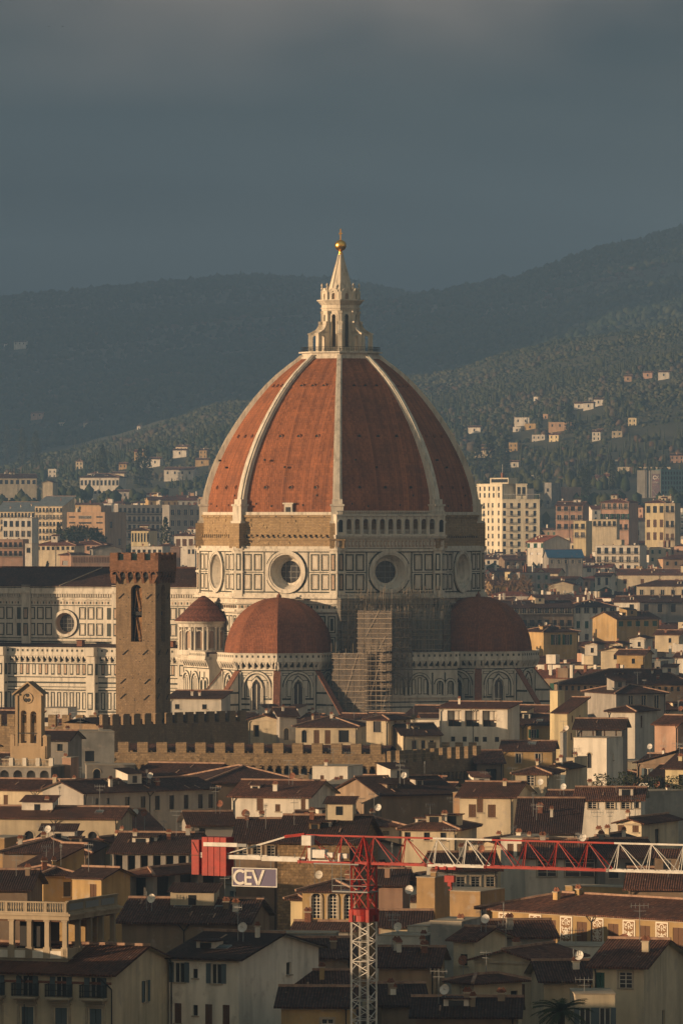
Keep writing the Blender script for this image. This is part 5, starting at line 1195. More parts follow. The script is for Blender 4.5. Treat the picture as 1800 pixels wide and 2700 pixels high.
    q=MB(); q.box(J,-14.35,-13.72,-.5,.7,zj-1.2,zj+1.45,M_red); q.box(J,-14.36,-13.71,.7,.74,zj+.25,zj+.3,M_brown); q.bar(J(-14.25,.73,zj+1.3),J(-13.8,.73,zj+.5),.03,M_dark); q.build('counterweight',root)
    q=MB(); q.box(J,-13.2,-10.3,.78,.95,zj+1.0,zj+1.3,M_cw); q.box(J,-10.3,-9.5,.78,.93,zj+1.02,zj+1.26,M_grey); q.build('ballast_bar',root)
    # hoist winch and switch box
    q=MB(); p=J(-3.6,.1,0); a=J(-4.3,.1,zj+.62); b=J(-3.1,.1,zj+.62); q.bar(a,b,.62,M_cw); q.bar(J(-3.1,.1,zj+.55),J(-2.5,.1,zj+.55),.36,M_cw); q.box(J,-4.5,-4.25,-.35,.5,zj+.05,zj+1.05,M_cw); q.box(J,-4.6,-2.3,-.4,.45,zj+.05,zj+.16,M_cw); q.bar(J(-1.9,.1,zj+.5),J(-1.3,.1,zj+.5),.35,M_cw); q.box(J,-2.0,-1.8,-.2,.4,zj+.05,zj+.7,M_cw); q.build('winch',root)
    q=MB(); q.box(J,-4.9,-4.1,.15,.75,zj+1.25,zj+2.0,M_cw); q.build('switch_box',root)
    # hoarding with three letters
    s0,s1,za,zb=-10.9,-7.05,H_(2338,474),H_(2288,474); q=MB(); q.box(J,s0,s1,.5,.58,za,zb,M_sign); q.rframe(J,s0,s1,za,zb,.07,.5,.62,M_cw)
    for s in (s0+.6,s1-.6): q.bar(J(s,.5,zb),J(s,.5,zj+.1),.06,M_grey)
    sg=q.build('sign',root)
    h=zb-za-.26; y0=za+.12; k=.2
    q=MB(); r=h/2; q.ring(J,s0+.12+r*.98,y0+r,r-k,r,.6,.63,M_cw,18,R(48),R(312)); q.build('letter_c',sg)
    q=MB(); x=s0+1.02+.05; q.box(J,x,x+k,.6,.63,y0,y0+h,M_cw); [q.box(J,x+k,x+.62,.6,.63,y0+t,y0+t+k*.85,M_cw) for t in (0,h/2-k*.42,h-k*.85)]; q.build('letter_e',sg)
    q=MB(); x=s0+1.76; W=.95
    for a,b in (((x,y0+h),(x+W/2-.0,y0)),((x+W,y0+h),(x+W/2,y0))):
        d=k*.62 ; q.face([J(a[0]-d*.9,.63,a[1]),J(a[0]+d*.9,.63,a[1]),J(b[0]+d*.9,.63,b[1]),J(b[0]-d*.9,.63,b[1])],M_cw)
    q.build('letter_v',sg)
    # trolley, hook block and hoist rope
    q=MB(); q.box(J,6.3,8.0,-.6,.6,zj-.28,zj-.1,M_red); [q.bar(J(s,.55,zj-.05),J(s,.62,zj-.3),.22,M_red) for s in (6.4,7.1,7.9)]; q.build('trolley',root)
    q=MB(); q.bar(J(7.0,0,zj-.3),J(7.0,0,zj-.8),.04,M_dark); q.bar(J(7.4,0,zj-.3),J(7.4,0,zj-.8),.04,M_dark); q.box(J,6.8,7.6,-.15,.15,zj-1.25,zj-.75,M_red); q.box(J,7.05,7.35,-.12,.12,zj-1.55,zj-1.25,M_red); q.ring(J,7.2,zj-1.7,.1,.18,-.06,.06,M_red,10,-2.4,1.6); q.build('hook_block',root)
    q=MB(); q.bar(J(-4,.0,zj+.9),J(-.2,0,zj+1.9),.03,M_dark); q.build('hoist_rope',root)
crane()
# ================================================================ houses placed one by one
S2=[(2,.8,.85,1.4,'d')]
def manual():
    # --- left, region below the castle
    B('2',-90,600,573,-22,8,'G','c','t',[([.2,.42,.62,.84],.75,.62,1.45,'b')],[],'long sunlit cream house with brown shutters below the battlements at the left',aerial=0,pitch=.26,vis=3)
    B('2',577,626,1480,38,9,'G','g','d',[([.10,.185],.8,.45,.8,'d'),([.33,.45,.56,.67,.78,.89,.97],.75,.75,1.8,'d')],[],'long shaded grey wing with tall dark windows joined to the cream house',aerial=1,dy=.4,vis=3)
    B('2',930,517,1405,-22,12,'G','c','t',[],[],'cream house with a brown tiled roof between the castle and the shaded wing',aerial=0,chim=0,pitch=.26,vis=1)
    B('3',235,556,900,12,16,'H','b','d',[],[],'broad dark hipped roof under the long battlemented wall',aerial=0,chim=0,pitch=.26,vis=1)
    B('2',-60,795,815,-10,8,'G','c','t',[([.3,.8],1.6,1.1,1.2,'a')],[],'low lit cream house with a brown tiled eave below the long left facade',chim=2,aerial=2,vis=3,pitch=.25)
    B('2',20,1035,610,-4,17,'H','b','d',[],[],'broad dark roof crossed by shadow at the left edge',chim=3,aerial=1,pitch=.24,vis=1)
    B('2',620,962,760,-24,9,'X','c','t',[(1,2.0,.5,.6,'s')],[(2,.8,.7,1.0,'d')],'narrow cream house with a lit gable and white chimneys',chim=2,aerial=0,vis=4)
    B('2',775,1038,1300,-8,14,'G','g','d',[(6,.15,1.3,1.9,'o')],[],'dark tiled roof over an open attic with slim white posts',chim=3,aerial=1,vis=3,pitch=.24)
    B('2',300,1190,520,14,8,'H','y','d',[(1,.8,.8,1.5,'d',.5,1)],[],'small shaded ochre house with a hipped roof left of the crane',vis=4)
    B('2',170,1128,300,-35,7,'S','y','d',[(1,1.6,.9,.7,'f')],[],'ochre annexe with a sloping tiled roof left of the shaded ochre house',vis=4)
    B('2',500,1205,700,-30,5.5,'G','y','d',[([.72],.7,.8,1.7,'b')],[],'ochre house with a long dark tiled roof left of the open corner loggia',vis=5,aerial=1,chim=0)
    B('2',-80,1292,190,-5,11,'G','b','d',[(2,-.0,.1,.1,'s')],[],'low dark roof with skylights above the rooftop loggia',chim=1,vis=1)
    B('2',-120,955,32,-20,6,'F','k','t',[],[],'orange brown wall at the left edge of the picture',vis=5,chim=0)
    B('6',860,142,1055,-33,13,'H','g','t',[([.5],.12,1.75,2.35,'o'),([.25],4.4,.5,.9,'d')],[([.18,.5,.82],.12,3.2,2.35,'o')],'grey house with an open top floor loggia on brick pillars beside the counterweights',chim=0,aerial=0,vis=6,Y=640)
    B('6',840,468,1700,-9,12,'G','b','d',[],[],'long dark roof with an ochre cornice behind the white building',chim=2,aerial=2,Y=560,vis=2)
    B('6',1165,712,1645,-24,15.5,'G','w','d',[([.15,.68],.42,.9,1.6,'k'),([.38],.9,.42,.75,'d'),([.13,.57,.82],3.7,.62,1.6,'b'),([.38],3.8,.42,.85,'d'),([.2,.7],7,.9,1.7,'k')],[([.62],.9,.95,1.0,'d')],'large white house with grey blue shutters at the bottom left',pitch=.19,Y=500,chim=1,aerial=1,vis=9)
    B('2',365,222,790,6,9,'F','v','d',[([.2,.6],2.6,1.4,1.6,'d')],[],'dark weathered block in front of the low lit battlements',Y=940,vis=6,chim=2,aerial=1)
    B('2',250,262,470,-12,8,'G','g','d',[(2,.6,.8,1.0,'d')],[],'low grey house with a dark roof right of the bell gable',Y=900,vis=4,chim=1)
    B('2',598,452,935,4,6,'F','g','t',[([.04,.21],.25,.95,2.0,'a')],[],'grey wall with two arched windows below the dark bush',Y=856,vis=4,chim=0,aerial=0)
    B('2',430,400,490,-18,3,'F','p','t',[],[],'rose chimney block right of the arcaded terrace',Y=842,vis=4,chim=1,aerial=0)
    # --- centre
    B('N',1165,1150,1525,-10,9,'S','w','t',[([.16,.68],1.2,.9,.9,'d')],[],'low white house with flat tiled eave left of the sunlit half dome',Y=1195,vis=3,pitch=.12,zb=0)
    B('N',300,1230,470,-10,8,'F','w','t',[],[],'pale awning terrace behind the battlements',Y=1185,vis=1)
    B('3',535,122,750,-20,9,'X','c','t',[([.25],1.0,1.1,2.1,'o'),([.7],1.0,.1,.1,'s')],[([.5],1.4,.9,2,'a')],'cream house with a lit gable and small corner loggia right of the dark battlements',Y=1110,vis=5)
    B('3',750,98,868,10,9,'G','g','t',[([.4],2.2,.9,2.1,'a')],[],'grey house with one arched window lit yellow',Y=1105,vis=5,chim=1)
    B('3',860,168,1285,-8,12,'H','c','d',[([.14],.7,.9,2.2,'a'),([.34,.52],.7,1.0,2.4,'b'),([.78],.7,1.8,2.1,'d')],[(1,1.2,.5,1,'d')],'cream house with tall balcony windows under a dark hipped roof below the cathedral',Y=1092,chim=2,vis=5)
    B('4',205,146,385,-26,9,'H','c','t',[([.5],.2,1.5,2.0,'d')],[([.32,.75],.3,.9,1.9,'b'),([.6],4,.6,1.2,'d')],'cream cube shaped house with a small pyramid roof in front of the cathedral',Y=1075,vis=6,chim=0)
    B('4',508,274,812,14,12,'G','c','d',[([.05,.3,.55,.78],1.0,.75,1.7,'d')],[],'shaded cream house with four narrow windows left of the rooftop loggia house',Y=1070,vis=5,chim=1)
    B('4',808,50,1370,-15,9,'S','w','r',[([.22,.48,.735],.45,2.55,2.8,'O'),([.2,.37,.545,.665,.845],5.0,.75,.85,'s')],[(0,1,1,1,'d')],'white house with a columned rooftop loggia in front of the cathedral',Y=1085,vis=7,chim=1,aerial=1,pitch=.08)
    B('5',70,400,485,-6,9,'G','y','t',[([.33,.72],.55,.9,1.5,'f')],[],'shaded ochre house below the lemon yellow tower house',Y=1010,vis=4,chim=0)
    B('4',1120,505,1330,5,12,'G','b','t',[([.55],1,1.7,2.6,'o')],[],'dark tiled roof next to the right castle wall',Y=985,vis=3,chim=0,aerial=0)
    B('3',975,458,1218,-18,7,'F','w','t',[([.28,.82],1.0,.55,.8,'b')],[],'small bright white rooftop house against the long battlements',Y=880,vis=3,chim=1)
    B('3',420,648,950,-16,12,'G','w','t',[([.37],.05,.85,1.75,'b'),([.60],1.0,.65,.9,'b'),([.93],.05,.6,1.7,'b')],[],'white house with brown shutters and half its wall in shadow, above the counterweights',vis=5,chim=1,aerial=1)
    B('3',955,590,1500,35,8,'F','v','t',[([.55],1.5,.6,1.4,'d')],[],'weathered grey wall with crumbling top beside the white house',vis=5,chim=0,aerial=0,dy=4)
    B('3',1100,560,1245,-5,4,'F','v','t',[],[],'stump of grey rendered wall above the weathered grey wall',vis=1,chim=1,aerial=0,dy=6)
    B('3',140,850,430,8,9,'G','g','t',[([.27],.4,.7,.9,'d')],[],'grey house with a single dark window left of the counterweights',vis=4,aerial=1)
    B('3',735,965,1290,-8,15,'G','s','d',[([.93],.5,.6,1.4,'d')],[],'tall rough stone building behind the crane mast',vis=9,chim=1,aerial=1,pitch=.3,Y=640)
    B('3',450,962,738,-4,14,'G','b','d',[(3,.4,1.2,1.2,'w')],[],'dark roof with a glazed attic left of the rough stone building',vis=5,chim=2,Y=648)
    B('3',955,855,1325,14,10,'G','w','d',[([.2,.5,.85],.5,.9,.8,'d')],[],'white house with a dark tiled roof over the crane jib',vis=4,chim=1,aerial=1)
    B('4',145,1028,500,10,10,'H','g','t',[([.35,.62],.6,.8,.5,'d')],[],'grey house with small windows under the brown hipped roof right of the crane top',vis=4,aerial=2,dy=3)
    B('4',500,1050,955,-14,10,'H','c','t',[([.1,.45,.75],.4,.7,.9,'d'),([.2,.6],2.0,.1,.1,'s')],[],'cream lit house with a hipped roof and tall aerials behind the white jib section',vis=4,aerial=2,chim=1)
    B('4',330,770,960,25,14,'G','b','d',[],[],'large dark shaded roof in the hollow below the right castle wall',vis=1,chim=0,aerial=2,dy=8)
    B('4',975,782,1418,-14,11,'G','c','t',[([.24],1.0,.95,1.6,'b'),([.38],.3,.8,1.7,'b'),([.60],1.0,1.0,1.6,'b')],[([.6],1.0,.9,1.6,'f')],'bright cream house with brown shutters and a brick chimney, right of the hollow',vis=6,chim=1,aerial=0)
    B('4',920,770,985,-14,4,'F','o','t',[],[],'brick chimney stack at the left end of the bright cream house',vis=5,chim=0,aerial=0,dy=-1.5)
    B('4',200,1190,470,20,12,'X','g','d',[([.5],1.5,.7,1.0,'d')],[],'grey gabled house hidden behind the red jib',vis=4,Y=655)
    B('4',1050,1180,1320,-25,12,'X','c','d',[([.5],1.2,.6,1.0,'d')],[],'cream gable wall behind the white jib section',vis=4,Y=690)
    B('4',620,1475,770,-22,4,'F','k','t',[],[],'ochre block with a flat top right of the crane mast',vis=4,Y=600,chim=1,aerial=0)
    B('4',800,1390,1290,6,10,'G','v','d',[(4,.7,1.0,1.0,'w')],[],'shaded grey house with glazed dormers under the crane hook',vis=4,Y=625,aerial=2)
    # --- right
    B('1',680,1250,768,-25,9,'S','l','t',[],[([.25,.62],.6,.55,1.1,'b'),([.2,.2],3.5,.55,1.1,'b'),([.25],6.5,.55,1.1,'b')],'tall lemon yellow tower house half in shadow',Y=1060,vis=8,chim=0,aerial=0,pitch=.25)
    B('1',650,1112,703,-25,3,'F','l','t',[],[],'slender yellow lift shaft rising behind the lemon tower house',Y=1072,vis=8,chim=0,aerial=1)
    B('1',812,1437,1040,-24,6.5,'F','w','t',[([.48],1.9,.65,2.2,'a'),([.48],6.2,1.1,2.6,'a')],[([.4],2.0,.35,1.0,'d')],'blank bright white tower house with one arched window',Y=905,vis=11,chim=0,aerial=0)
    B('5',680,222,1060,-8,9,'G','g','d',[([.5],.2,.9,1.5,'d'),(4,.2,.2,1.4,'b')],[],'roof terrace with a dark tiled canopy and climbing plants above the white tower house',Y=925,vis=3,chim=0,aerial=0)
    B('1',1047,1240,1235,-24,10,'P','w','t',[([.5],1.0,1.4,.9,'d')],[([.3],.8,.8,2.0,'b')],'white house with a pyramid roof right of the lemon tower house',Y=1050,vis=5,chim=0,aerial=0)
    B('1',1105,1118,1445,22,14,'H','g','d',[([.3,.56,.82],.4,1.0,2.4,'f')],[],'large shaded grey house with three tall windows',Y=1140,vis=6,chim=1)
    B('1',700,1050,1640,-16,18,'H','o','t',[(22,.5,.6,.9,'d')],[],'very long low orange building with a broad brown roof right of the cathedral',Y=1290,vis=3,chim=4,pitch=.3)
    B('1',1370,1330,1530,-30,9,'G','p','t',[],[],'rose house corner at the right edge beside the pyramid roofed house',Y=1010,vis=4)
    B('1',815,522,1108,10,15,'H','w','d',[(5,.1,1.6,1.9,'f'),(5,4.5,1.1,2.2,'q'),(5,8.5,1.2,1.8,'d')],[],'pale apartment house with five green shutters right of the cathedral',vis=10,chim=2)
    B('1',345,528,812,10,15,'G','b','d',[(9,.2,1.6,1.6,'w'),(9,3.9,1.6,1.9,'d')],[],'dark apartment house with long balconies right of the drum',vis=8,chim=2,bal=True)
    B('1',1110,606,1400,28,14,'G','y','d',[(5,.7,1.5,1.5,'q')],[],'shaded ochre house with five square windows below the pale apartment house',vis=6)
    B('1',605,694,845,27,12,'H','y','d',[([.35,.68],.8,1.5,2.8,'g')],[([.5],.8,1,2,'d')],'ochre house with green shutters right of the right half dome',vis=6,chim=2)
    B('1',1108,302,1700,-14,16,'G','c','t',[(5,1.6,1.4,1.9,'b')],[],'long cream lit building with brown windows at the right edge',vis=6,chim=3)
    B('1',1245,378,1750,-8,14,'H','c','t',[(7,1.4,1.4,1.9,'f')],[],'cream villa with an arcaded top floor at the right edge',vis=5,chim=2)
    B('1',960,310,1068,-14,9,'G','w','t',[(2,.6,1.2,3,'d')],[],'small white lit house left of the long cream building',vis=5)
    B('1',825,250,1075,-10,10,'G','w','r',[(4,.4,1.8,1.6,'f')],[],'white house with four wide windows and a red roof',vis=3)
    B('1',640,370,815,-12,10,'X','c','r',[],[],'cream gabled house among brown roofs right of the drum',vis=3)
    B('1',1090,488,1265,-14,12,'G','w','t',[([.7],.8,1.5,2.8,'d')],[],'white lit house end right of the pale apartment house',vis=5,chim=2)
    B('1',1268,490,1640,12,14,'G','g','d',[(4,.7,1.6,2.6,'d')],[],'grey shaded house beside the white lit house end',vis=6,chim=3)
    for (x0,y0,x1,ro,wl,lab) in ((890,778,975,'X','w','white gable end catching the sun above the long orange building, leftmost'),(1000,822,1165,'X','c','broad low cream gable above the long orange building'),(1056,778,1150,'X','c','small cream gable behind the broad low cream gable'),(1198,738,1308,'X','w','tallest bright white gable above the long orange building'),(1165,820,1236,'F','w','white box shaped annexe below the tallest bright gable'),(1372,712,1545,'G','c','long cream terrace wall right of the tallest bright gable'),(1495,690,1590,'X','w','white gable at the right edge above the long orange building'),(1110,850,1300,'G','y','ochre house with a sloping roof below the bright gables'),(1510,870,1640,'G','w','white house at the right edge with an arched window'),(1370,905,1410,'F','g','grey chimney block among the bright gables')):
        B('1',x0,y0,x1,-16,8,ro,wl,'t',[([.6],1.0,.8,1.2,'d')],[],lab,vis=3,chim=1,aerial=0,pitch=.24)
    B('1',205,192,340,-10,12,'G','w','t',[(3,.8,1.2,1.5,'d')],[],'small white house under a red brown roof beside the drum',vis=3)
    B('1',338,200,642,10,14,'G','b','t',[(6,1,1.2,1.6,'d')],[],'brown house left of the blue roof',vis=3)
    B('1',640,180,878,8,12,'G','g','m',[(5,1,1.2,1.6,'w')],[],'grey hall with a bright blue metal roof',Y=2560,vis=3,chim=0,aerial=0,pitch=.5)
    B('1',490,75,602,-38,20,'G','w','R',[([.3,.75],.6,2.2,2.0,'g'),([.3,.75],4.6,1.8,1.0,'d')],[],'white house with a bright red roof and blank grey side wall',vis=7,chim=3,Y=2700)
    B('1',962,105,1268,-15,14,'F','w','t',[(6,.6,1.7,2.6,'d'),(6,4.4,1.7,2.4,'w'),(6,8.2,1.7,2.4,'d')],[],'white apartment block with stacked terraces right of the blue roof',vis=9,Y=2690,bal=True,chim=3)
    B('1',1085,65,1142,-15,6,'F','c','t',[],[],'cream lift house on the white apartment block',dy=6,vis=2,Y=2690)
    B('1',720,1400,740,-8,6,'F','w','t',[],[],'small white wall behind the white tower house',Y=990,vis=2)
    B('T',690,1262,878,-14,14,'G','p','t',[(4,.4,2.6,2.2,'d'),(4,4.6,2.6,2.4,'f'),(4,9,2,2.4,'d')],[],'rose apartment block with deep terraces',vis=12,bal=True,Y=3050)
    B('T',1000,1240,1192,-16,20,'H','p','r',[(5,.5,2.2,2.6,'w'),(5,5.5,2.2,2.6,'g'),(5,10.5,2.2,2.6,'d')],[],'rose apartment block with green awnings and a red hipped roof',vis=14,bal=True,Y=3000)
    B('T',1305,1242,1440,-18,16,'H','l','r',[(3,1.6,3.2,3.2,'d'),(3,8,1.7,3.6,'b'),(3,14,1.7,3.6,'b')],[],'lemon yellow apartment block below the office tower',vis=18,Y=2950)
    B('T',1440,1250,1510,-14,14,'F','c','t',[(2,1,2.6,3,'d'),(2,8,2.2,3,'d'),(2,14,2.2,3,'b')],[],'cream block with balconies beside the lemon yellow apartments',vis=18,Y=2940,bal=True)
    B('T',1395,1200,1485,-12,9,'F','c','t',[(3,1,1.6,1.8,'b')],[],'cream roof house above the lemon yellow apartments',vis=3,Y=3010)
    B('T',812,1372,898,-18,12,'F','l','t',[(2,1,2.2,2.4,'d'),(2,5,2.2,2.4,'w')],[],'pale yellow block with white terraces right of the tall apartment tower',vis=9,Y=2900,bal=True)
    B('T',940,1362,1110,-10,10,'F','c','t',[(5,.5,2,2.2,'d')],[],'cream terrace house below the green awnings',vis=4,Y=2880,bal=True)
    B('T',912,1432,1222,12,16,'G','g','t',[(7,1.6,1.8,3.0,'q')],[],'grey shaded terrace house with seven green windows',vis=4.6,Y=3160)
    B('T',1100,1400,1400,10,18,'X','v','t',[([.2,.5],2.4,2,2.4,'d')],[],'large grey shaded gable wall right of the terraces',vis=4,Y=3130)
    B('T',612,1108,660,-22,16,'F','v','t',[(1,3,1.5,2,'d'),(1,10,1.5,2,'d'),(1,17,1.5,2,'d')],[],'tallest grey tower slab on the plain right of the white apartments',vis=25,Y=3600,chim=0,aerial=0)
    B('T',668,1137,700,-22,16,'F','v','t',[(1,3,1.5,2,'d'),(1,10,1.5,2,'d')],[],'middle grey tower slab beside the tallest one',vis=22,Y=3620,chim=0,aerial=0)
    B('T',726,1137,770,-25,20,'F','p','t',[],[],'rose tower slab right of the two grey slabs',vis=22,Y=3610,chim=0,aerial=0)
    B('T',490,1150,540,8,16,'F','g','t',[],[],'low grey slab left of the tower slabs',vis=20,Y=3660,chim=0,aerial=0)
    B('T',945,1072,975,-20,12,'G','c','r',[(2,.6,1.2,1.5,'d')],[],'small cream house below the hillside at the right',vis=5,Y=3900)
    B('T',1008,1062,1050,-20,12,'G','l','r',[(3,.6,1.4,1.8,'d')],[],'yellow house with a red roof left of the cypress',vis=6,Y=3880)
    # right lower
    B('5',1020,998,1222,-26,11,'X','c','t',[([.17,.76],.1,.8,1.0,'b')],[([.42],.9,1.3,2.0,'d'),([.42],.9,.9,1.6,'w')][:1],'cream gabled house with two brown windows at the right edge',vis=6,aerial=1,chim=1,Y=725)
    B('5',690,808,1218,-6,9,'G','w','t',[([.24,.52,.76],.15,1.1,.95,'w'),([.93],.15,.6,.9,'d')],[],'low white house with three wide windows below the bright white tower',vis=3,chim=1,aerial=1)
    B('5',1215,760,1600,25,10,'F','v','t',[],[],'weathered grey wall with the satellite aerial at the right edge',vis=6,dy=4,aerial=1)
    B('5',425,548,598,-18,8,'X','c','t',[([.45],.9,1.6,1.5,'k')],[],'cream house with grey double shutters left of the bright white tower',vis=4,Y=865)
    B('5',180,592,460,-12,9,'H','c','t',[([.12,.45],.2,1.0,1.4,'w')],[],'cream house with a brown hipped roof and white satellite dish',vis=4,Y=852,chim=1)
    B('5',602,480,668,-20,6,'F','c','t',[(1,1.2,.4,.5,'s')],[],'narrow cream annexe left of the bright white tower',vis=4,Y=890)
    B('5',440,830,660,-10,9,'G','c','t',[],[],'small tiled house below the grey double shutters',vis=2,Y=812)
    B('5',200,1085,690,-4,12,'S','w','d',[([.1],.3,.1,.1,'s')],[],'long white wall under a dark roof behind the red jib',vis=3,Y=700,aerial=2)
    B('5',740,1150,970,-22,8,'X','c','d',[([.55],.3,.5,.6,'d')],[],'low cream gable with a chimney behind the red jib',vis=2,Y=690,pitch=.28)
    B('5',262,1285,860,-4,11,'G','w','t',[([.3],.3,2.0,1.7,'w'),([.755],.1,3.1,1.9,'w')],[],'white house with two wide dark windows right of the crane',vis=6,Y=655,chim=1,aerial=1)
    B('5',60,1150,260,-18,9,'F','w','t',[([.4,.8],.3,.7,1.3,'b')],[],'white lit house behind the red jib left of the wide windows',vis=5,Y=668)
    B('5',925,1285,1330,10,11,'G','g','d',[(3,.6,1.0,1.6,'d')],[],'dark shaded house behind the outer white jib',vis=5,Y=650)
    B('5',1115,1545,1800,-6,12,'G','b','t',[],[],'brown tiled roof with pale tiles at the right edge under the jib',vis=2,Y=617,chim=1)
    B('E',380,432,1700,-44,11,'H','y','t',[([.105,.245,.385,.525,.665,.81,.95],.35,1.55,3.2,'P'),([.175,.315,.455,.595,.735,.88],.8,1.3,3.0,'b')],[],'ochre palace with painted white panels between its windows at the lower right',Y=602,vis=6,chim=2,aerial=0,pitch=.24)
    B('E',0,345,370,-25,6,'F','k','t',[],[],'ochre wall left of the painted palace',Y=612,vis=4,chim=0,aerial=0)
    B('E',872,320,1490,-25,3,'F','y','t',[],[],'long pale parapet wall with plant pots above the painted palace',Y=640,vis=1,chim=0,aerial=0)
    B('E',212,618,335,-30,6,'G','c','t',[([.5],1.3,.7,1.0,'d')],[],'small cream house with one square window and a red dish, lower right',Y=550,vis=5,chim=0)
    B('E',470,604,800,8,8,'G','v','t',[([.78],2.2,.9,1.6,'d')],[],'weathered grey house with a gable below the painted palace',Y=556,vis=5,chim=2)
    B('E',800,680,1120,-8,6,'F','w','t',[],[],'low white terrace wall in front of the painted palace',Y=560,vis=2,chim=0)
    B('E',335,735,700,-28,9,'X','c','t',[([.75],2.0,.8,2.0,'b')],[],'cream house with a sloping side roof right of the small cream house',Y=538,vis=5,chim=1)
    B('E',200,862,330,-52,5.2,'H','c','t',[([.5],.4,.55,1.0,'w')],[([.84],.9,.75,1.1,'d')],'small cream house with a pyramid tiled roof at the lower right',Y=518,vis=6,chim=0,pitch=.26)
    B('E',745,862,1035,5,9,'G','c','d',[],[],'dark shaded roof above the palm tree',Y=526,vis=2,chim=1)
    B('E',1035,775,1335,-18,13,'G','c','t',[([.14],.55,.75,1.7,'q'),([.64],.45,1.15,1.3,'w')],[([.48],4.0,.9,1.5,'d')],'large cream house with green shutters at the lower right corner',Y=512,vis=9,chim=1,aerial=1,pitch=.26)
    B('E',930,965,1165,2,6,'F','c','t',[([.25,.75],.8,.9,2.2,'k')],[],'cream house end with tall grey shutters behind the palm tree',Y=503,vis=5,chim=0)
    B('E',-10,1072,580,-3,8,'G','b','d',[],[],'dark tiled roof with pale chimneys at the bottom edge right of the mast',Y=490,vis=1,chim=3,aerial=1)
    B('E',-60,560,60,-20,9,'F','w','t',[(1,1,.7,1.2,'d')],[],'white roof house right of the crane mast',Y=572,vis=4)
    B('E',75,530,260,-18,6,'F','v','t',[],[],'grey wall with a red lantern right of the crane mast',Y=566,vis=4,chim=1)
    # lower centre
    B('D',645,385,1010,-14,8,'H','y','t',[([.265,.575,.88],.25,.98,2.45,'W')],[],'ochre pavilion with three tall arched white windows behind the crane mast',Y=610,vis=6,chim=1,aerial=1)
    B('D',565,440,645,-18,6,'H','l','t',[],[],'small lit yellow annexe left of the arched windows',Y=612,vis=3,chim=0,aerial=0)
    B('D',600,655,985,-8,5,'G','g','d',[],[],'brown roof below the arched windows',Y=585,vis=2,chim=1,pitch=.2,aerial=0)
    B('D',330,700,870,-6,3,'F','v','t',[],[],'streaked grey wall between dark roofs, lower centre',Y=562,vis=5,chim=0,aerial=0)
    B('D',600,845,985,4,9,'G','b','d',[],[],'dark roof left of the crane mast, lower centre',Y=535,vis=2,chim=1,aerial=0)
    B('D',440,1075,960,2,9,'G','y','d',[],[],'wide dark roof with a pale gutter left of the mast at the bottom',Y=506,vis=2,chim=1,aerial=0,pitch=.26)
    B('D',500,1180,968,-4,8,'G','y','d',[([.68],1.0,1.0,1.6,'w')],[],'ochre house with a white window at the bottom edge',Y=488,vis=5,chim=0,aerial=0)
    B('D',1170,345,1335,-5,9,'G','p','d',[([.15,.8],2.7,.12,.12,'s')],[],'rose shaded house with a blank wall right of the mast',Y=622,vis=4,chim=1)
    B('D',1180,630,1500,-3,8,'G','c','d',[([.3],.3,.12,.12,'s')],[],'cream house under a broad dark roof right of the mast',Y=582,vis=3,chim=0)
    B('D',1160,715,1480,-22,5,'F','w','t',[([.22],.6,.75,1.8,'q')],[],'white terrace house with a green door right of the mast',Y=568,vis=4,chim=1,aerial=1)
    B('D',1170,905,1560,-6,9,'G','o','t',[],[],'low red brown roof with brick chimneys right of the mast',Y=540,vis=2,chim=4,aerial=1)
    B('D',1190,1170,1480,4,9,'G','b','d',[],[],'dark roof with a pale ridge right of the mast at the bottom',Y=503,vis=2,chim=2,aerial=0)
    # left, beyond the nave
    B('L',552,1068,824,-12,18,'H','w','t',[(10,1.8,2.6,3.2,'d'),(9,8.5,2.2,1.6,'d')],[],'long white villa with ten windows at the foot of the hills',Y=3900,vis=14,chim=3)
    B('L',-10,1070,256,8,16,'G','c','t',[(7,1.4,2,2.4,'d'),(7,12,2,2,'d')],[],'long shaded cream barracks at the left under the hills',Y=3750,vis=16,chim=1)
    B('L',290,1102,365,-6,20,'X','c','t',[],[],'cream gable ended house right of the barracks',Y=3650,vis=14,chim=0)
    B('L',-20,1302,240,-10,16,'S','c','z',[(11,.8,1.9,2.0,'d'),(11,4.0,1.9,2.0,'w'),(11,7.2,1.9,2.0,'d')],[],'cream terraced flats with a slanting grey metal roof at the left edge',Y=3000,vis=8,bal=2,pitch=.28)
    B('L',243,1264,435,-16,18,'S','c','z',[(8,1.0,2.3,1.9,'d'),(8,4.3,2.3,1.9,'w'),(8,7.6,2.3,1.9,'d'),(8,10.9,2.3,1.9,'d'),(8,14.2,2.3,1.9,'d')],[],'taller cream flats with deep balconies and a grey metal roof',Y=2960,vis=18,bal=2,pitch=.25)
    B('L',463,1312,724,-22,24,'F','o','t',[([.14],1.6,3.2,.7,'s'),([.48],1.4,6.5,1.3,'w'),([.86],1.6,3.3,.7,'s'),([.14],4.3,3.2,.7,'s'),([.48],4.3,6.5,.8,'s'),([.86],4.3,3.3,.7,'s'),([.86],7.3,3.3,.7,'s'),([.86],10.2,3.3,.7,'s'),([.14],7.3,3.2,.7,'s')],[([.3],4,3,3,'d'),([.7],12,3,3,'d')],'orange brick office block with long window slots left of the dome',Y=2900,vis=26,chim=0,aerial=0)
    B('L',560,1272,697,-22,12,'F','o','t',[],[],'orange brick upper storey standing behind the office block',Y=2935,vis=6,chim=0,aerial=2)
    B('L',815,1262,1168,10,16,'F','g','t',[(11,1.2,4.2,2.6,'d'),(11,5.4,4.2,2.6,'d'),(11,9.6,4.2,2.6,'d'),(11,13.8,4.2,2.6,'d')],[],'long grey apartment block with rows of shaded balconies left of the dome',Y=3100,vis=24,bal=True,chim=5)
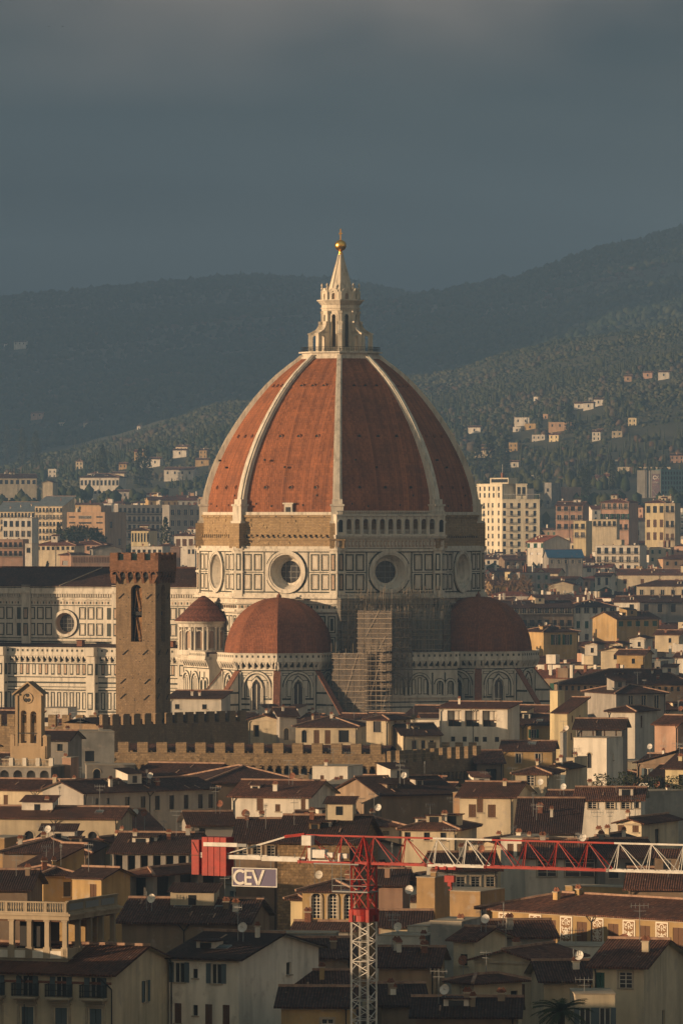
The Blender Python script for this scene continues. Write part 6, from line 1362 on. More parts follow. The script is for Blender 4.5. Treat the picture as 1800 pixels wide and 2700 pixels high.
    B('L',1168,1262,1390,14,16,'F','g','t',[(5,1.8,2.6,2.8,'f'),(5,7,2.6,2.8,'f'),(5,12.2,2.6,2.8,'f'),(5,17,2.6,2.8,'f')],[],'grey shaded tower block touching the dome at its left',Y=3000,vis=24,chim=1)
    B('L',20,1352,222,-8,16,'F','w','t',[(5,1,3,2.6,'d'),(5,5.4,3,2.6,'f')],[],'white flat roofed block below the cream flats',Y=2750,vis=12,chim=0)
    B('L',905,1432,1030,-12,14,'H','l','t',[(6,1.2,1.5,3.6,'d')],[],'lemon house with a pillared upper floor left of the dome',Y=2600,vis=6)
    B('L',1200,1468,1345,-12,12,'H','w','r',[([.2,.5,.8],1.4,1.8,2.8,'b')],[],'white house with a red hipped roof against the left edge of the dome',Y=2500,vis=7)
    B('L',640,1560,840,6,16,'X','v','d',[],[],'big grey blank gable above the crenellated tower',Y=2250,vis=9,chim=0)
    B('L',250,1535,520,-12,14,'H','c','r',[(8,.5,1.8,1.3,'d')],[],'cream house with a red hipped roof left of the grey gable',Y=2350,vis=3)
    B('L',520,1530,700,-14,14,'H','p','r',[(5,.7,1.4,1.6,'d')],[],'rose house with a red hipped roof behind the grey gable',Y=2400,vis=3)
    B('L',415,1602,486,-30,12,'H','p','r',[([.5],2,2.2,1.6,'d')],[],'rose house end with one window above the nave roof',Y=2150,vis=8)
    B('L',490,1612,780,6,12,'F','p','t',[(26,.3,.45,1.9,'b')],[],'low hall with a slatted rose frieze above the nave roof',Y=2140,vis=4,chim=0)
    B('L',175,1530,222,-15,8,'F','w','t',[([.5],1.2,1.5,1.8,'d')],[],'white lift house above the nave roof at the left',Y=2250,vis=5,chim=0)
    B('L',905,1550,1120,-12,12,'F','w','t',[(6,.8,1.3,1.8,'d')],[],'white flat roofed house behind the crenellated tower top',Y=2300,vis=4,chim=2)
    B('L',1085,1550,1245,8,14,'X','p','t',[([.5],1.8,1.2,1.2,'d')],[],'rose gabled house right of the white flat roofed house',Y=2330,vis=5)
    B('L',-10,1500,160,-6,14,'F','p','t',[(5,.8,2.2,1.8,'d'),(5,4,2.2,1.8,'d')],[],'brown rose flats with terraces at the left edge above the nave',Y=2300,vis=6,bal=True)
    B('L',1290,1545,1345,-15,10,'F','w','t',[(2,1,1,1.6,'d')],[],'white house corner beside the left edge of the drum',Y=2250,vis=4)
manual()
# --- white apartment tower
def tower_block():
    Y=2950; u=Y/FP; p=P3(1257,1278,Y); phi=-52; ze=p.z; W=11.8; fr=Fr(p.x,Y,phi); c=fr(W/2,-8,0)
    def X(px): k=(px-900)/FP; return (k*Y-p.x)/(cos(R(phi))-k*sin(R(phi)))
    wl=mat('apartment_render',(.68,.62,.48),kind='stucco',dk=.85,patch=.03)
    root=empty('apartment_tower',(c[0],c[1],G(c[0],c[1])),'tall cream white apartment tower with stacked balconies right of the dome','apartment tower')
    w=X(1323); zb=ze-42; D=10.8; z2=EYE-(1318-1350)*u*1.0; m=MB()
    hs=[]; cols=[w*t for t in (.12,.27,.45,.62,.86)]; fl=3.62
    for i in range(9):
        for s in cols: hs.append((s-.55,s+.55,z2-2.4-fl*i-1.2,z2-2.4-fl*i+.9))
    up=[(w*t-.6,w*t+.6,z2+1.1,z2+3.2) for t in (.12,.3,.48,.66,.86)]+[(w*t-.6,w*t+.6,z2+4.3,z2+6.2) for t in (.12,.3,.48,.66,.86)]
    m.holes(fr,0,w,zb,ze,hs+up,wl,0,.25); m.box(fr,0,w,-D,-.3,z2,ze-.02,wl); m.box(fr,-.3,w+.3,-D,.3,ze-.9,ze-.5,wl); m.box(fr,-.2,w+.2,-D,.2,ze,ze+.4,wl)
    # corner wing
    s1=Fr(*fr(w,0,0)[:2],phi+50); L=17.6
    cs=[L*t for t in (.06,.25,.45,.66,.87)]; hs2=[(s-.7,s+.7,z2-2.4-fl*i-1.4,z2-2.4-fl*i+.9) for i in range(9) for s in cs]
    m.holes(s1,0,L,zb,z2,hs2,wl,0,.3); s2=Fr(*s1(L,0,0)[:2],phi+56+70); m.box(s1,0,L,-14,-.35,zb,z2-.02,wl); m.box(s1,-.2,L+.2,-14,.25,z2,z2+.35,wl); m.box(fr,0,w,-D,-.35,zb,z2,wl)
    m.box(s1,L*.58,L*.74,0,.05,zb,z2,M_stone) if False else None
    m.build('wall',root)
    me={}
    for f_,H in ((fr,hs+up),(s1,hs2)):
        for a,b,c0,d in H: inst('window',winmesh('d',round(b-a,1),round(d-c0,1)),root,f_((a+b)/2,0,c0),f_.phi)
    for i in range(9):
        for s,wd in ((L*.20,3.2),(L*.66,2.4)):
            q=MB(); z=z2-3.9-fl*i; q.box(s1,s-wd/2,s+wd/2,0,1.1,z-.2,z,M_stone)
            for e in range(9): t=s-wd/2+wd*e/8; q.box(s1,t-.03,t+.03,1.03,1.09,z,z+.95,M_stone)
            q.box(s1,s-wd/2,s+wd/2,1.02,1.1,z+.95,z+1.02,M_stone); q.build('balcony',root)
        q=MB(); z=z2-3.9-fl*i; s=w*.2; q.box(fr,s-1.8,s+1.8,0,1.1,z-.2,z,M_stone); q.box(fr,s-1.8,s+1.8,1.04,1.09,z,z+.95,mat('balcony_glass',(.25,.24,.18))); q.build('balcony',root)
    q=MB(); q.box(s1,L*.36,L*.66,-8,-1.5,z2+.3,z2+7.2,wl); q.box(s1,L*.36-.2,L*.66+.2,-8.2,-1.3,z2+7.2,z2+7.6,wl)
    for t in (.40,.53): q.box(s1,L*t,L*(t+.09),-1.5,-1.45,z2+2,z2+6,M_glass)
    q.build('penthouse',root)
    q=MB()
    for s in (0,L*.33,L*.66,L): q.bar(s1(s,-.3,z2),s1(s,-.3,z2+2.6),.18,M_cw)
    q.bar(s1(0,-.3,z2+2.6),s1(L,-.3,z2+2.6),.2,M_cw); q.bar(s1(L,-.3,z2+2.6),s1(L,-6,z2+2.6),.2,M_cw)
    for e in range(20): s=L*e/19; q.bar(s1(s,0,z2+.3),s1(s,0,z2+1.3),.06,M_dark)
    q.build('roof_pergola',root)
    q=MB(); q.box(fr,w*.35,w+1.5,-8,-2.5,ze+.4,ze+3.2,wl); q.box(fr,w*.4,w+1,-2.5,-2.45,ze+1,ze+2.6,M_glass); q.bar(fr(w*.75,-4,ze+3),fr(w*.75,-4,ze+9.5),.25,M_cw); q.box(fr,w*.75-.6,w*.75+.6,-4.5,-3.5,ze+3.2,ze+5.6,M_rust)
    q.build('plant_room',root)
tower_block()
def office_tower():
    Y=3700; u=Y/FP; p=P3(1678,1240,Y); phi=-20; fr=Fr(p.x,Y,phi); z1=p.z; zb=z1-26; gl=mat('teal_cladding',(.07,.13,.145),rough=.5,kind='noise',s=.2,col2=(.05,.10,.11)); pn=mat('concrete_panel',(.30,.29,.26),kind='stucco',patch=.1)
    root=empty('office_tower',(p.x+10,Y,zb),'grey and teal office tower with a tall banner at the right edge','office tower')
    m=MB(); m.box(fr,0,5.2,-18,0,zb,z1,pn); m.box(fr,5.2,8.5,-16,-1.0,zb,z1-.3,M_grey); [m.box(fr,s,s+.5,-1,-.2,zb,z1,pn) for s in (5.4,7.7)]; m.box(fr,8.6,14.6,-16,-.2,zb,z1,pn); m.build('wall',root)
    f2=Fr(*fr(14.6,-.2,0)[:2],12); hs=[]; 
    for i in range(9):
        for j in range(14): hs.append((.9+j*1.75,1.95+j*1.75,z1-2.6-i*2.9,z1-.8-i*2.9))
    m=MB(); m.holes(f2,0,26,zb,z1,hs,gl,0,.4); m.box(f2,0,26,-14,-.45,zb,z1,M_dark); m.box(f2,0,26,-14,.1,z1,z1+.5,gl); m.build('window_grid',root)
    m=MB(); bm=mat('banner_print',(.16,.09,.10),kind='noise',s=.3,col2=(.09,.085,.10)); m.box(fr,9.2,14.0,-.15,-.05,zb+4,z1-2.2,bm); bn=m.build('banner',root)
    q=MB(); q.ring(fr,10.9,z1-4.3,.75,1.15,-.04,.0,M_cw,16,.7,5.6); q.bar(fr(11.8,0,z1-3.3),fr(13.4,0,z1-5.3),.25,M_cw); q.bar(fr(13.4,0,z1-3.3),fr(11.8,0,z1-5.3),.25,M_cw); q.build('emblem',bn)
    q=MB(); q.bar(fr(9.5,0,z1-7),fr(13.2,0,z1-7),.22,M_cw)
    for e in range(5): q.bar(fr(9.5,0,z1-8-e*1.0),fr(12.6-e*.5,0,z1-8-e*1.0),.14,M_grey)
    q.bar(fr(9.6,0,z1-11.5),fr(12.2,0,z1-14.8),.2,M_grey)
    for e in range(3): q.bar(fr(9.7,0,z1-15.8-e*.8),fr(12.6,0,z1-15.8-e*.8),.18,M_cw)
    q.build('banner_lettering',bn)
office_tower()
# chimneys, dishes and poles that stand out
for (r,x,y,Y,lab) in (('3',515,768,722,'small red satellite dish on a pole above the counterweights'),('3',935,800,716,'larger red satellite dish left of the dark hollow'),('5',390,665,850,'white satellite dish below the grey double shutters'),('5',1292,372,960,'white satellite dish at the right above the roof garden'),('5',1225,700,815,'left one of two white satellite dishes by the roof garden'),('5',1262,702,816,'right one of two white satellite dishes by the roof garden'),('E',270,745,540,'red satellite dish in front of the small cream house'),('E',1220,628,570,'large red satellite dish before the painted panels'),('2',937,762,745,'white satellite dish under the shaded wing'),('2',997,768,744,'pinkish satellite dish under the shaded wing'),('D',1383,382,612,'pale satellite dish right of the crane turret'),('1',662,945,1480,'white satellite dish right of the cathedral')):
    px,py=PX(r,x,y); p=P3(px,py,Y); rr=.62 if 'large' in lab or 'pair' in lab else .45
    if r=='1': rr=.6
    mt=M_rust if 'red' in lab or 'pinkish' in lab else M_cw
    m=MB(); o=dish((p.x,p.y,p.z-rr-.3),None,mt,rr); q=p
    o['label']=lab; o['category']='satellite dish'
    me=o.data; me.transform(Matrix.Translation(-q)); o.location=q
    pl=MB(); pl.bar((q.x,q.y,q.z-5.5),(q.x,q.y,q.z-rr),.08,M_grey); pl.build('pole',o)
# ================================================================ remaining rooftops, one house each
def filler():
    rn=random.Random(11); placed=[(h['x'],h['y'],h['r']) for h in HOUSES]; prot=[h for h in HOUSES]
    keep=[(-150,1230,48,1420)]      # cathedral square (x0,y0,x1,y1)
    cnt=0; cols=['c','c','w','y','p','g','l','b','w','o']
    LAND=[(285,425,1885,1100),(0,140,2010,860),(0,655,1975,1010),(300,1268,2050,990),(0,310,2560,505),(915,1010,2700,472),(1190,1420,1455,2940),(1675,1800,1320,3690)] # px0,px1,lowest py that must stay clear, distance
    def limit(px0,px1,y):
        """greatest roof height allowed so that nothing placed by hand is hidden"""
        z=99
        for h in prot:
            if h['yf']>y and h['px0']<px1 and h['px1']>px0:
                zz=EYE-(EYE-(h['ze']-h['vis']))*y/h['yf']; z=min(z,zz)
        for a,b,py,Yl in LAND:
            if Yl>y and a<px1 and b>px0: z=min(z,EYE-(py-1350)/FP*y)
        if y<1260: # lower body of the cathedral stays visible
            if px1>560 and px0<1430: z=min(z,EYE-(1872-1350)/FP*y)
            elif px0<=560: z=min(z,EYE-(1885-1350)/FP*y)
        elif y<1300: z=min(z,10)
        if y>2500: z=min(z,EYE-((1328 if px0>900 else 1302)-1350)/FP*y)
        return z
    y=478.; rows=[]
    while y<4150: rows.append(y); y*=1.0+ (.021 if y<1300 else .019 if y<2200 else .017)
    far=MB()
    for y in rows:
        half=y*.0585+10; x=-half-rn.random()*8
        while x<half:
            big=1+(y-500)/6500; w=(5+rn.random()*9)*big; dep=6.5+rn.random()*5*big; yy=y+rn.uniform(-8,8)*min(2,big)
            x0=x; x+=w+rn.random()*1.5
            g=G(x0,yy); base=15.5+rn.random()*5.5 if yy<1500 else 12+rn.random()*8
            if yy>1420 and yy<2400: base=13+rn.random()*7
            if yy>2700: base=7+rn.random()*4.5
            if yy<620: base=13+rn.random()*3
            ze=g+base; cx,cy=x0+w/2,yy+dep/2; r=math.hypot(w,dep)/2
            px0=(x0-2)/yy*FP+900; px1=(x0+w+2)/yy*FP+900
            if px1<-40 or px0>1840: continue
            if any(a-3<x0+w and c+3>x0 and b<yy+dep and d>yy for a,b,c,d in keep): continue
            if math.hypot(cx-.9,cy-470)<9: continue
            if any(abs(b-cy)<40 and math.hypot(a-cx,b-cy)<rr*.92+r*.86 for a,b,rr in placed): continue
            phi=rn.choice((-22,-18,-26,-10,-24,-30,12,20,64-90,8)) if yy<2400 else rn.choice((-20,-14,-28,10,-34))
            rise=.27*dep/2+.9; lim=limit(px0,px1,yy)-rise
            ze=min(ze,lim)
            if ze-g<6: continue
            if abs(yy-997)<14 and -38<cx<-24: continue
            roof=rn.choice('GGGHHXSF' if yy<2400 else 'GHFFHG'); wall=rn.choice(cols); rf=rn.choice('ttdtr' if yy>1400 else 'tddt')
            placed.append((cx,cy,r))
            if cnt<175:
                house(x0,yy,phi,w,dep,ze,roof,wall,rf,seed=cnt*7+3,vis=3.5,group='houses of the old town',lod=0 if yy<1200 else 1); HOUSES[-1]['auto']=1; cnt+=1
            else: farhouse(far,x0,yy,phi,w,dep,ze,roof,wall,rf,rn,g)
    o=far.build('distant_rooftops',kind='stuff'); tag(o,'hundreds of small distant houses spreading over the plain'); return cnt
def farhouse(m,x,y,phi,w,dep,ze,roof,wall,rf,rn,g):
    fr=Fr(x,y,phi); wm=W_[wall]; rm=RF[rf]; zb=g-3; m.box(fr,0,w,-dep,0,zb,ze,wm); k=.32; ov=.4
    if roof in 'GX': 
        zr=ze+k*dep/2
        m.face([fr(-ov,ov,ze-.1),fr(w+ov,ov,ze-.1),fr(w+ov,-dep/2,zr),fr(-ov,-dep/2,zr)],rm); m.face([fr(-ov,-dep-ov,ze-.1),fr(w+ov,-dep-ov,ze-.1),fr(w+ov,-dep/2,zr),fr(-ov,-dep/2,zr)],rm)
        for s in (0,w): m.face([fr(s,0,ze),fr(s,-dep,ze),fr(s,-dep/2,zr-.05)],wm)
    elif roof=='H' and w>dep:
        zr=ze+k*dep/2; A,B_,C,D=fr(-ov,ov,ze),fr(w+ov,ov,ze),fr(w+ov,-dep-ov,ze),fr(-ov,-dep-ov,ze); p,q=fr(dep/2,-dep/2,zr),fr(w-dep/2,-dep/2,zr)
        for P in ([A,B_,q,p],[B_,C,q],[C,D,p,q],[D,A,p]): m.face(P,rm)
    else: m.box(fr,.3,w-.3,-dep+.3,-.3,ze,ze+.2,rm); m.box(fr,w*.3,w*.3+2.5,-dep*.6,-dep*.3,ze,ze+2.4,wm)
    n=max(2,int(w/3)); fl=2 if y<3000 else 3; sh=rn.choice((M_glass,M_green,M_brown,M_glass))
    for j in range(fl):
        for i in range(n):
            s=w*(i+.5)/n; z=ze-2.6-j*3.3
            m.box(fr,s-.5,s+.5,0,.04,z,z+1.6,sh)
    sd=Fr(*fr(w,0,0)[:2],phi+90)
    for i in range(2): s=dep*(i+.5)/2; m.box(sd,s-.5,s+.5,0,.04,ze-2.6,ze-1.0,M_glass)
    if roof=='F' and rn.random()<.6:
        for j in range(fl): m.box(fr,w*.1,w*.9,0,1.2,ze-3.0-j*3.3,ze-2.8-j*3.3,M_stone); m.box(fr,w*.1,w*.9,1.1,1.2,ze-2.8-j*3.3,ze-1.9-j*3.3,wm)
    for i in range(rn.randint(0,3)):
        s=w*(.1+.8*rn.random()); o=-dep*(.2+.6*rn.random()); m.box(fr,s-.35,s+.35,o-.3,o+.3,ze,ze+2.2+1.2*rn.random(),W_['w'] if rn.random()<.5 else M_rust)
NF=filler()
# ---------------------------------------------------------------- villas on the hillsides
def villas():
    L=[('T',87,722,172,4500,'w','low white villa beside the right edge of the dome'),('T',125,880,250,4350,'c','cream farmhouse under the row of cypresses right of the dome'),
     ('T',405,658,508,4650,'w','white flat villa on the hill right of the dome'),('T',475,700,552,4600,'y','ochre villa below the white flat villa'),('T',640,690,798,4620,'o','long orange villa with a small turret on the hill'),('T',603,634,637,4680,'o','orange turret beside the long hill villa'),
     ('T',538,515,570,4900,'w','tiny white tower in the trees above the hill villas'),('T',817,558,880,4850,'w','white villa at the left end of the hilltop group'),('T',880,555,950,4870,'w','white wing in the middle of the hilltop group'),('T',952,530,1015,4890,'w','white villa with terraces at the right end of the hilltop group'),('T',915,520,945,4900,'v','grey tower in the hilltop group'),
     ('T',1290,345,1355,5150,'p','rose farmhouse high on the olive hill'),('T',1395,342,1472,5150,'w','white farmhouse high on the olive hill'),('T',1162,370,1212,5120,'o','ruined orange wall left of the rose farmhouse'),('T',975,742,1010,4500,'c','tiny cream shed among the olive trees'),
     ('T',395,722,450,4560,'w','small white house below the flat villa'),('T',375,960,435,4200,'w','small white house left of the round pine on the right'),('T',520,1055,545,4100,'w','tiny white hut above the tower slabs'),
     ('L',965,942,1105,4250,'w','white villa left of the dome among cypresses'),('L',1130,1015,1335,4150,'w','long low white villa touching the dome'),('L',1345,945,1440,4250,'y','ochre villa at the left edge of the dome'),('L',1192,880,1285,4450,'w','white house above the long low villa'),('L',820,893,848,4350,'p','rose tower among cypresses left of the dome'),
     ('L',97,135,180,6800,'w','white farmhouse high on the far left hill'),('L',30,150,48,6800,'w','tiny white hut at the far left'),('L',213,625,298,5000,'p','rose farmhouse on the left slope'),('L',406,690,442,4900,'c','square cream tower house on the left slope'),('L',575,692,628,4900,'c','cream twin house on the left slope'),
     ('L',840,722,858,4900,'w','tiny white shed on the left slope'),('L',945,715,968,4900,'w','tiny white cottage on the left slope'),('L',770,1040,858,4050,'c','cream wing above the long white villa'),('L',1010,1185,1095,3700,'w','white house below the construction crane'),('L',780,1165,890,3700,'g','grey shaded house under the villa'),('T',1115,1000,1480,4000,'c','long pale retaining wall above the office tower'),('T',1097,950,1125,4120,'c','small cream hut left of the retaining wall')]
    for r,x0,y0,x1,Y,wl,lab in L:
        a,b=PX(r,x0,y0); c,_=PX(r,x1,y0); hp=(c-a)*.6+5 if c-a<20 else 13+(c-a)*.22; Y=hit((a+c)/2,b+hp,2900); x=(a-900)/FP*Y; w=(c-a)/FP*Y*1.02; ze=EYE-(b-1350)/FP*Y; CLEAR.append((a,c,Y)); Y+=2
        if 'retaining' in lab:
          Y=hit((a+c)/2,b+9,2900)+1; x=(a-900)/FP*Y; w=(c-a)/FP*Y; ze=EYE-(b-1350)/FP*Y; house(x,Y,-10,w,2,ze,'F',wl,'t',[],[],lab,chim=0,aerial=0,name='retaining_wall',cat='wall',zb=ze-5,lod=1,vis=2); continue
        house(x,Y,-14,w,max(6,min(w*.6,14)),ze,'F' if 'flat' in lab or 'tower' in lab or 'turret' in lab else 'G',wl,'t',[(max(1,int(w/5)),1.2,1.2,1.8,'d')],[(1,1.5,1,1.6,'d')],lab,chim=0,aerial=0,zb=min(G(x,Y),G(x+w,Y))-3,lod=1,vis=5,name='villa')
villas()
def cottages():
    rn=random.Random(21); od='first second third fourth fifth sixth seventh eighth ninth tenth eleventh twelfth thirteenth fourteenth fifteenth sixteenth'.split()
    for side,a,b,c,d,n in (('left',120,545,1195,1288,8),('right',1225,1790,1120,1255,8)):
        L=[]
        for i in range(n):
            px=a+(b-a)*(i+rn.random()*.8)/n; py=c+(d-c)*rn.random()
            if side=='right': py=max(py,1205-(px-1225)*.2)
            L.append((px,py))
        for i,(px,py) in enumerate(L):
            Y=hit(px,py,2900); w=rn.uniform(5,9.5); x=(px-900)/FP*Y; g=G(x,Y); wl=rn.choice('wwcpcyl'); h=rn.uniform(4.5,7.5); wp=w*FP/Y; CLEAR.append((px,px+wp,Y))
            house(x,Y+2,rn.choice((-14,-25,-8)),w,rn.uniform(6,10),g+h,rn.choice('GGHF'),wl,'r' if rn.random()<.5 else 't',[(max(2,int(w/3)),.9,1,1.5,'d'),(max(2,int(w/3)),3.9,1,1.5,'d')],[(1,1,1,1.5,'d')],f'small {NAMES[wl]} hillside house {side} of the dome, {od[i]} from the left',chim=1,aerial=0,zb=g-5,lod=1,vis=4,name='hillside_house',group='small houses scattered on the hillsides')
cottages()
woods()
# ---------------------------------------------------------------- trees that stand out
TRK=mat('tree_bark',(.07,.05,.035),kind='noise',s=2)
def tree(px,py,Y,h,kind,label,group=None,seed=0):
    Y=hit(px,py+h*FP/Y*.8,3300) if Y>3700 else Y; p=P3(px,py,Y); base=Vector((p.x,p.y,p.z-h)); rg=np.random.default_rng(seed+int(px)); root=empty({'cypress':'cypress_tree','pine':'umbrella_pine','bare':'bare_tree','shrub':'garden_shrub'}[kind],tuple(base),label,'tree' if kind!='shrub' else 'shrub',group)
    m=MB(); m.bar(tuple(base-Vector((0,0,8))),tuple(base+Vector((0,0,h*.6))),h*.035+.08,TRK)
    mats=FD if kind in('cypress','pine','shrub') else FB
    if kind=='cypress': n=900; t=rg.random(n)**.8; rr=(np.sin(pi*np.clip(t*.92+.08,0,1))**.7)*h*.115*np.sqrt(rg.random(n)); zz=t*h; s=h*.022
    elif kind=='pine':
        n=3200; a=rg.random(n)*2*pi; q=np.sqrt(rg.random(n)); rr=q*h*.66; zz=h*(.50+.46*np.sqrt(np.maximum(0,1-q**2))*rg.random(n)**.7)+h*.04*np.sin(a*5); s=h*.03
        for e in range(5): m.bar(tuple(base+Vector((0,0,h*.45))),tuple(base+Vector((h*.3*cos(e*1.26),h*.3*sin(e*1.26),h*.8))),.25,TRK)
    elif kind=='shrub': n=500; t=rg.random(n); rr=h*.5*np.sqrt(rg.random(n))*np.sqrt(np.maximum(.05,1-(t*1.1-.35)**2)); zz=t*h; s=h*.04
    else:
        n=0
        def br(p,d,l,w,k):
            q=p+d*l; m.bar(tuple(p),tuple(q),w,TRKB)
            if k>0:
                for e in range(3): br(q,(d+Vector(rg.normal(0,.5,3))).normalized(),l*.74,max(.07,w*.6),k-1)
        br(base,Vector((0,0,1)),h*.26,h*.025,5)
    m.build('trunk',root)
    if n:
        a=rg.random(n)*2*pi; V=np.stack([rr*np.cos(a)+base.x,rr*np.sin(a)+base.y,zz+base.z],1); c=MB(); c.mats=list(mats)
        d=rg.normal(0,1,(n,3,3)); d/=np.linalg.norm(d,axis=2,keepdims=True); P=V[:,None,:]+d*s*(1+rg.random((n,1,1)))
        c.v=[tuple(v) for v in P.reshape(-1,3)]; c.f=[(3*i,3*i+1,3*i+2) for i in range(n)]; c.m=[int(v) for v in rg.integers(0,len(mats),n)]
        c.build('crown',root)
    return root
TRKB=mat('bare_branches',(.16,.10,.06))
tree(213,1381,2700,17,'pine','broad dark umbrella pine left of the crenellated tower')
for i,(x,y,Y,h,l) in enumerate(((155,1378,2700,15,'slim cypress just left of the umbrella pine'),(257,1390,2720,8,'short cypress before the orange office block'),(437,1365,2700,22,'tall dark cypress beside the grey balconied block'),(508,1400,2520,13,'cypress beside the white house at the left edge of the dome'),(1614,1213,3850,23,'tall broad cypress left of the office tower'),(1535,1230,3850,24,'pair of tall cypresses above the tower slabs, left one'),(1548,1226,3860,24,'pair of tall cypresses above the tower slabs, right one'),(271,1175,4150,36,'tall cypress left of the rose tower on the left slope'),(370,1180,4200,34,'tall cypress above the long white villa'),(388,1175,4200,36,'tall cypress right of the long white villa'),(1258,1150,4300,36,'cypress row right of the dome, left one'),(1290,1142,4300,40,'cypress row right of the dome, middle one'),(1330,1150,4300,34,'cypress row right of the dome, right one'),(1500,1065,4800,30,'cypress left of the white hilltop villas'),(20,1120,4750,40,'leftmost cypress of the dark clump on the left slope'),(60,1128,4750,38,'second cypress of the dark clump on the left slope'),(95,1138,4750,36,'third cypress of the dark clump on the left slope'),(126,1480,2200,9,'low round cypress above the nave roof'))): tree(x,y,Y,h,'cypress',l,'dark cypresses',i)
tree(1300,1482,2150,20,'bare','leafless tree left of the brown roofs beside the drum','leafless trees beside the drum'); tree(1345,1478,2160,20,'bare','leafless tree in the middle of the group beside the drum','leafless trees beside the drum',3); tree(1395,1486,2140,19,'bare','leafless tree at the right of the group beside the drum','leafless trees beside the drum',5); tree(1290,1510,2130,18,'bare','leafless tree nearest the edge of the drum','leafless trees beside the drum',7)
for i,(x,y,h,l) in enumerate(((1585,2040,2.6,'dark shrub against the foot of the white tower house'),(1615,2050,2.4,'bushy shrub on the roof garden right of the white tower house'),(1650,2035,3.0,'largest shrub in the middle of the roof garden'),(1690,2045,2.8,'leafy shrub right of the middle of the roof garden'),(1730,2048,3.2,'dense green shrub at the right of the roof garden'),(1775,2046,3.0,'shrub at the right edge of the picture on the roof garden'),(1560,2060,1.8,'small planted shrub before the arched doorway'),(287,1990,3.0,'dark bush at the left foot of the long battlements'),(1090,1885,1.2,'small shrub on the terrace below the cathedral'))): tree(x,y,{287:970}.get(x,800 if y>2000 else 1060),h,'shrub',l,None,i+40)
def palm():
    p=P3(1478,2672,492); root=empty('palm_tree',(p.x,p.y,p.z-9),'dark palm tree at the bottom edge right of the mast','tree'); m=MB(); m.lathe((p.x,p.y),[(.35,p.z-9),(.28,p.z-3),(.32,p.z),(.15,p.z+.3)],TRK,10); m.build('trunk',root)
    rn=random.Random(3)
    for q in range(46):
        a=rn.random()*2*pi; el=rn.uniform(-.3,1.3); L=rn.uniform(1.9,2.6); c=MB(); P=[]
        for t in range(8): u=t/7; r=L*u; P.append(Vector((p.x+r*cos(a)*cos(el*(1-u*.5)),p.y+r*sin(a)*cos(el*(1-u*.5)),p.z+.1+L*u*sin(el)-1.15*u*u)))
        for i in range(7):
            c.bar(P[i],P[i+1],.04,FD[0]); d=(P[i+1]-P[i]).normalized(); sd=d.cross(Vector((0,0,1))).normalized()
            for e in range(3):
                b=P[i].lerp(P[i+1],e/3); 
                for sg in (-1,1): w=.5*(1-abs(i/7-.4)); tip=b+sd*sg*w+d*.35-Vector((0,0,.12)); c.face([tuple(b),tuple(b+d*.09),tuple(tip)],FD[2] if (i+e)%2 else FD[0])
        c.build('frond',root)
palm()
# ---------------------------------------------------------------- two birds
def bird(px,py,Y,s,label,up):
    p=P3(px,py,Y); m=MB(); k=mat('bird_feather',(.02,.02,.02)); rings=[(-.5,.01),(-.36,.05),(-.1,.1),(.2,.09),(.36,.05),(.46,.055),(.52,.03),(.6,.005)]
    for (a,ra),(b,rb) in zip(rings,rings[1:]):
        n=8
        for q in range(n):
            t,u=2*pi*q/n,2*pi*(q+1)/n; m.face([(p.x+a*s,p.y+ra*s*cos(t),p.z+ra*s*sin(t)),(p.x+a*s,p.y+ra*s*cos(u),p.z+ra*s*sin(u)),(p.x+b*s,p.y+rb*s*cos(u),p.z+rb*s*sin(u)),(p.x+b*s,p.y+rb*s*cos(t),p.z+rb*s*sin(t))],k)
    for sg in (-1,1):
        W=[(.22,0,.05),(.18,.5,.05+up),(-.05,1.15,.05+up*.55),(-.12,.5,.03+up),(-.12,0,.03)]
        V=[(p.x+a*s+sg*b*s*.75,p.y+sg*b*s*.65,p.z+c*s) for a,b,c in W]; m.face(V,k); m.face([(a,b,c-.03*s) for a,b,c in V],k)
    o=m.build('bird',None,label,'bird','two birds in the sky',loc=tuple(p)); return o
bird(130,70,1500,.42,'small dark bird at the upper left, the left one of two',.02); bird(166,70,1550,.42,'small dark bird at the upper left, the right one of two',.28)
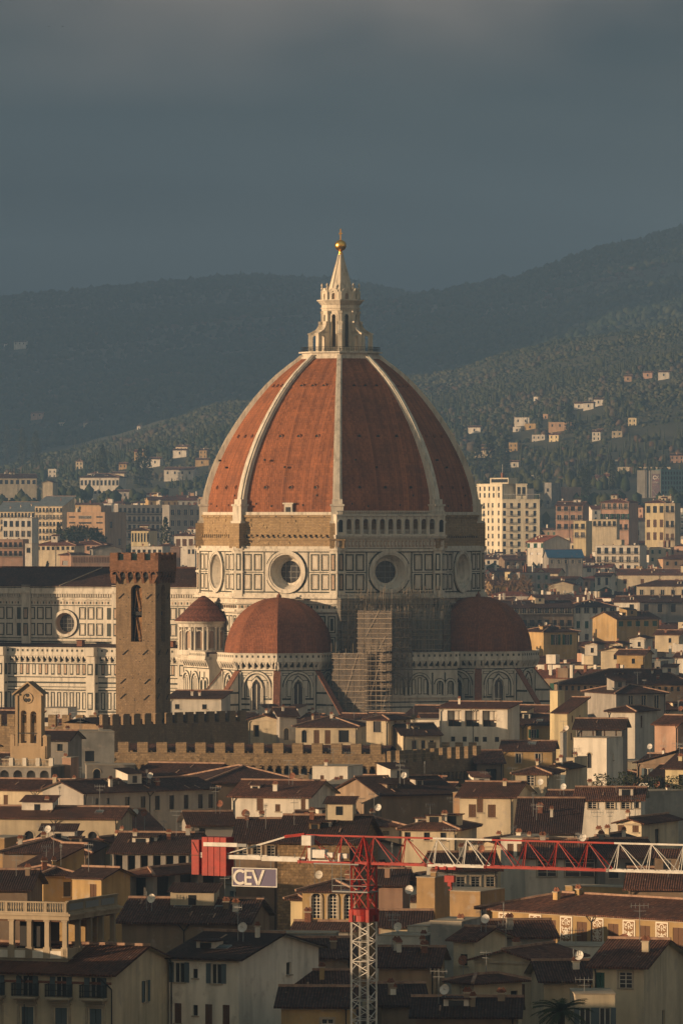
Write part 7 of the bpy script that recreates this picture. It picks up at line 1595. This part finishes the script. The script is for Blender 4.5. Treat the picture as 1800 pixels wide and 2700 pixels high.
# ---------------------------------------------------------------- labels of the houses not described by hand
def autolabel():
    LM=[(348,1650,'the tall crenellated tower'),(900,1150,'the great dome'),(150,1640,'the nave'),(735,1650,'the sunlit half dome'),(1290,1650,'the shaded half dome'),(955,1740,'the scaffolding'),(75,1890,'the bell gable'),(470,1925,'the dark battlements'),(660,2030,'the long sunlit battlements'),(1140,2030,'the shaded castle wall'),(560,2260,'the red counterweights'),(955,2330,'the crane turret'),(960,2560,'the crane mast'),(1210,2240,'the white jib section'),(1450,2250,'the red outer jib'),(1555,2010,'the bright white tower house'),(1475,1930,'the lemon tower house'),(1320,1360,'the tall apartment tower'),(1740,1270,'the office tower'),(1480,1460,'the blue metal roof'),(1550,2420,'the painted palace'),(150,2420,'the rooftop loggia'),(225,1360,'the orange office block'),(400,1370,'the grey balconied block'),(1190,1910,'the white rooftop loggia house'),(610,2600,'the white house with blue shutters'),(1700,2560,'the house with green shutters'),(870,2360,'the arched pavilion'),(1660,2060,'the roof garden'),(470,2340,'the grey corner loggia house'),(100,2080,'the long cream left house'),(1640,1850,'the long orange building'),(1610,1630,'the pale apartment house')]
    RN={'t':'brown','d':'dark','r':'red'}
    C=[]
    for h in HOUSES:
        if not h.get('auto'): continue
        px=(h['px0']+h['px1'])/2; py=h['py']; d=min(LM,key=lambda q:math.hypot(q[0]-px,q[1]-py)); dx,dy=px-d[0],py-d[1]
        rel=('left of' if dx<0 else 'right of') if abs(dx)>abs(dy) else ('above' if dy<0 else 'below')
        h['key']=f"{NAMES[h['wall']]} {ROOFN[h['roof']]} house {rel} {d[2]}"; h['cx']=px; C.append(h)
    from collections import defaultdict
    D=defaultdict(list); [D[h['key']].append(h) for h in C]
    ordn=['leftmost','second from left','third from left','fourth from left','fifth from left','sixth from left','seventh from left']
    for k,l in D.items():
        l.sort(key=lambda h:h['cx'])
        for i,h in enumerate(l): h['o']['label']=k if len(l)==1 else f"{k}, {ordn[min(i,6)]}"
    for h in HOUSES:
        o=h['o']
        if 'category' not in o: o['category']='house'
autolabel()
def haze():
    m=bpy.data.materials.new('air'); m.use_nodes=True; nt=m.node_tree; nt.nodes.remove(nt.nodes['Principled BSDF'])
    v=nt.nodes.new('ShaderNodeVolumePrincipled'); v.inputs['Color'].default_value=(.255,.46,.80,1); v.inputs['Density'].default_value=HZ; v.inputs['Anisotropy'].default_value=0
    nt.links.new(v.outputs[0],nt.nodes['Material Output'].inputs['Volume'])
    b=MB(); b.box(Fr(0,0,0),-1600,1600,-11700,3300,-420,560,m); o=b.build('haze',kind='stuff'); tag(o,'thin blue grey evening air over the whole valley')
HZ=.000098
haze()
def cloud():
    # unseen cloud bank added west of the valley to shade the far hills
    rg=np.random.default_rng(2); n=46; t=rg.random(n); ys=4900+4600*t; xs=-2150-500*rg.random(n); zs=260+430*rg.random(n)
    rr=170+150*rg.random(n); scatter('cloud',xs,ys,zs-rr,rr*1.2,rr*1.5,[mat('shade_cloud_grey',(.55,.57,.6),rough=1)],'dark rain cloud drifting west of the hills',3,3)
cloud()
